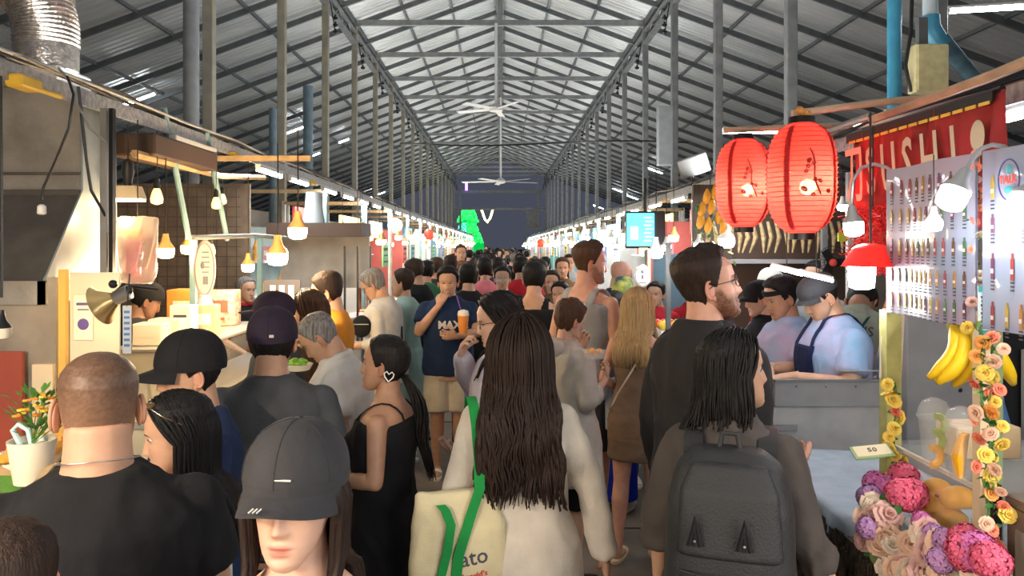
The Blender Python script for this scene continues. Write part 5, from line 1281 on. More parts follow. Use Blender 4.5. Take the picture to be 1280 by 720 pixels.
# gooseneck lamps
def goose(pb, dirv, arm, sz, lb, e=9):
    r = empty('gooseneck_lamp', pb, label=lb, cat='lamp'); M = Vector((0, 0, 1)).rotation_difference(-Vector(dirv).normalized()).to_matrix(); s = sz
    MB().lathe((0, 0, 0), [(.5*s, -.95*s), (.92*s, -.7*s), (s, -.1*s), (s, .5*s)], 20, M=M).build('bulb', bulb_c, r); MB().lathe((0, 0, 0), [(s*1.03, .45*s), (s*1.0, .7*s), (.55*s, 1.3*s), (.42*s, 2.1*s), (.30*s, 2.3*s)], 20, M=M).build('neck', silver, r)
    MB().tube([Vector(M @ Vector((0, 0, 2.2*s)))]+[Vector(a)-Vector(pb) for a in arm], .006, 8).build('arm', silver, r); point('lamp_glow', Vector(pb)+Vector(dirv).normalized()*s*1.6, e, (.97, .98, 1), .03)
    return r
goose(at(1191, 246, 1.95), (-.45, -.1, -.8), [at(1216, 198, 1.97), at(1226, 186, 1.98), at(1240, 181, 1.99), at(1255, 183, 2.0), at(1268, 196, 2.02), at(1272, 230, 2.05)], .036, 'large white bulb on a silver gooseneck in front of the lilac menu', .7)
goose(at(1278, 254, 1.9), (-.45, -.1, -.8), [at(1300, 205, 1.95), at(1330, 190, 1.97)], .034, 'white gooseneck bulb cut off by the right edge', .7)
goose(at(1067, 284, 2.7), (.05, -.1, -1), [at(1064, 252, 2.7), at(1066, 226, 2.7), at(1076, 210, 2.7), at(1092, 205, 2.7), at(1108, 209, 2.7), at(1120, 218, 2.7)], .034, 'white bulb on a pale gooseneck left of the lilac menu', 1.5)
bulbc(at(1167, 281, 2.1), .023, 'cool', None, 'small white bulb glowing low in front of the lilac menu')
r = empty('red_lampshade', at(1088, 322, 2.62), label='bright red lampshade hanging beside the lower left corner of the lilac menu', cat='lamp')
MB().lathe((0, 0, 0), [(.095, -.03), (.092, -.028), (.058, .03), (.045, .042), (.02, .048)], 28).build('shade', red_s, r); MB().lathe((-.03, 0, -.06), [(.02, -.05), (.040, -.042), (.044, 0), (.044, .03)], 20).build('bulb', bulb_c, r); MB().cyl((0, 0, .05), (0, 0, .5), .004, 5).build('cord', M_cord, r); point('lamp_glow', at(1062, 380, 2.70), 1.2, (1, .97, .92), .03)
# flower string between menus, rose garlands, hydrangeas
leafm = mat('leaf_silk', (.05, .17, .04), .5, var=.35, vscale=40); leafl = mat('leaf_pale', (.22, .32, .10), .55, var=.3, vscale=40)
petal = {k: mat('petal_'+k, c, .6, var=.18, vscale=60, sss=.0) for k, c in {'coral': (.78, .22, .13), 'yellow': (.80, .58, .10), 'peach': (.75, .48, .34), 'blush': (.70, .42, .38), 'cream': (.72, .60, .48), 'pink': (.75, .12, .22), 'magenta': (.62, .16, .42), 'lilac': (.50, .26, .52), 'orange': (.80, .35, .08)}.items()}
def rose_mesh(seed, n=3):
    b = MB(); q = random.Random(seed)
    for ring in range(n+1):
        cnt = (3, 5, 6, 7)[ring]; rad = (.10, .38, .68, .95)[ring]; h0 = (.75, .70, .52, .28)[ring]; open_ = (.05, .25, .55, .95)[ring]
        for k in range(cnt):
            a0 = 2*PI*(k+.5*ring)/cnt+q.uniform(-.2, .2); v = []; f = []; NU, NV = 6, 5; wd = (1.5, 1.0, .75, .62)[ring]
            for i in range(NV+1):
                t = i/NV
                for j in range(NU+1):
                    u = (j/NU*2-1); a = a0+u*wd*(.55+.45*math.sin(PI*min(1, t*1.0)*.9)); rr_ = rad*(.25+.75*t)+open_*.25*t*t+.06*u*u*t; z = -.35+(h0+.35)*math.sin(t*PI*.5)-open_*.22*t**3-.10*u*u*t+q.uniform(-.015, .015)
                    v.append((rr_*math.cos(a), rr_*math.sin(a), z))
            for i in range(NV):
                for j in range(NU): p = i*(NU+1)+j; f.append((p, p+1, p+NU+2, p+NU+1))
            b.add(v, f)
    b.sphere((0, 0, -.2), (.35, .35, .3), 8, 6); return b.mesh('rose')
def leaf_mesh():
    b = MB(); v = []; f = []
    for i in range(8):
        t = i/7; w_ = .42*math.sin(PI*t**.8)*(1-.2*t)
        for s_ in (-1, 0, 1): v.append((s_*w_, t*1.5, .25*t*t-.12*abs(s_)*-1*math.sin(PI*t)))
    for i in range(7):
        for j in range(2): f.append((i*3+j, i*3+j+1, i*3+j+4, i*3+j+3))
    n0 = len(v); v += [(x, y, z-.03) for x, y, z in v]; f += [tuple(reversed([q+n0 for q in ff])) for ff in f]
    return b.add(v, f).mesh('leaf')
def hyd_mesh(seed):
    b = MB(); q = random.Random(seed)
    for k in range(64):
        z = 1-2*(k+.5)/64*.82; rr_ = math.sqrt(max(0, 1-z*z)); a = k*2.399; c = Vector((rr_*math.cos(a), rr_*math.sin(a), z)); M = Vector((0, 0, 1)).rotation_difference(c).to_matrix(); tw = q.uniform(0, 1.5); s = .31; kz = q.uniform(.93, 1.12)
        for t in range(4):
            an = tw+t*PI/2; e = Vector((math.cos(an), math.sin(an), 0)); e2 = Vector((-e.y, e.x, 0)); lift = q.uniform(.2, .5)
            pts = [Vector((0, 0, 0)), e*.5*s*1.2+e2*.45*s+Vector((0, 0, lift*s)), e*1.15*s+Vector((0, 0, .1*s)), e*.5*s*1.2-e2*.45*s+Vector((0, 0, lift*s))]
            b.add([M @ p+c*kz for p in pts], [(0, 3, 2, 1)])
    b.sphere((0, 0, 0), .80, 12, 8); return b.mesh('hydrangea')
RM = [rose_mesh(k) for k in range(3)]; LM = leaf_mesh(); HM_ = [hyd_mesh(k) for k in range(2)]
for m_ in RM+[LM]+HM_: m_.polygons.foreach_set('use_smooth', [True]*len(m_.polygons))
for m_ in RM+HM_+[LM]: m_.materials.append(petal['coral'])
def inst(me, name, m, parent, loc, dr, s, spin=0.):
    o = bpy.data.objects.new(name, me); col.objects.link(o); o.parent = parent; o.location = loc; q = Vector((0, 0, 1)).rotation_difference(Vector(dr).normalized()) @ Euler((0, 0, spin)).to_quaternion(); o.rotation_euler = q.to_euler(); o.scale = (s, s, s)
    o.material_slots[0].link = 'OBJECT'; o.material_slots[0].material = m; return o
def garland(name, lb, path, n, cols, s, seed, leaves=2, spread=.03, facing=(-.6, -1, .1), cat='garland'):
    q = random.Random(seed); path = [Vector(p) for p in path]; r = empty(name, path[0], label=lb, cat=cat); L0 = path[0]
    MB().tube([p-L0 for p in path], .004, 5).build('stem', leafm, r)
    for k in range(n):
        t = (k+.5)/n*(len(path)-1); i = min(int(t), len(path)-2); p = path[i].lerp(path[i+1], t-i)-L0; d = Vector(facing)+Vector((q.gauss(0, .6), q.gauss(0, .4), q.gauss(0, .4))); side = Vector((q.uniform(-spread, spread), q.uniform(-spread, spread)*.6-.01, q.uniform(-spread, spread)*.3))
        inst(RM[k % 3], 'rose', petal[q.choice(cols)], r, p+side, d, s*q.uniform(.75, 1.1), q.uniform(0, 6))
        for j in range(leaves): inst(LM, 'leaf', q.choice([leafm, leafm, leafl]), r, p+side*.4, Vector((q.uniform(-1, 1), -.4, q.uniform(-1, 1))), s*q.uniform(.8, 1.2), q.uniform(0, 6))
    return r
garland('flower_string', 'green leaf and pink flower string hanging between the two menu boards', [at(1222, 186, 2.12), at(1220, 250, 2.12), at(1217, 320, 2.12), at(1214, 385, 2.12)], 12, ['blush', 'coral', 'cream'], .013, 4, 5, .012)
garland('rose_garland', 'yellow and coral rose garland climbing the near showcase post', [at(1224, 405, 2.02), at(1230, 440, 2.0), at(1226, 480, 2.0), at(1228, 510, 1.98), at(1240, 535, 1.98), at(1236, 570, 1.97), at(1230, 600, 1.97), at(1236, 640, 1.97), at(1234, 680, 1.97)], 34, ['yellow', 'coral', 'yellow', 'peach', 'orange'], .0175, 6, 3, .035)
garland('rose_garland', 'short yellow and pink rose garland on the far yellow-green post', [at(1118, 478, 2.5), at(1122, 505, 2.5), at(1116, 540, 2.5), at(1118, 575, 2.48), at(1118, 600, 2.48)], 12, ['yellow', 'coral', 'yellow', 'blush'], .021, 9, 2, .03)
# showcase stall
r = empty('fruit_showcase', (1.33, 2.0, 0), label='fruit stall showcase with clear glass front and wooden frame, lower right', cat='showcase')
fw = mat('frame_wood', (.55, .36, .20), .5, var=.2, vscale=12); gp = mat('green_post', (.42, .42, .16), .5, var=.15, vscale=20)
fr_ = mat('frame_bronze', (.20, .15, .11), .4, .4)
MB().box((.30, .32, .40), (.62, .54, .78), bev=.01).build('base_cabinet', bodym[5], r, smooth=False)
MB().box((.30, .32, .80), (.64, .56, .03)).build('display_floor', mat('shelf_white', (.62, .60, .58), .4), r, smooth=False)
MB().box((.0, .32, 1.0), (.006, .54, .40)).build('front_glass', M_glass, r, smooth=False); MB().box((.30, .59, 1.0), (.60, .006, .40)).build('side_glass', M_glass, r, smooth=False); MB().box((.30, .32, 1.21), (.62, .56, .010)).build('top_glass', M_glass, r, smooth=False)
MB().box((.30, .32, .935), (.60, .52, .008)).build('glass_shelf', M_glass, r, smooth=False); MB().box((-.002, .32, 1.205), (.012, .56, .012)).build('edge_strip', mat('edge_pale', (.60, .55, .46), .4), r, smooth=False)
MB().box((0.0, .59, .83), (.05, .05, 1.66)).build('green_post', gp, r, smooth=False)
MB().box((0.0, .10, .85), (.028, .035, 1.7)).build('wood_post', mat('post_cream', (.66, .52, .34), .5), r, smooth=False); MB().box((.035, .10, .85), (.026, .035, 1.7)).build('green_post', mat('post_green2', (.18, .26, .13), .5), r, smooth=False)
MB().box((.0, .04, .62), (.02, .02, 1.24)).build('dark_edge', M_black, r, smooth=False)
r = empty('second_showcase', (1.34, 1.62, 0), label='second showcase with a bronze frame and flowers inside, bottom right corner', cat='showcase')
MB().box((.30, 0, 1.22), (.64, .74, .03), bev=.004).build('top_frame', mat('frame_bronze', (.30, .2, .14)), r, smooth=False); MB().box((.30, 0, 1.18), (.64, .74, .05)).build('top_band', fr_, r, smooth=False); MB().box((0, .35, .6), (.03, .03, 1.18)).build('corner_post', fr_, r, smooth=False); MB().box((0, 0, .98), (.006, .7, .36)).build('front_glass', M_glass, r, smooth=False)
MB().box((.32, 0, .4), (.6, .72, .8), bev=.005).build('base_cabinet', bodym[5], r, smooth=False)
q = random.Random(12)
for k in range(16): inst(RM[k % 3], 'rose', petal[q.choice(['coral', 'yellow', 'peach'])], r, (.06+q.uniform(0, .1), -.2+.55*q.random(), .84+.26*q.random()), (-1, -.8, q.uniform(0, .6)), .026, q.uniform(0, 6))
# hydrangea and rose bank in front of showcase
r = empty('flower_bank', (1.20, 2.15, .8), label='thick bank of pink hydrangeas and beige roses before the fruit showcase', cat='flower arrangement')
q = random.Random(31); O = Vector((1.20, 2.15, .8))
for (px, py, Y, c_, s_) in ((1108, 612, 2.42, 'magenta', .042), (1130, 596, 2.42, 'pink', .04), (1138, 618, 2.32, 'pink', .046), (1128, 618, 2.3, 'pink', .045), (1088, 622, 2.4, 'lilac', .036), (1094, 605, 2.45, 'magenta', .036), (1153, 652, 2.2, 'magenta', .026), (1168, 668, 2.12, 'lilac', .028), (1182, 676, 2.06, 'lilac', .03), (1208, 676, 2.0, 'pink', .038), (1222, 690, 1.92, 'magenta', .044), (1208, 690, 1.94, 'pink', .042), (1238, 700, 1.86, 'pink', .04), (1085, 660, 2.3, 'lilac', .03), (1176, 700, 2.0, 'lilac', .03)):
    inst(HM_[q.randrange(2)], 'hydrangea', petal[c_], r, at(px, py, Y)-O, (-.5, -1, .4), s_, q.uniform(0, 6))
k = 0
while k < 58:
    px, py = q.uniform(1078, 1250), q.uniform(625, 760); 
    if py < 612+(px-1078)*.62 or py > 690+(px-1078)*.9: continue
    Y = 2.38-(px-1078)*.0026-(py-620)*.0007; inst(RM[k % 3], 'rose', petal[q.choice(['cream', 'peach', 'blush', 'peach', 'cream', 'blush'])], r, at(px, py, Y)-O, (-.4+q.gauss(0, .4), -1, .2+q.gauss(0, .4)), q.uniform(.026, .040), q.uniform(0, 6)); k += 1
for k in range(46):
    px, py = q.uniform(1076, 1250), q.uniform(615, 740); 
    if py < 606+(px-1078)*.55: continue
    Y = 2.38-(px-1078)*.0026; inst(LM, 'leaf', q.choice([leafm, leafl]), r, at(px, py, Y)-O, (q.uniform(-1, 1), -.6, q.uniform(-1, 1)), q.uniform(.022, .035), q.uniform(0, 6))
# mangoes in the showcase
mango = mat('mango_skin', (.88, .42, .01), .4, var=.12, vscale=15)
b = MB(); b.sphere((0, 0, 0), (.064, .040, .034), 24, 16)
for i, v_ in enumerate(b.v): x = v_[0]; b.v[i] = (x, v_[1]*(1-.25*x/.064), v_[2]*(1-.22*x/.064)+.005*math.cos(x*40))
m0 = None
for (px, py, Y, rz, lb) in ((1172, 613, 2.44, .5, 'ripe yellow mango at the back left of the showcase pile'), (1174, 630, 2.39, .2, 'ripe yellow mango at the front of the showcase pile'), (1202, 624, 2.33, -.3, 'ripe yellow mango on the right of the showcase pile'), (1186, 648, 2.36, .1, 'lowest yellow mango in the showcase, below the pile')):
    p = at(px, py, Y)
    if m0 is None: m0 = empty('mango', p, rz, label=lb, cat='mango'); b.build('fruit', mango, m0, angle=None); MB().cyl((-.06, 0, .0), (-.072, 0, .006), .004, 6).build('stalk', mat('stalk', (.12, .08, .03), .7), m0)
    else: dup(m0, p, rz, label=lb)
tr = empty('fruit_dish', at(1189, 650, 2.38)-Vector((0, 0, .035)), label='low pale dish carrying the mangoes inside the showcase', cat='dish'); MB().lathe((0, 0, 0), [(.05, -.055), (.08, -.05), (.12, .0), (.13, .01), (.12, .008), (.05, -.04)], 24).build('dish', mat('dish_white', (.7, .66, .6), .3), tr)
# bananas
ban = mat('banana_skin', (.90, .62, .015), .42, var=.10, vscale=10, c2=(.85, .55, .01)); bt = mat('banana_tip', (.16, .12, .03), .7)
def bananas(p, n, lb, s, seed, rz=0):
    q = random.Random(seed); r = empty('banana_bunch', p, rz, label=lb, cat='bananas')
    for k in range(n):
        row = k % 2; a = R(-52+104*(k//2)/max(1, (n//2-1)))+q.uniform(-.06, .06); pts = []; N_ = 12
        for j in range(N_+1):
            t = j/N_; th = -.25+1.2*t; rad = .03+row*.02; 
            out = (rad+.055*math.sin(min(1.4, th*1.5)+.25))*s*5.2*.2*1.0
            pts.append(Vector((math.sin(a)*(.012+.095*t)*s*1.1, -(.02+.045*math.sin(PI*t)+row*.028)*s, -.175*t*s-.01*row+.02*abs(math.sin(a))*t)))
        rs = [(.006+.0145*min(1, t*5)*(1 if t < .8 else max(.22, 1-(t-.8)*4.2)))*s for t in [j/N_ for j in range(N_+1)]]
        bb = MB().tube(pts, rs, 7).build('banana', ban, r, angle=None); tp_ = MB().sphere(pts[-1], .0045*s, 6, 5).build('tip', bt, r); tp_.parent = bb
    MB().lathe((0, -.02*s, -.005*s), [(.022*s, -.02*s), (.026*s, 0), (.016*s, .03*s), (.010*s, .06*s)], 10).build('crown', mat('banana_crown', (.42, .42, .05), .6), r); MB().cyl((0, -.02*s, .05*s), (0, -.02*s, .22*s), .002, 5).build('string', M_cord, r)
    return r
bananas(at(1188, 402, 2.25), 8, 'yellow banana bunch hanging below the lilac menu, left of two', 1.0, 3, .25); bananas(at(1212, 400, 2.3), 8, 'yellow banana bunch hanging by the near post, right of two', 1.05, 6, -.35)
# fruit cups with dome lids
cupm = mat('clear_cup', (.95, .97, .97), .04, alpha=.15, spec=.8); lidm = mat('clear_lid', (.95, .97, .97), .05, alpha=.16, spec=.8)
def fruitcup(p, kind, lb, s=1.):
    r = empty('fruit_cup', p, label=lb, cat='cup'); MB().lathe((0, 0, 0), [(.028*s, 0), (.030*s, .002), (.044*s, .145*s), (.047*s, .150*s)], 28, cap=False).build('cup', cupm, r); MB().lathe((0, 0, 0), [(.049*s, .147*s), (.050*s, .155*s), (.046*s, .16*s), (.043*s, .178*s), (.032*s, .198*s), (.012*s, .208*s), (.001*s, .209*s)], 28, cap=False).build('dome_lid', lidm, r)
    if kind == 'mango':
        for k in range(3): MB().tube([Vector((-.014+.010*k, .012*(k-1), .01)), Vector((-.020+.012*k, .012*(k-1), .07)), Vector((-.004+.012*k, .010*(k-1), .13))], [.014, .021, .010], 10, flat=.7).build('mango_slice', mango, r)
    else:
        gm_ = mat('melon_green', (.30, .38, .05), .45); 
        for k in range(3):
            c = Vector((.012*(k-1), -.012+.010*k, .035+.045*k)); MB().tube([c+Vector((.024*math.cos(t), 0, .026*math.sin(t))) for t in [R(-100+20*j) for j in range(11)]], .0115, 8).build('melon_slice', gm_ if k else mango, r)
    return r
TZ = 1.2155
fruitcup((at(1143, 560, 2.28).x+.06, 2.28, TZ), 'melon', 'clear domed cup with green and yellow fruit curls, left on the showcase', 1.0); fruitcup((at(1180, 560, 2.16).x+.05, 2.16, TZ), 'mango', 'clear domed cup with long mango slices, middle of the showcase top', 1.0); fruitcup((1.46, 2.02, TZ), 'mango', 'clear domed cup with mango half hidden behind the near post', .95)
r = empty('pineapple_box', (1.52, 2.42, TZ), label='low tan carton behind the two domed fruit cups', cat='box'); MB().box((0, 0, .05), (.20, .12, .10), bev=.004).build('box_body', mat('kraft', (.66, .5, .3)), r, smooth=False)
r = empty('price_card', at(1094, 565, 2.45), -.15, label='cream price card with a green edge sticking out left of the showcase', cat='price card'); MB().box((-.01, 0, 0), (.12, .07, .005), rot=Euler((R(18), R(-8), 0))).build('card', mat('card_green', (.25, .42, .18), .5), r, smooth=False); MB().box((-.01, 0, .004), (.105, .056, .004), rot=Euler((R(18), R(-8), 0))).build('face', mat('card_cream', (.75, .68, .45), .6), r, smooth=False)
text_on(r, '50', .03, (-.01, -.002, .0075), (R(18), R(-8), 0), print_m, name='price')
# basket with straws and red fruit on the second showcase
r = empty('straw_basket', (1.50, 1.83, 1.236), label='pink plastic basket of blue and orange straws at the right edge', cat='basket')
pk_ = mat('pink_basket', (.75, .12, .20), .4, bump=1., bscale=60); MB().rings([(0, 0, 0, .055, .05), (0, 0, .075, .068, .06), (0, 0, .077, .062, .054), (0, 0, .01, .05, .045)], 20).build('basket', pk_, r)
q = random.Random(2)
for k in range(26):
    x, y = q.uniform(-.045, .045), q.uniform(-.035, .035); MB().cyl((x*.7, y*.7, .01), (x*1.15, y*1.1, .155+q.uniform(-.01, .01)), .0042, 6).build('straw', mat('straw_blue', (.12, .22, .65), .4) if x < 0 else mat('straw_orange', (.85, .35, .05), .4), r)
r = empty('fruit_jar', (1.62, 1.98, 1.236), label='big clear jar of red and orange fruit at the right edge', cat='jar'); MB().lathe((0, 0, 0), [(.08, 0), (.085, .01), (.085, .20), (.07, .23)], 24, cap=False).build('jar_glass', cupm, r)
b = MB(); [b.sphere((q.uniform(-.06, .06), q.uniform(-.06, .06), .02+.13*q.random()), .016, 8, 6) for k in range(90)]; tag(b.build('fruit', mat('red_fruit', (.75, .06, .03), .4), r), kind='stuff'); b = MB(); [b.sphere((q.uniform(-.06, .06), q.uniform(-.06, .06), .155+.04*q.random()), .014, 8, 6) for k in range(40)]; tag(b.build('orange_fruit', mat('orange_fruit', (.85, .4, .04), .4), r), kind='stuff')
# raffia skirt and cloth table
r = tag(MB().box((1.45, 3.05, .45), (.5, .9, .88), bev=.01).build('cloth_table_base', bodym[4], smooth=False), 'low dark base of the cloth-covered table beyond the flowers', 'table')
b = MB(); n1, n2 = 30, 30
v = []; f = []
for i in range(n1+1):
    for j in range(n2+1):
        x = i/n1; y = j/n2; X_ = -.42+.84*x; Y_ = -.55+1.1*y; z = .003+.004*math.sin(9*x+5*y); ex = max(0, abs(X_)-.30); ey = max(0, abs(Y_)-.46)
        xx = math.copysign(min(abs(X_), .30)+.15*min(ex, .03), X_); yy = math.copysign(min(abs(Y_), .46)+.15*min(ey, .03), Y_); z -= (max(ex, ey))*2.2; xx += .012*math.sin(yy*40)*(ex > .02)
        v.append((1.48+xx, 3.05+yy, .94+z))
for i in range(n1):
    for j in range(n2): a = i*(n2+1)+j; f.append((a, a+n2+1, a+n2+2, a+1))
o = tag(b.add(v, f).build('table_cloth', cloth('pale_blue_cloth', (.34, .42, .50), bump=.6, bs=14), angle=None), 'wrinkled pale blue cloth spread over the table beyond the flowers', 'tablecloth'); sm = o.modifiers.new('s', 'SOLIDIFY'); sm.thickness = .004
b = MB(); q = random.Random(6)
for k in range(1400):
    y = q.uniform(2.3, 2.98); x = 1.17+q.uniform(-.03, .03)-.0*y; z = q.uniform(.45, .90); b.tube([(x, y, z), (x+q.uniform(-.02, .01), y+q.uniform(-.015, .015), z-q.uniform(.12, .25))], [.004, .002], 3)
b.box((1.19, 2.64, .45), (.03, .66, .88)); tag(b.build('raffia_skirt', mat('raffia_dark', (.075, .055, .038), .85, var=.4, vscale=40)), 'dark brown straw skirt hanging below the cloth table edge', 'straw skirt', kind='stuff')
# steel counter of the keepers, side face toward us
zt = at(0, 476, 3.6).z; r = empty('steel_counter', (1.9, 3.6, 0), label='steel-fronted serving counter where the apron vendors work', cat='counter')
st2 = mat('brushed_panel', (.26, .26, .265), .45, .5, var=.2, vscale=4); wp = mat('pale_panel', (.34, .335, .33), .5, var=.1)
MB().box((0, .0, (zt+1.12)/2), (1.20, .02, zt-1.12)).build('splash_guard', st2, r, smooth=False); MB().box((0, .0, zt), (1.2, .03, .012)).build('guard_edge', steel_d, r, smooth=False); MB().box((0, .02, .56), (1.2, .02, 1.12)).build('side_panel', wp, r, smooth=False)
MB().box((-.67, .62, .5), (.22, 1.2, 1.0), bev=.005).build('front_body', wp, r, smooth=False); MB().box((-.65, .62, 1.015), (.32, 1.24, .03)).build('worktop', st2, r, smooth=False)
MB().lathe((.16, -.02, 1.19), [(.02, -.01), (.035, 0), (.03, .01)], 14, M=Matrix.Rotation(R(90), 3, 'X')).build('knob', steel_d, r); MB().cyl((-.3, -.02, zt+.05), (.3, -.02, zt+.05), .004, 6).build('wire_rod', steel, r)
for k in range(8): MB().sphere((-.5+.14*k, -.012, zt-.025), .006, 6, 4).build('rivet', steel_d, r)
# grey cabinets behind showcase
r = empty('grey_cabinet', (2.25, 3.5, 0), label='grey bolted cabinet with a dark opening seen under the bananas', cat='cabinet'); gc = mat('cabinet_grey', (.17, .17, .175), .6, var=.1)
MB().box((-.22, 0, .8), (.34, .06, 1.6), bev=.004).build('door', gc, r, smooth=False); MB().box((.42, 0, .8), (.34, .06, 1.6), bev=.004).build('door', gc, r, smooth=False); MB().box((.09, .06, .8), (.28, .04, 1.6)).build('dark_opening', M_black, r, smooth=False); MB().box((.05, .0, .45), (.3, .05, .9)).build('lower_panel', gc, r, smooth=False); MB().tube([(.03, -.0, 1.3), (.05, -.0, 1.15), (.11, -.0, .95)], .022, 8).build('blue_strap', mat('denim_strap', (.08, .16, .32), .7), r); MB().box((.19, -.0, 1.15), (.06, .03, .5)).build('pale_strip', wp, r, smooth=False)
b = MB(); [b.lathe((x_, -.034, .9+.16*k), [(.008, -.003), (.010, 0), (.006, .003)], 8, M=Matrix.Rotation(R(90), 3, 'X')) for k in range(4) for x_ in (-.15,)]; b.build('bolt', M_black, r)
# bulb behind, LED bars over the counter
for (A, B, lb) in ((at(964, 333, 3.75), at(1003, 343, 3.75), 'slanting LED bar above the apron vendors, left piece'), (at(1000, 341, 3.72), at(1041, 351, 3.72), 'slanting LED bar above the apron vendors, right piece')):
    r = empty('led_bar', (A+B)/2, label=lb, cat='tube light'); d = (B-A)/2; MB().cyl(-d, d, .009, 10).build('tube', tube_e, r); MB().cyl(-d+Vector((0, 0, .012)), d+Vector((0, 0, .012)), .009, 8).build('housing', white_p, r); MB().cyl((0, 0, 0), (0, 0, 2.4-((A+B)/2).z), .003, 5).build('cord', M_cord, r)
point('vendor_light', at(1000, 350, 3.6)+Vector((0, 0, -.05)), 1.5, (.93, .97, 1), .1)
# back kitchen right: shelf, fan, hat rack, hanging dried goods
r = empty('vendor_back_shelf', (2.4, 6.4, 0), label='crowded back shelf with golden hanging snacks behind the apron vendors', cat='shelf')
MB().box((0, .1, 1.2), (1.5, .05, 2.4)).build('back_board', mat('dark_brown_box', (.1, .07, .05)), r, smooth=False); MB().box((0, -.1, 1.75), (1.5, .35, .03)).build('shelf', bodym[4], r, smooth=False)
q = random.Random(3); b = MB()
for k in range(22): x = -.7+.065*k; b.tube([(x, -.1, 2.08), (x+.03, -.1, 1.95), (x+q.uniform(-.02, .04), -.1, 1.82)], [.012, .02, .006], 6)
b.build('dried_snacks', mat('dried_gold', (.50, .36, .18), .6, var=.3, vscale=30), r)
r = empty('stand_fan', (1.95, 4.9, 0), label='round wire fan with a red hub behind the vendors', cat='fan'); c0 = at(1037, 328, 4.9); MB().cyl((c0.x-1.95, 0, 0), (c0.x-1.95, 0, c0.z), .015, 8).build('pole', M_black, r); b = MB()
for k in range(4): b.tube([(c0.x-1.95+(.03+.025*k)*math.cos(t), -.05, c0.z+(.03+.025*k)*math.sin(t)) for t in [2*PI*j/24 for j in range(25)]], .002, 4)
for k in range(24): a = 2*PI*k/24; b.cyl((c0.x-1.95, -.05, c0.z), (c0.x-1.95+.105*math.cos(a), -.05, c0.z+.105*math.sin(a)), .0015, 4)
b.build('wire_guard', M_black, r); MB().sphere((c0.x-1.95, -.05, c0.z), (.025, .02, .025), 12, 8).build('hub', signm[0], r)
for k in range(3): a = 2*PI*k/3; MB().box((c0.x-1.95+.05*math.cos(a), -.03, c0.z+.05*math.sin(a)), (.08, .006, .05), rot=Euler((0, -a, 0))).build('blade', M_black, r, smooth=False)
# right stall three: fruit display, TV, post
r = empty('fruit_stall', (1.15, 5.3, 0), label='white-lit fruit stall counter left of the bearded man', cat='market stall')
MB().box((.35, .55, .48), (.6, 1.1, .95), bev=.01).build('counter', bodym[5], r, smooth=False); MB().box((.33, .55, .97), (.66, 1.16, .03)).build('worktop', bodym[5], r, smooth=False)
MB().box((.10, .35, .95), (.035, .035, 1.9)).build('post', steel_d, r, smooth=False); MB().box((1.1, 1.9, .9), (1.6, .04, 1.8)).build('back_board', bodym[2], r, smooth=False)
MB().box((.25, .5, 1.12), (.42, .35, .25)).build('display_step', mat('lit_white', (.85, .87, .88), .5), r, smooth=False)
fr = {'a': mat('fr_yellow', (.85, .60, .05), .4), 'b': mat('fr_green', (.25, .50, .06), .4), 'c': mat('fr_orange', (.85, .35, .03), .4), 'd': mat('fr_red', (.65, .06, .04), .4)}; q = random.Random(14); k = 0; first = {}
for i in range(8):
    for j in range(4):
        cm = q.choice('aaabcd'); p = Vector((1.22+.052*i, 5.68+.075*j, 1.245+.036)); nm = {'a': 'yellow', 'b': 'green', 'c': 'orange', 'd': 'red'}[cm]
        if cm not in first: first[cm] = tag(MB().sphere((0, 0, 0), (.033, .033, .030), 12, 8).build('fruit', fr[cm], loc=p), '%s fruit heaped on the lit white step of the fruit stall' % nm, 'fruit', '%s fruits on the lit step' % nm)
        else: c = first[cm].copy(); col.objects.link(c); c.location = p
for i in range(9):
    p = Vector((1.22+.07*(i % 3), 5.38+.09*(i//3), .985+.036)); c = first[q.choice(list(first))].copy(); col.objects.link(c); c.location = p
tvp = at(807, 287, 6.9); r = empty('television', tvp, R(-8), label='flat television with a bright blue and green screen over the fruit stall', cat='television')
MB().box((.0, .1, 0), (.36, .12, .34), bev=.01).build('casing', M_black, r, smooth=False); 
scr = mat('tv_screen', (.1, .5, .7), .3, emit=(.05, .42, .75), es=2.0, c2=(.2, .6, .35), vscale=3)
b = MB().box((-.045, .032, 0), (.25, .012, .30), bev=0); b.build('screen', scr, r, smooth=False); b = MB(); [b.box((.02+.015*(k % 2), .024, .11-.035*k), (.07, .004, .012)) for k in range(7)]; b.box((-.10, .024, -.03), (.07, .004, .12)); b.build('screen_content', mat('screen_ltgreen', (.4, .8, .7), .4, emit=(.35, .8, .7), es=1.6), r, smooth=False); MB().cyl((0, .1, .17), (0, .1, 2.5-tvp.z), .015, 8).build('mount', M_black, r)
bulbc(at(820, 316, 5.5), .052, 'cool', 2.5, 'big glaring white bulb below the television'); point('bulb_glow', at(820, 330, 5.3), 5, (.95, .98, 1), .06)
for (px, py, Y, sz, lb) in ((755, 290, 7.8, .045, 'warm-white bulb left of the television, upper left one'), (765, 299, 8.4, .04, 'warm-white bulb left of the television, lower one'), (782, 294, 7.4, .04, 'orange-white bulb touching the left edge of the television'), (908, 302, 5.6, .06, 'glaring bulb left of the left lantern, above the bearded man'), (874, 307, 6.4, .045, 'cool bulb above the bearded man beside the hanging mangoes'), (833, 309, 6.3, .04, 'flat bright lamp right of the glaring bulb below the television'), (1053, 259, 5.4, .035, 'small warm bulb right of the right lantern')):
    bulbc(at(px, py, Y), sz, 'cool' if 'orange' not in lb else 'warm', 2.4, lb)
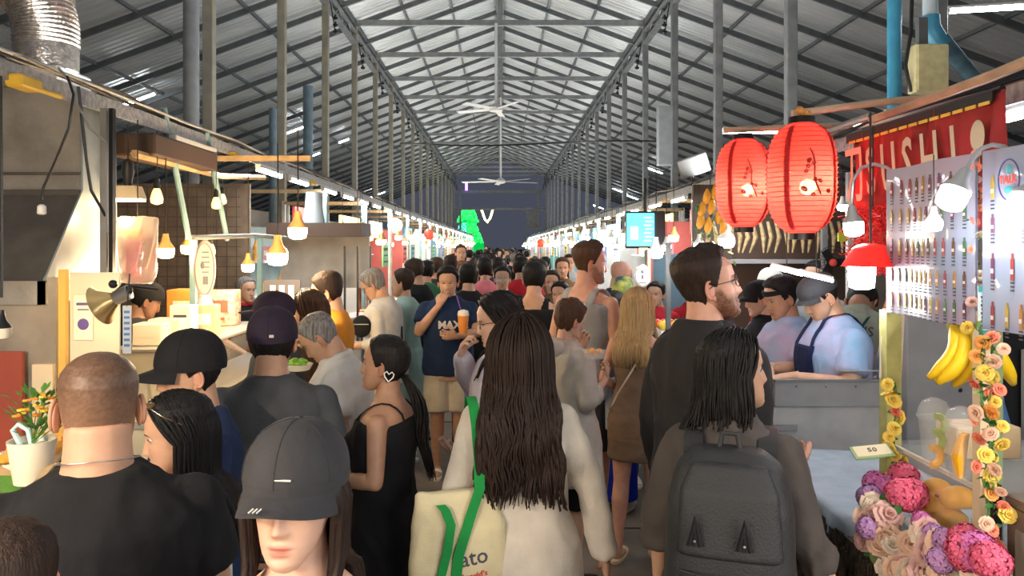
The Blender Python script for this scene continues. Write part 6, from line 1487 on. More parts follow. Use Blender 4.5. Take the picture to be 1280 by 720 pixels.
p = at(803, 345, 5.35); r = empty('oval_sign', p, label='white oval sign with a small dark figure left of the bearded man', cat='sign'); MB().lathe((0, 0, 0), [(.050, -.006), (.053, 0), (.050, .006)], 28, M=Matrix.Diagonal((1, 1, 1.5)).to_3x3() @ Matrix.Rotation(R(90), 3, 'X')).build('plate', signm[6], r); b = MB(); b.sphere((0, -.008, .03), (.012, .002, .014), 8, 6); b.box((0, -.008, -.005), (.012, .002, .03)); b.box((0, -.008, -.045), (.05, .002, .006)); b.tube([(.045*math.cos(t), -.008, .068*math.sin(t)) for t in [2*PI*k/24 for k in range(25)]], .0015, 4); b.build('print', print_m, r, smooth=False); MB().cyl((0, .01, -.08), (0, .01, -p.z+1.0), .008, 6).build('stake', white_p, r)
# speaker panel on the rail
p = at(867, 207, 7.6); r = empty('speaker_panel', p, label='tilted white square panel standing on the right rail', cat='panel'); MB().box((0, 0, 0), (.30, .06, .19), rot=Euler((R(15), R(-18), R(-12))), bev=.008).build('panel', mat('panel_white', (.26, .255, .245), .5), r, smooth=False); MB().cyl((0, .03, -.1), (0, .05, -.2), .012, 6).build('bracket', M_black, r)
# fake mango garland
r = empty('mango_garland', at(888, 235, 5.6), label='garland of artificial orange mangoes and leaves hanging left of the lanterns', cat='garland'); q = random.Random(7); O = at(888, 235, 5.6)
for (px, py) in ((878, 262), (890, 258), (894, 240), (876, 276), (900, 270), (905, 285), (913, 300), (886, 281), (884, 246)):
    p = at(px, py, 5.6)-O; MB().tube([p+Vector((0, 0, .06)), p+Vector((.0, 0, .03)), p, p+Vector((-.01, 0, -.04)), p+Vector((-.015, 0, -.06))], [.006, .022, .03, .024, .008], 10).build('mango', mat('mango_orange', (.80, .36, .03), .45), r)
for k in range(70): p = at(q.uniform(868, 918), q.uniform(236, 330), 5.62)-O; inst(LM, 'leaf', q.choice([leafm, leafl]), r, p, (q.uniform(-1, 1), -.5, q.uniform(-1, 1)), q.uniform(.025, .04), q.uniform(0, 6))
MB().cyl((0, 0, 0), (0, 0, .12), .004, 5).build('string', M_cord, r)
# cables and shelves in the far right-hand stalls behind the lanterns: tall frame
for k, (px, m) in enumerate(((1062, post_w), (1030, steel))):
    p = at(px, 300, 5.4+.5*k); tag(MB().box((p.x, p.y, 1.2), (.04, .04, 2.4)).build('stall_post', m, smooth=False), ['pale slim post standing behind the right lantern', 'grey slim post standing behind the vendors'][k], 'post')
p = at(1053, 300, 5.2); r = tag(MB().box(p+Vector((0, 0, .02)), (.06, .02, .06)).build('yellow_tag', mat('yellow_green', (.6, .7, .05), .5), smooth=False), 'small yellow-green square tag hanging right of the right lantern', 'tag')

for k, (x, y, kd) in enumerate(((-1.45, -.6, 'warm'), (-1.5, .5, 'warm'), (1.1, -1.3, 'cool'), (-1.4, -1.9, 'warm'), (1.2, -2.6, 'cool'))):  # bulbs and point lights added out of view to light the crowd from the front
    bulbc(Vector((x, y, 2.15)), .05, kd, 2.5, 'added fill bulb out of view beside or behind the viewer', 'added fill bulbs behind the viewer'); point('bulb_glow', (x, y, 2.03), 36 if x < 0 else 26, (1, .72, .43) if kd == 'warm' else (1, .92, .82), .06)
# ------------------------------------------------------------ people
C = {k: cloth(k, c, bs=b_) for k, c, b_ in (('black', (.014, .014, .016), 45), ('charcoal', (.045, .045, .05), 60), ('heather', (.065, .068, .075), 120), ('navy', (.016, .03, .075), 60), ('white', (.62, .60, .56), 40), ('offwhite', (.60, .54, .46), 90), ('linen', (.52, .50, .45), 60),
     ('lilac', (.50, .48, .58), 60), ('orange', (.62, .25, .03), 60), ('khaki', (.50, .46, .38), 50), ('denim', (.05, .10, .18), 90), ('grey', (.32, .33, .33), 60), ('mint', (.28, .40, .36), 40), ('taupe', (.17, .115, .08), 60), ('royal', (.01, .03, .42), 40), ('red', (.40, .02, .03), 60), ('pink', (.62, .18, .22), 60), ('brown', (.16, .09, .05), 60), ('green', (.04, .14, .07), 60), ('yellow', (.65, .50, .05), 60), ('smoke', (.07, .06, .055), 50), ('jacket', (.028, .026, .028), 30), ('sage', (.30, .38, .32), 40))}
C['purple_cap'] = cloth('purple_cap', (.030, .022, .038), bs=90)
C['tiedye'] = mat('cloth_tiedye', (.42, .36, .54), .85, c2=(.16, .36, .56), vscale=3.2, bump=.4, bscale=45)
C['tiedye2'] = mat('cloth_tiedye_blue', (.12, .25, .55), .85, c2=(.45, .62, .75), vscale=16., bump=.4, bscale=45)
C['camo'] = mat('cloth_camo', (.03, .06, .10), .8, c2=(.45, .50, .08), vscale=14.)
sole = mat('sole_beige', (.62, .48, .30), .6); shoe_w = mat('shoe_white', (.72, .72, .70), .5); shoe_b = mat('shoe_black', (.02, .02, .02), .5)
blkshoe = dict(m=shoe_b); whshoe = dict(m=shoe_w)
pants = lambda c: dict(k='pants', m=C[c])
def P(px, Y, top, **kw): return ((px-VX)*Y/F, Y, CAMZ-(top-VY)*Y/F)
def man(px, Y, top, label, **kw):
    kw['yaw'] = kw.get('yaw', 0)-math.degrees(math.atan((px-VX)/F)); x, y, z = P(px, Y, top); sub = .012 if kw.get('cap') is None else .022
    return human('person', label, x, y, H=z-sub, **kw)
# 1 buzz-cut man
h = man(124, 1.58, 434, 'broad man with buzzed hair in a black t-shirt, back to the viewer, lower left', yaw=-4, wt=1.12, vox=.007, res=2, skinc='tan', buzz=.88, arms=('hold', 'hold'), tops=[dict(k='tee', m=C['black'], neck=1.475, e=.02)], bottom=pants('charcoal'), shoes=blkshoe, jaw=1.12, headf=1.02, neck=1.12)
b = MB(); b.tube([h.spT((.081*math.cos(t), -.018+.078*math.sin(t), 1.497-.016*math.sin(t)))for t in [2*PI*k/40 for k in range(41)]], .0016, 6); b.build('necklace', mat('silver_chain', (.6, .58, .55), .3, .9), h.root, angle=None)
# 2 short person
man(8, 1.18, 650, 'short person with cropped dark hair cut off by the bottom left corner', yaw=5, sex='f', vox=.010, hair=dict(m=H_dbrown, k='short', top=.016, side=.010), arms=('hold', 'hold'), tops=[dict(k='tee', m=C['charcoal'])], bottom=pants('charcoal'), shoes=blkshoe, wt=.95)
# 3 white top girl
h = man(222, 1.95, 487, 'woman with straight black hair and a white top, sunglasses on her head', yaw=80, sex='f', vox=.008, res=2, skinc='tan', hpitch=-6, arms=('hold', 'phone'), tops=[dict(k='tank', m=C['white'], strapw=.03, sx=.10)], bottom=pants('denim'), shoes=whshoe, hair=dict(m=H_black, k='long', n=190, L=.31, top=.012, side=.009, kw=dict(A=96, r=.0085, be=.012, wave=.0015, thick=.012, splita=180, endvar=.2)))
b = MB()
for sd in (-1, 1):
    b.sphere((.034*sd, .060, .102), (.026, .020, .010), 14, 8); b.tube([(.058*sd, .055, .098), (.082*sd, .02, .075), (.086*sd, -.03, .045)], .002, 6)
h.hobj('sunglasses', b, mat('tortoise', (.10, .06, .03), .15))
# 4 black cap man
man(236, 2.32, 412, 'man in a black cap and navy shirt facing left behind the buzz-cut man', yaw=100, vox=.008, res=2, skinc='tan', hpitch=-4, arms=('phone', 'phone'), tops=[dict(k='tee', m=C['navy'])], bottom=pants('charcoal'), shoes=blkshoe, hair=dict(m=H_black, k='short', top=.006, side=.010, cut=.05), cap=dict(m=C['black'], z=.030, h=.108, g=1.05, tilt=4, bl=.085, curve=.012), wt=.98)
# 5 grey tee
h = man(341, 2.72, 379, 'man in a heather grey t-shirt and dark purple cap, back to the viewer', yaw=-8, vox=.008, res=2, skinc='tan', arms=('hold', 'hold'), wt=1.05, tops=[dict(k='tee', m=C['heather'], e=.02, wr=.005)], bottom=pants('black'), shoes=blkshoe, hair=dict(m=H_black, k='short', top=.006, side=.014, cut=.05), cap=dict(m=C['purple_cap'], z=.028, tilt=6, g=1.03))
o = h.hobj('strap_buckle', MB().box((.012, -.117, .030), (.016, .006, .010)), mat('buckle', (.6, .6, .6), .3, .8), smooth=False)
# 6 cap girl facing us
h = man(370, 1.25, 522, 'young woman in a washed black cap facing the viewer at the bottom', yaw=160, sex='f', vox=.007, res=2, skinc='fair', hpitch=2, eyes='closed', arms=('phone', 'phone'), tops=[dict(k='tank', m=C['white'], strapw=.045, sx=.125, e=.02)], bottom=pants('denim'), shoes=whshoe, lips=(.85, .42, .42), jaw=.93, headf=.96,
        hair=dict(m=H_dbrown, k='long', n=150, L=.36, top=.004, side=.006, cut=.04, kw=dict(A=114, r=.0075, under=True, thick=.016, wave=.002, wl=.4, splita=88, be=.01, tuck=.1)), cap=dict(m=C['charcoal'], z=.040, h=.092, g=1.12, tilt=0, bl=.060, curve=.026, bw=1.16))
b = MB()
for (x_, n_) in ((.002, 3),):
    for k in range(n_): b.tube([h.MC @ Vector((x_+.007*k, .166, -.016)), h.MC @ Vector((x_+.007*k+.004, .176, -.020))], .0014, 5)
b.tube([h.MC @ Vector((x, .118+.0*x, .018)) for x in (-.03, -.02, -.01, 0)], .0018, 5)
h.hobj('frayed_threads', b, C['white']).parent = h.cap
# 7 black dress woman
h = man(480, 2.95, 419, 'woman in a black strappy dress with a white heart clip in her hair', yaw=74, sex='f', wt=1.14, vox=.008, res=2, skinc='mid', hpitch=6, arms=('hold', 'hold'), tops=[dict(k='tank', name='dress', m=C['black'], strapw=.007, sx=.078, hem=.25, flare=1.12, hang=0, e=.008)], shoes=blkshoe,
        hair=dict(m=H_black, k='pony', n=90, L=.46, top=.016, side=.012, mass=.012, tie=(0, -.098, -.035), dir=(0, -.28, -1)))
b = MB(); hp = [(0, -.022), (.020, -.002), (.024, .012), (.013, .021), (0, .010), (-.013, .021), (-.024, .012), (-.020, -.002), (0, -.022)]
b.tube([(-.095-.004, -.055+u*.9, -.03+v) for u, v in hp], .0028, 6); h.hobj('heart_clip', b, mat('clip_white', (.85, .85, .82), .3))
# 8 centre woman
h8 = man(650, 2.62, 400, 'woman with very long wavy dark hair in a cream shirt at the centre', yaw=0, sex='f', wt=1.02, vox=.008, res=2, skinc='tan', arms=('down', ((.265, -.05, 1.13), (.315, -.04, .885), (.1, .1, -1), (-1, .1, 0), .5)), tops=[dict(k='long', m=C['offwhite'], hem=.60, e=.028, flare=1.12, wr=.007, sl=1.96, sr=.062, cuff=.046)], bottom=dict(k='shorts', m=C['khaki']), shoes=whshoe, shw=.162,
         hair=dict(m=H_dbrown, k='long', n=300, L=.50, top=.020, side=.016, kw=dict(A=112, r=.0072, thick=.040, be=.035, wave=.009, wl=.17, spread=.28, endvar=.22, k=18, splita=180)))
# tote bag on her left shoulder
r = empty('tote_bag', (-.135, 2.46, .70), R(8), label='cream canvas tote bag with green straps carried by the long-haired woman', cat='bag')
b = MB(); b.rings([(0, 0, -.02, .145, .035), (0, 0, .0, .15, .05), (0, 0, .15, .155, .055), (0, 0, .28, .15, .045), (-.012, 0, .37, .125, .022), (-.014, 0, .385, .122, .016)], 28, pw=.75); me = remesh(b, .008, 3); wrinkle(me, .010, (9, 9, 5), 4); canv = cloth('canvas', (.60, .52, .33), bs=160); bag_me = me; link(me, 'bag_body', canv, r)
grm = cloth('strap_green', (.015, .22, .05), bs=120)
def ribbon(pts, w, axis, m, parent, name, th=.003):
    b = MB(); v = []; f = []; a = Vector(axis).normalized()*w/2; 
    for k, p in enumerate(pts):
        p = Vector(p); t = (Vector(pts[min(k+1, len(pts)-1)])-Vector(pts[max(k-1, 0)])).normalized(); n_ = t.cross(a).normalized()*th; v += [p-a, p+a, p+a+n_, p-a+n_]
    for k in range(len(pts)-1):
        for q in range(4): f.append((k*4+q, k*4+(q+1) % 4, k*4+4+(q+1) % 4, k*4+4+q))
    return b.add(v, f).build(name, m, parent, angle=50)
ribbon([(-.02, -.058, .05), (-.005, -.066, .20), (.04, -.058, .34), (.065, -.04, .40), (.065, -.02, .50), (.058, -.005, .60), (.052, .02, .655), (.05, .08, .675), (.052, .15, .66), (.055, .22, .58)], .034, (1, 0, 0), grm, r, 'strap')
ribbon([(-.10, -.055, -.02), (-.07, -.070, .10), (-.04, -.075, .22), (-.028, -.068, .30), (-.045, -.060, .345), (-.06, -.050, .36)], .03, (1, .2, 0), grm, r, 'strap')
ribbon([(-.12, -.02, .12), (-.14, -.03, .02), (-.15, -.03, -.04)], .02, (0, 1, 0), grm, r, 'strap')
for (s_, sz, lc, m, sh) in (('ato', .070, (.045, 0, .19), print_m, .25), ('Apavid’s', .026, (.045, 0, .135), mat('print_red', (.55, .05, .04), .6), .1)):
    tm = text_mesh(s_, sz, .0, .0008); project(tm, Matrix.Translation((lc[0], -.2, lc[2])) @ Matrix.Rotation(R(90), 4, 'X') @ Matrix.Rotation(R(6), 4, 'Z') @ Matrix.Shear('XZ' if False else 'XY', 4, (sh, 0)) if False else Matrix.Translation((lc[0], -.2, lc[2])) @ Matrix.Rotation(R(90), 4, 'X') @ Matrix.Rotation(R(8), 4, 'Z'), bag_me, (0, 1, 0), .002); link(tm, 'lettering', m, r, smooth=False)
# 9 glasses woman
man(620, 3.45, 366, 'black-haired woman in glasses and a pale lilac blouse eating', yaw=98, sex='f', vox=.009, skinc='fair', glasses=True, hpitch=-10, arms=('low', 'mouth'), tops=[dict(k='long', m=C['lilac'], hem=.80, e=.03, wr=.008, sr=.07)], bottom=pants('denim'), shoes=whshoe, hair=dict(m=H_black, k='long', n=110, L=.26, top=.018, side=.014, kw=dict(A=105, be=.03, r=.009)))
# 10 older man
h = man(397, 3.5, 385, 'older man with greying hair in a white polo bending over his food', yaw=80, wt=1.12, vox=.009, res=1, skinc='tan', hpitch=-26, lean=12, arms=('phone', ((.225, .08, 1.17), (.06, .26, 1.30), (-.5, .3, .6), (-.5, -.7, .3), .9)), tops=[dict(k='tee', m=C['white'], collar=True)], bottom=pants('khaki'), shoes=blkshoe, hair=dict(m=H_grey, k='short', top=.013, side=.007, noise=.003))
ribbon([h.spT(q) for q in ((-.13, .14, 1.15), (-.05, .155, 1.28), (.03, .09, 1.43), (.06, .0, 1.472), (.06, -.09, 1.45), (.02, -.15, 1.32), (-.08, -.15, 1.12))], .028, h.spT((1, 0, 1.2))-h.spT((0, 0, 1.2)), C['brown'], h.root, 'bag_strap')
r = empty('food_tray', at(373, 462, 3.42), label='white paper tray of green salad held by the older man', cat='food'); MB().rings([(0, 0, 0, .05, .06), (0, 0, .025, .065, .075), (0, 0, .027, .060, .07), (0, 0, .008, .045, .055)], 16).build('paper_tray', foam, r); b = MB(); q = random.Random(1); [b.sphere((q.uniform(-.04, .04), q.uniform(-.04, .04), .028+q.uniform(0, .015)), (.016, .012, .008), 7, 5) for k in range(22)]; tag(b.build('salad', mat('salad_green', (.22, .45, .05), .5, var=.3, vscale=60), r), kind='stuff')
# 11-12
man(408, 4.75, 339, 'young man in an orange t-shirt looking down left behind the older man', yaw=78, vox=.010, skinc='tan', hpitch=-16, arms=('hold', 'hold'), tops=[dict(k='tee', m=C['orange'])], bottom=pants('denim'), shoes=whshoe, hair=dict(m=H_dbrown, k='short', top=.024, side=.010), wt=.92)
man(386, 4.15, 363, 'woman with long brown hair half hidden between the older man and the orange t-shirt', yaw=60, sex='f', vox=.010, arms=('low', 'low'), tops=[dict(k='tee', m=C['brown'])], bottom=pants('charcoal'), shoes=blkshoe, hair=dict(m=H_brown, k='long', n=70, L=.32, kw=dict(A=100, r=.011)))
h = man(341, 3.75, 362, 'person in a dark cap and pale face mask behind the man with the purple cap', yaw=95, vox=.010, arms=('down', 'low'), tops=[dict(k='tee', m=C['charcoal'])], bottom=pants('charcoal'), shoes=blkshoe, hair=dict(m=H_black, k='short', top=.005, cut=.05), cap=dict(m=C['purple_cap']))
h.hobj('face_mask', MB().sphere((0, .052, -.068), (.060, .048, .040), 18, 12), C['white'])
man(296, 2.95, 440, 'brown-haired person mostly hidden behind the black cap and the grey t-shirt', yaw=30, sex='f', vox=.012, H=None, arms=('low', 'low'), tops=[dict(k='tee', m=C['brown'])], bottom=pants('charcoal'), shoes=blkshoe, hair=dict(m=H_dbrown, k='short', top=.02, side=.02)) if False else None
# 13-14 left middle
h = man(466, 6.0, 334, 'grey-haired man with glasses in a loose white shirt and black sling bag, looking down left', yaw=72, vox=.012, skinc='tan', glasses=True, hpitch=-24, lean=6, arms=('hold', 'hold'), tops=[dict(k='long', m=C['linen'], hem=.82, e=.03, sl=1.5)], bottom=pants('khaki'), shoes=blkshoe, hair=dict(m=H_grey, k='short', top=.022, side=.012))
ribbon([h.spT(q) for q in ((-.15, .14, 1.12), (-.02, .165, 1.25), (.10, .10, 1.44), (.12, -.02, 1.47), (.10, -.13, 1.38), (-.05, -.16, 1.15), (-.16, -.13, 1.0))], .035, h.spT((1, 0, 1.2))-h.spT((0, 0, 1.2)), C['black'], h.root, 'bag_strap')
r = empty('sling_bag', at(452, 408, 5.75), label='black round sling bag at the side of the grey-haired man in white', cat='bag'); b = MB().sphere((0, 0, 0), (.075, .04, .085), 20, 14); b.build('bag_body', C['black'], r); MB().box((0, -.045, .02), (.12, .01, .006)).build('zip', steel, r)
man(503, 6.55, 336, 'person in a flowing mint blouse holding something, between the white shirt and the black jacket', yaw=70, sex='f', vox=.013, arms=('hold', 'hold'), tops=[dict(k='long', m=C['mint'], hem=.55, e=.03, flare=1.35, sl=1.6)], bottom=pants('denim'), shoes=whshoe, hair=dict(m=H_dbrown, k='short', top=.02, side=.012))
man(517, 7.3, 323, 'tall man with short dark hair in a black jacket and jeans, turned left', yaw=62, vox=.012, skinc='tan', hpitch=-12, arms=('down', 'low'), tops=[dict(k='long', m=C['black'])], bottom=pants('denim'), shoes=blkshoe, hair=dict(m=H_dbrown, k='short', top=.018, side=.006))
# 15 navy drinker
h = man(560, 6.2, 333, 'young man in a navy printed t-shirt and beige shorts sipping an orange drink', yaw=183, wt=1.12, vox=.009, skinc='tan', hpitch=-6, hyaw=-8, arms=(((.225, .10, 1.19), (.045, .23, 1.18), (-.9, .3, .1), (-.2, -1, .2), 1.0), 'mouth'), tops=[dict(k='tee', m=C['navy'], e=.02)], bottom=dict(k='shorts', m=C['khaki'], r=1.15), shoes=dict(k='sandal', m=shoe_w), hair=dict(m=H_black, k='short', top=.024, side=.014, front=.004))
tm = text_mesh('MAXX', .085, .0, .003); project(tm, Matrix.Translation((-.03, .6, 1.245)) @ Matrix.Rotation(R(180), 4, 'Z') @ Matrix.Rotation(R(90), 4, 'X'), h.tops[0].data, (0, -1, 0), .004); link(tm, 'lettering', C['white'], h.root, smooth=False)
tm = text_mesh('bros', .05, .0, .003); project(tm, Matrix.Translation((.03, .6, 1.18)) @ Matrix.Rotation(R(180), 4, 'Z') @ Matrix.Rotation(R(90), 4, 'X'), h.tops[0].data, (0, -1, 0), .004); link(tm, 'lettering', C['white'], h.root, smooth=False)
r = empty('iced_drink', at(579, 417, 5.86), label='cup of orange iced tea with a purple straw held by the man in navy', cat='drink')
MB().lathe((0, 0, 0), [(.030, 0), (.032, .004), (.042, .135), (.043, .14)], 20).build('tea', mat('thai_tea', (.85, .30, .06), .3), r); MB().lathe((0, 0, 0), [(.044, .138), (.045, .15), (.038, .175), (.01, .185)], 20).build('lid', mat('froth', (.8, .72, .62), .3), r); MB().cyl((0, 0, .12), (-.05, .0, .29), .004, 6).build('straw', mat('straw_purple', (.25, .08, .35), .4), r)
man(586, 7.0, 330, 'black-haired man in a black t-shirt seen from behind, right of the man drinking', yaw=-5, vox=.013, tops=[dict(k='tee', m=C['black'])], bottom=pants('charcoal'), shoes=blkshoe, hair=dict(m=H_black, k='short', top=.02, side=.014))
man(628, 7.6, 333, 'man in glasses and a dark jacket facing the viewer in the middle of the aisle', yaw=178, vox=.012, glasses=steel, tops=[dict(k='tee', m=C['black'])], bottom=pants('charcoal'), shoes=blkshoe, hair=dict(m=H_black, k='short', top=.02, side=.012))
man(651, 8.4, 321, 'tall dark-haired man in a dark red t-shirt seen from behind the man in glasses', yaw=0, wt=1.1, vox=.014, tops=[dict(k='tee', m=C['red'])], bottom=pants('denim'), shoes=whshoe, hair=dict(m=H_black, k='short', top=.02, side=.012))
man(606, 8.2, 322, 'black-haired person in a pink top seen from behind, left of the man in glasses', yaw=0, sex='f', vox=.014, tops=[dict(k='tee', m=C['pink'])], bottom=pants('denim'), shoes=whshoe, hair=dict(m=H_black, k='short', top=.02, side=.014))
# 17 black tank
man(668, 5.85, 328, 'man with short black hair in a black tank top, back to the viewer', yaw=-6, vox=.010, skinc='tan', arms=('down', 'down'), tops=[dict(k='tank', m=C['black'], strapw=.028, sx=.09)], bottom=dict(k='shorts', m=C['charcoal']), shoes=whshoe, hair=dict(m=H_black, k='short', top=.022, side=.014))
# 18 tall grey tank
h = man(738, 4.9, 303, 'tall bearded man with faded brown hair in a grey tank top, looking right', yaw=-38, hyaw=-42, vox=.009, res=2, skinc='rosy', beard=.75, arms=('down', 'hold'), tops=[dict(k='tank', m=C['grey'], strapw=.034, sx=.088)], bottom=dict(k='shorts', m=C['charcoal']), shoes=whshoe, hair=dict(m=H_brown, k='short', top=.024, side=.003, front=.008))
ribbon([h.spT(q) for q in ((-.12, -.135, 1.10), (-.10, -.14, 1.30), (-.085, -.08, 1.43), (-.08, .02, 1.475), (-.09, .10, 1.38))], .03, h.spT((1, 0, 1.2))-h.spT((0, 0, 1.2)), C['black'], h.root, 'bag_strap')
# 19 hoodie
h = man(714, 4.25, 373, 'short-haired brunette in a baggy cream hooded shirt with a black chest strap, eating', yaw=-50, hyaw=-5, sex='f', wt=1.05, vox=.009, res=2, skinc='fair', hpitch=-14, arms=('mouth', 'phone'), tops=[dict(k='long', m=C['linen'], hem=.66, e=.034, flare=1.12, sl=1.5, sr=.072, wr=.009, hood=True)], bottom=dict(k='shorts', m=C['black'], up=.0), shoes=blkshoe, hair=dict(m=H_brown, k='short', top=.024, side=.018, noise=.007, ns=45))
ribbon([h.spT(q) for q in ((-.14, .02, 1.20), (-.12, -.10, 1.28), (-.075, -.165, 1.36), (-.01, -.18, 1.41), (.05, -.12, 1.46))], .030, h.spT((0, -.4, 1.9))-h.spT((0, 0, 1.2)), C['black'], h.root, 'chest_strap')
r = empty('snack_cup', at(743, 449, 4.02), label='clear plastic box of fried food held by the brunette in the cream hooded shirt', cat='food'); MB().rings([(0, 0, 0, .05, .035), (0, 0, .05, .065, .045), (0, 0, .052, .060, .04), (0, 0, .008, .045, .03)], 4, pw=1).build('box', cupm, r, smooth=False); b = MB(); q = random.Random(2); [b.sphere((q.uniform(-.035, .035), q.uniform(-.02, .02), .03+q.uniform(0, .02)), (.013, .011, .010), 7, 5) for k in range(16)]; tag(b.build('fried_bits', foodm[0], r), kind='stuff')
# 20 dark haired woman with blue skirt
man(768, 5.45, 365, 'black-haired woman in a long royal blue skirt behind the brunette in cream', yaw=-25, sex='f', vox=.011, skinc='fair', arms=('low', 'low'), tops=[dict(k='tee', m=C['black'])], bottom=dict(k='skirt', m=C['royal'], hem=.10, flare=1.15), shoes=whshoe, hair=dict(m=H_black, k='long', n=80, L=.24, top=.02, side=.018, kw=dict(A=100, r=.011)))
# white tote under her
r = empty('paper_bag', at(771, 500, 4.75), label='pale blue-white shopping bag hanging between the brunette and the blonde', cat='bag'); b = MB(); b.rings([(0, 0, -.18, .075, .03), (0, 0, 0, .08, .035), (0, 0, .14, .07, .02)], 20, pw=.7); me = remesh(b, .009, 2); wrinkle(me, .006, (12, 12, 6), 8); link(me, 'bag_body', cloth('pale_bag', (.50, .58, .72)), r); MB().tube([(-.03, 0, .13), (-.02, 0, .25), (.02, 0, .25), (.03, 0, .13)], .004, 6).build('handle', C['white'], r)
# 21 blonde
h = man(797, 4.62, 361, 'blonde woman with long hair in a short taupe dress and beige slides', yaw=-14, sex='f', vox=.008, res=2, skinc='rosy', stance=.10, arms=('low', 'low'), tops=[dict(k='tank', name='dress', m=C['taupe'], strapw=.022, sx=.08, hem=.64, hang=0, e=.006, wr=.004, ws=(5, 5, 16))], shoes=dict(k='sandal', m=sole), wt=1.02,
        hair=dict(m=H_blonde, k='long', n=200, L=.36, top=.016, side=.014, kw=dict(A=104, r=.0075, be=.01, thick=.026, wave=.0035, spread=.12, endvar=.22)))
ribbon([h.spT(q) for q in ((.11, -.02, 1.465), (.08, -.12, 1.36), (.0, -.135, 1.22), (-.10, -.125, 1.06), (-.17, -.06, .93))], .014, h.spT((1, 0, 1.2))-h.spT((0, 0, 1.0)), C['offwhite'], h.root, 'bag_strap')
# 27 bald + camo
man(777, 6.5, 324, 'bald man with glasses looking right behind the tall man in the grey tank top', yaw=-75, vox=.012, skinc='rosy', glasses=True, hpitch=-10, buzz=.25, tops=[dict(k='tee', m=C['navy'])], bottom=pants('denim'), shoes=whshoe)
man(779, 5.95, 341, 'person in a green and yellow camouflage cap looking down, left of the oval sign', yaw=196, vox=.011, skinc='fair', hpitch=-22, arms=('hold', 'hold'), tops=[dict(k='tee', m=C['denim'])], bottom=pants('denim'), shoes=whshoe, hair=dict(m=H_dbrown, k='short', top=.005, side=.010, cut=.05), cap=dict(m=C['camo'], brim=False, name='bandana', z=.028, tilt=0, h=.095)) 
# 22 bearded man
h = man(884, 2.72, 310, 'tall bearded man in glasses and a black shirt jacket looking right', yaw=-50, hyaw=-30, hpitch=13, vox=.008, res=2, skinc='rosy', beard=.95, glasses=True, arms=('down', 'low'), wt=1.04, tops=[dict(k='long', m=C['jacket'], hem=.78, e=.028, collar=True, cz=1.468, cr=.012, wr=.008, sr=.064)], bottom=pants('black'), shoes=blkshoe, hair=dict(m=H_dbrown, k='short', top=.022, side=.008, front=.006, rec=.012, noise=.003))
# 23 backpack woman
h = man(916, 2.2, 413, 'long-haired person in a dark smoky shirt carrying a black backpack, lower right', yaw=-18, hyaw=-48, hpitch=8, sex='f', wt=1.02, vox=.007, res=2, skinc='tan', arms=('down', ((.240, -.02, 1.14), (.30, .12, .93), (.1, .4, -.9), (-1, .1, 0), .5)), shw=.158, tops=[dict(k='long', m=C['smoke'], hem=.70, e=.024, sl=1.35, sr=.060, cuff=.058, wr=.009, ws=(12, 12, 7))], bottom=pants('charcoal'), shoes=blkshoe,
        hair=dict(m=H_black, k='long', n=220, L=.145, top=.012, side=.010, kw=dict(A=104, r=.007, thick=.018, be=.012, wave=.004, spread=.15, endvar=.3, splita=180)))
r = empty('backpack', h.root.location, R(-18), label='black backpack with a small white and red patch on the long-haired person', cat='backpack')
bpm = mat('backpack_cloth', (.018, .019, .021), .6, bump=.5, bscale=160); bs_ = h.s
b = MB(); b.rings([(0, -.235, .93, .135, .075), (0, -.24, .95, .165, .10), (0, -.245, 1.10, .172, .115), (0, -.235, 1.28, .165, .105), (0, -.215, 1.38, .14, .075), (0, -.20, 1.42, .09, .04)], 32, pw=.62); me = remesh(b, .008, 4); wrinkle(me, .006, (9, 9, 7), 12); link(me, 'main_compartment', bpm, r)
b = MB(); b.rings([(0, -.345, .935, .11, .02), (0, -.35, .96, .135, .045), (0, -.35, 1.08, .135, .05), (0, -.335, 1.125, .12, .03)], 28, pw=.65); me = remesh(b, .007, 3); wrinkle(me, .004, (10, 10, 8), 3); link(me, 'front_pocket', bpm, r)
b = MB(); b.rings([(0, -.325, 1.15, .11, .015), (0, -.335, 1.17, .14, .032), (0, -.31, 1.33, .13, .03), (0, -.28, 1.40, .10, .02)], 28, pw=.7); me = remesh(b, .007, 3); link(me, 'top_flap', bpm, r)
MB().tube([(-.01, -.392, 1.118), (.06, -.388, 1.122), (.125, -.352, 1.135)], .0035, 6).build('orange_zip', mat('zip_brown', (.35, .16, .05), .5), r)
MB().tube([(-.13, -.37, 1.13), (.0, -.398, 1.12)], .003, 6).build('zip', M_black, r)
MB().box((.07, -.402, 1.005), (.062, .006, .026), rot=Euler((0, R(-6), 0))).build('patch', mat('patch_white', (.62, .60, .58), .6), r, smooth=False); MB().box((.047, -.406, 1.003), (.014, .004, .018), rot=Euler((0, R(-6), 0))).build('patch_red', signm[0], r, smooth=False)
b = MB(); [b.box((.076, -.406, 1.012-.012*k), (.036, .003, .005), rot=Euler((0, R(-6), 0))) for k in range(2)]; b.build('patch_print', print_m, r, smooth=False)
for x_ in (-.085, .04):
    MB().tube([(x_-.015, -.372, 1.20), (x_, -.385, 1.28), (x_+.015, -.372, 1.20)], .008, 6).build('buckle_loop', M_black, r); MB().sphere((x_, -.383, 1.215), .004, 8, 6).build('stud', steel, r)
for sd in (-1, 1): ribbon([(.10*sd, -.20, 1.36), (.105*sd, -.13, 1.43), (.105*sd, -.03, 1.455), (.11*sd, .08, 1.41), (.125*sd, .145, 1.28), (.15*sd, .10, 1.12), (.16*sd, -.08, 1.02)], .055, (1, 0, 0), bpm, r, 'shoulder_strap', .008)
MB().tube([(-.03, -.20, 1.41), (-.02, -.19, 1.46), (.02, -.19, 1.46), (.03, -.20, 1.41)], .008, 8).build('grab_handle', bpm, r); r.scale = (bs_, bs_, bs_)
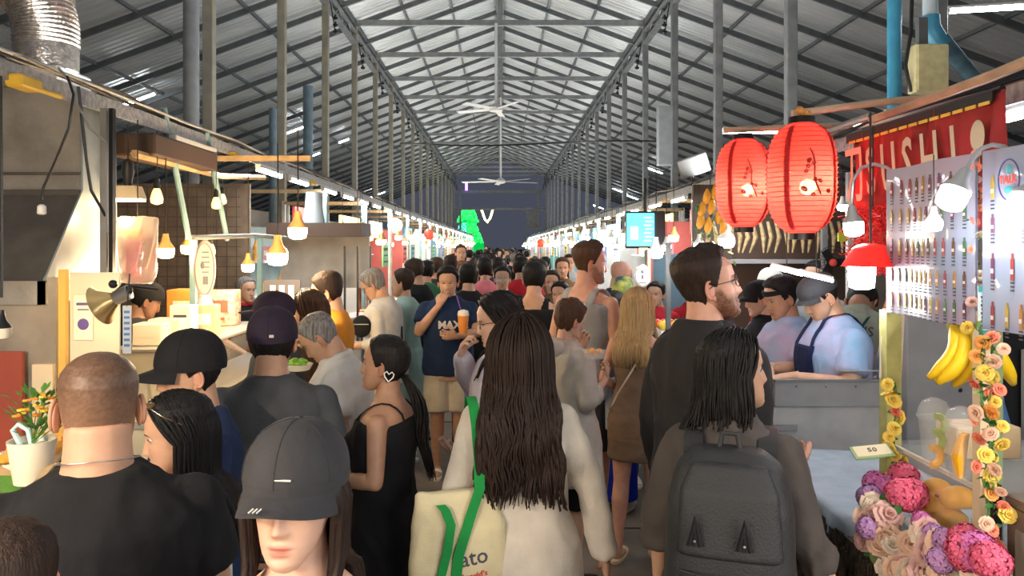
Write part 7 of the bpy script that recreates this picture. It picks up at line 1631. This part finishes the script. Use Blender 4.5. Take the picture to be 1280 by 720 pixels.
# 24 vendors right
h = man(1022, 3.95, 333, 'vendor in a cap, lilac t-shirt and navy bib apron looking down', yaw=118, wt=1.1, vox=.008, res=2, skinc='tan', hpitch=-24, lean=6, arms=('serve', 'serve'), tops=[dict(k='tee', m=C['tiedye'], e=.02, sl=.72)], bottom=pants('charcoal'), shoes=blkshoe, hair=dict(m=H_black, k='short', top=.006, side=.006, cut=.05), cap=dict(m=C['charcoal'], z=.040, tilt=2, bl=.035, g=.98, h=.082))
apm = cloth('apron_navy', (.012, .018, .065), bs=80)
def apron(h, m, zt=1.36, zb=.62, wtop=.095, wbot=.20, lettering=None, back=False):
    s = h.s; me_t = h.tops[0].data; me_b = h.bottom.data
    b1 = BVHTree.FromPolygons([v.co for v in me_t.vertices], [p.vertices for p in me_t.polygons]); b2 = BVHTree.FromPolygons([v.co for v in me_b.vertices], [p.vertices for p in me_b.polygons]); v = []; f = []; N, M_ = 24, 36; sg = -1 if back else 1
    for i in range(M_+1):
        z = zt+(zb-zt)*i/M_; w_ = wtop if z > 1.22 else wtop+(wbot-wtop)*min(1, (1.22-z)/.12)
        for j in range(N+1):
            x = w_*(2*j/N-1); p0 = h.spT((x, .5*sg, z)); p1 = h.spT((x, 0, z)); d = (p1-p0).normalized(); h1 = b1.ray_cast(p0, d); h2 = b2.ray_cast(p0, d); hits = [q for q in (h1, h2) if q[0] is not None]
            q = min(hits, key=lambda t: t[3])[0] if hits else p0.lerp(p1, .75)
            v.append(q-d*.010)
    for i in range(M_):
        for j in range(N): a = i*(N+1)+j; f.append((a, a+1, a+N+2, a+N+1))
    o = MB().add(v, f).build('apron', m, h.root, angle=None); md = o.modifiers.new('s', 'SOLIDIFY'); md.thickness = .004; md.offset = 0
    for sd in (-1, 1):
        pts = []; c0 = Vector((0, 0, 1.33))
        for k in range(13):
            a = R(10+170*k/12); c1 = h.spT((sd*(wtop-.012-.03*math.sin(a)), -.01, 1.33)); dd = (h.spT((sd*(wtop-.012-.03*math.sin(a)), -.01+math.cos(a), 1.33+math.sin(a)))-c1).normalized(); hh = b1.ray_cast(c1+dd*.5, -dd)
            if hh[0] is not None: pts.append(hh[0]+dd*.005)
        if len(pts) > 3: ribbon(pts, .028*s, h.spT((1, 0, 1.3))-h.spT((0, 0, 1.3)), m, h.root, 'apron_strap').parent = o
    return o
ap = apron(h, apm)
for (s_, sz, z_) in (('Fortune', .042, 1.075), ('Market', .055, 1.025)):
    tm = text_mesh(s_, sz, .0, .0015); M0 = h.upM.to_3x3().normalized(); project(tm, Matrix.Translation(h.spT((-.02, .6, z_))) @ Matrix.Rotation(R(180), 4, 'Z') @ Matrix.Rotation(R(90), 4, 'X'), ap.data, (0, -1, 0), .004); o = link(tm, 'lettering', C['white'], h.root, smooth=False); o.parent = ap
h = man(975, 4.42, 344, 'vendor in a black headband and tie-dye shirt beside the apron vendor', yaw=118, vox=.009, res=1, skinc='mid', hpitch=-16, arms=('serve', 'serve'), tops=[dict(k='tee', m=C['tiedye'], e=.02)], bottom=pants('charcoal'), shoes=blkshoe, hair=dict(m=H_black, k='short', top=.024, side=.008))
h.hobj('headband', MB().rings([(0, -.008, .038, .086, .106), (0, -.008, .066, .087, .107)], 32), C['black'])
h = man(1077, 4.8, 344, 'vendor in a lettered sage shirt with dark green straps, stooping, back to us', yaw=-8, vox=.009, skinc='mid', lean=32, wt=1.1, hpitch=-40, arms=('fwd', 'fwd'), tops=[dict(k='tee', m=C['sage'], e=.02)], bottom=pants('denim'), shoes=blkshoe, hair=dict(m=H_black, k='short'))
for (s_, sz, x_, z_) in (("IT'S", .075, .06, 1.33), ('TIME', .065, .06, 1.20)):
    tm = text_mesh(s_, sz, 0, .001); project(tm, Matrix.Translation((x_, -.8, z_*h.s-.02)) @ Matrix.Rotation(R(90), 4, 'X'), h.tops[0].data, (0, 1, 0), .004); link(tm, 'lettering', print_m, h.root, smooth=False)
dg = cloth('strap_dark_green', (.01, .07, .04))
tb = BVHTree.FromPolygons([v.co for v in h.tops[0].data.vertices], [p.vertices for p in h.tops[0].data.polygons])
for sg in (-1, 1):
    pts = []
    for k in range(14):
        t = k/13; x = sg*(.10-.22*t); z = (1.42-.38*t)*h.s; q = tb.ray_cast(Vector((x, -1., z)), Vector((0, 1, 0)))
        if q[0] is not None: pts.append(q[0]-Vector((0, .005, 0)))
    if len(pts) > 3: ribbon(pts, .022, (1, 0, .5*sg), dg, h.root, 'apron_strap')
man(1131, 3.98, 345, 'vendor in lilac-blue hidden behind the menus with one arm showing', yaw=100, vox=.010, skinc='tan', arms=('counter', 'counter'), tops=[dict(k='tee', m=C['tiedye'], e=.02)], bottom=pants('denim'), shoes=blkshoe, hair=dict(m=H_black, k='short'))
h = man(948, 5.0, 347, 'vendor in a black cap and black top left of the headband vendor', yaw=108, sex='f', vox=.011, skinc='fair', hpitch=-10, arms=('low', 'low'), tops=[dict(k='tee', m=C['black'])], bottom=pants('charcoal'), shoes=blkshoe, hair=dict(m=H_black, k='short', top=.008, side=.012, cut=.05), cap=dict(m=C['black'], z=.03))
for sg in (-1, 1): ribbon([h.spT((sg*.07, .13, 1.25)), h.spT((sg*.075, .12, 1.34)), h.spT((sg*.065, .06, 1.43)), h.spT((sg*.06, -.02, 1.475))], .022, (1, 0, 0), C['lilac'], h.root, 'apron_strap')
man(962, 6.0, 336, 'cook in a white hat at the back of the right-hand stall', yaw=120, vox=.014, tops=[dict(k='tee', m=C['red'])], bottom=pants('charcoal'), shoes=blkshoe, hair=dict(m=H_black, k='short', cut=.05), cap=dict(m=C['white'], brim=False, name='hat', z=.04, h=.11))
man(1020, 6.0, 326, 'dark-haired vendor far back between the slanting light bars', yaw=150, vox=.014, tops=[dict(k='tee', m=C['grey'])], bottom=pants('charcoal'), shoes=blkshoe, hair=dict(m=H_black, k='short'))
# left vendors
h = man(184, 4.75, 347, 'cook in a black headscarf and dark shirt looking right behind the foam boxes', yaw=-78, vox=.010, res=1, skinc='dark', hpitch=-14, lean=8, arms=('low', 'counter'), tops=[dict(k='tee', m=C['charcoal'])], bottom=pants('charcoal'), shoes=blkshoe, hair=dict(m=H_black, k='short', top=.006, cut=.05), cap=dict(m=C['black'], brim=False, name='headscarf', z=.028, h=.10, g=1.02))
h = man(308, 6.75, 346, 'woman vendor in black with a red collar under the warm bulb', yaw=215, sex='f', vox=.012, skinc='tan', arms=('low', 'low'), tops=[dict(k='tee', m=C['black'], collar=True, cm=C['red'], cr=.014)], bottom=pants('charcoal'), shoes=blkshoe, hair=dict(m=H_grey, k='short', top=.016, side=.018))
# more mid-crowd individuals
for (px, Y, top, yaw, sex, c_, hr, lb) in (
  (690, 7.6, 338, 175, 'f', 'brown', H_dbrown, 'smiling woman facing the viewer between the black tank top and the grey tank top'),
  (545, 8.9, 322, 20, 'm', 'charcoal', H_brown, 'brown-haired person behind the man drinking, turned left'),
  (563, 9.9, 319, 0, 'm', 'black', H_dbrown, 'dark-haired man in black a row behind the man drinking'),
  (533, 8.6, 326, -5, 'm', 'green', H_black, 'man in a dark green shirt beside the black jacket, back to us'),
  (676, 9.4, 325, 5, 'f', 'white', H_dbrown, 'dark-haired person in white behind the man in the black tank top'),
  (703, 9.2, 322, 182, 'm', 'brown', H_brown, 'man in a brown jacket facing us, left of the tall bearded man'),
  (712, 11.0, 318, 180, 'f', 'grey', H_dbrown, 'woman with dark hair facing us near the right row, far behind the grey tank top'),
  (576, 13.0, 306, 190, 'm', 'brown', H_brown, 'tall man standing out above the far crowd below the green tree'),
  (622, 9.6, 322, 0, 'm', 'navy', H_black, 'black-haired man in navy seen from behind, above the man in glasses'),
  (700, 6.7, 352, 160, 'f', 'denim', H_black, 'short woman in denim blue peeking between the two tank tops'),
  (820, 6.85, 352, 160, 'm', 'red', H_black, 'vendor in a red shirt behind the white-lit fruit stall'),
  (866, 6.9, 346, 200, 'f', 'red', H_black, 'second vendor in red behind the fruit stall, nearer the lanterns')):
    man(px, Y, top, lb, yaw=yaw, sex=sex, vox=.015, res=1, arms=('down', 'low'), tops=[dict(k='tee', m=C[c_])], bottom=pants('charcoal'), shoes=blkshoe, hair=dict(m=hr, k='short', top=.02, side=.014))
# distant crowd: eight builds, copied one by one
base = []
for k, (sex, hr, kd, sk, wt) in enumerate((('m', H_black, 'short', 'tan', 1.), ('f', H_black, 'long', 'fair', 1.), ('m', H_dbrown, 'short', 'fair', 1.1), ('f', H_dbrown, 'long', 'tan', 1.05), ('m', H_black, 'short', 'mid', .95), ('f', H_black, 'pony', 'fair', 1.), ('m', H_brown, 'short', 'rosy', 1.08), ('m', H_grey, 'short', 'tan', 1.12))):
    hd = dict(m=hr, k=kd, top=.02, side=.013)
    if kd == 'long': hd.update(n=36, L=.3, kw=dict(A=105, r=.018, n=4, k=6))
    if kd == 'pony': hd.update(n=12, L=.3)
    h = human('person', 'x', 0, -20-k, H=1.66 if sex == 'm' else 1.58, sex=sex, vox=.022, res=0, skinc=sk, wt=wt, arms=(('down', 'low') if k % 2 else ('down', 'down')), tops=[dict(k='tee' if k % 3 else 'long', m=C['black'])], bottom=pants('charcoal' if k % 2 else 'denim'), shoes=blkshoe, hair=hd)
    base.append((h.root, {H_black: 'black', H_dbrown: 'dark brown', H_brown: 'brown', H_grey: 'grey'}[hr], 'man' if sex == 'm' else 'woman'))
used_b = set(); q = random.Random(77); seenp = []
taken = [(o.location.x, o.location.y) for o in col.objects if o.name.split('.')[0] == 'person' and o.type == 'EMPTY' and o.location.y > 0]
Y = 8.8; cnt = 0
tc = ['black', 'navy', 'white', 'grey', 'red', 'black', 'charcoal', 'pink', 'denim', 'green', 'black', 'offwhite', 'orange', 'navy', 'yellow', 'mint', 'black']
def far_person(x, y, H, away, k, tcn):
    root, hn, sx_ = base[k]; lb = '%s-haired %s in a %s top %s, in the distant crowd' % (hn, sx_, {'offwhite': 'cream', 'denim': 'blue', 'mint': 'pale green', 'charcoal': 'dark grey'}.get(tcn, tcn), 'seen from behind' if away else 'facing the viewer')
    yaw = R(q.gauss(0, 14)+(0 if away else 180)); H0 = 1.66 if sx_ == 'man' else 1.58
    if k in used_b: c = copy_tree(root); 
    else: used_b.add(k); c = root
    c.location = (x, y, 0); c.rotation_euler = (0, 0, yaw); c.scale = (H/H0,)*3; c['label'] = lb; c['group'] = 'crowd: '+lb.split(', in the')[0]
    for ch in c.children:
        if ch.name.split('.')[0] in ('t_shirt', 'shirt'):
            for sl in ch.material_slots: sl.link = 'OBJECT'; sl.material = C[tcn]
    return c
while Y < 50:
    n = 4 if Y < 30 else 3
    for j in range(n):
        x = -1.1+2.2*(j+.5)/n+q.uniform(-.16, .16); y = Y+q.uniform(-.18, .18)
        if any(math.hypot(x-a, y-b_) < .5 for a, b_ in taken): q.random(); continue
        if q.random() < .10: continue
        far_person(x, y, q.gauss(1.665, .055) if y > 12 else q.gauss(1.62, .05), q.random() < .62, cnt % 8, q.choice(tc)); cnt += 1; taken.append((x, y))
    Y += .72 if Y < 16 else (1.0 if Y < 30 else 1.5)
cam = bpy.data.cameras.new('camera'); cam_o = bpy.data.objects.new('camera', cam); col.objects.link(cam_o)
cam_o.location = (0, 0, CAMZ); cam_o.rotation_euler = (R(90), 0, 0); cam.sensor_width = 36; cam.lens = 36*F/1280; cam.shift_x = (640-VX)/1280; cam.shift_y = -(360-VY)/1280; cam.clip_end = 300; cam.clip_start = .05
scene.camera = cam_o
w = bpy.data.worlds.new('world'); scene.world = w; w.use_nodes = True
bg = w.node_tree.nodes['Background']; bg.inputs[0].default_value = (.036, .040, .056, 1); bg.inputs[1].default_value = 1.
scene.view_settings.view_transform = 'Standard'; scene.view_settings.look = 'None'; scene.view_settings.gamma = 1; scene.view_settings.use_curve_mapping = False
scene.view_settings.exposure = 0.85
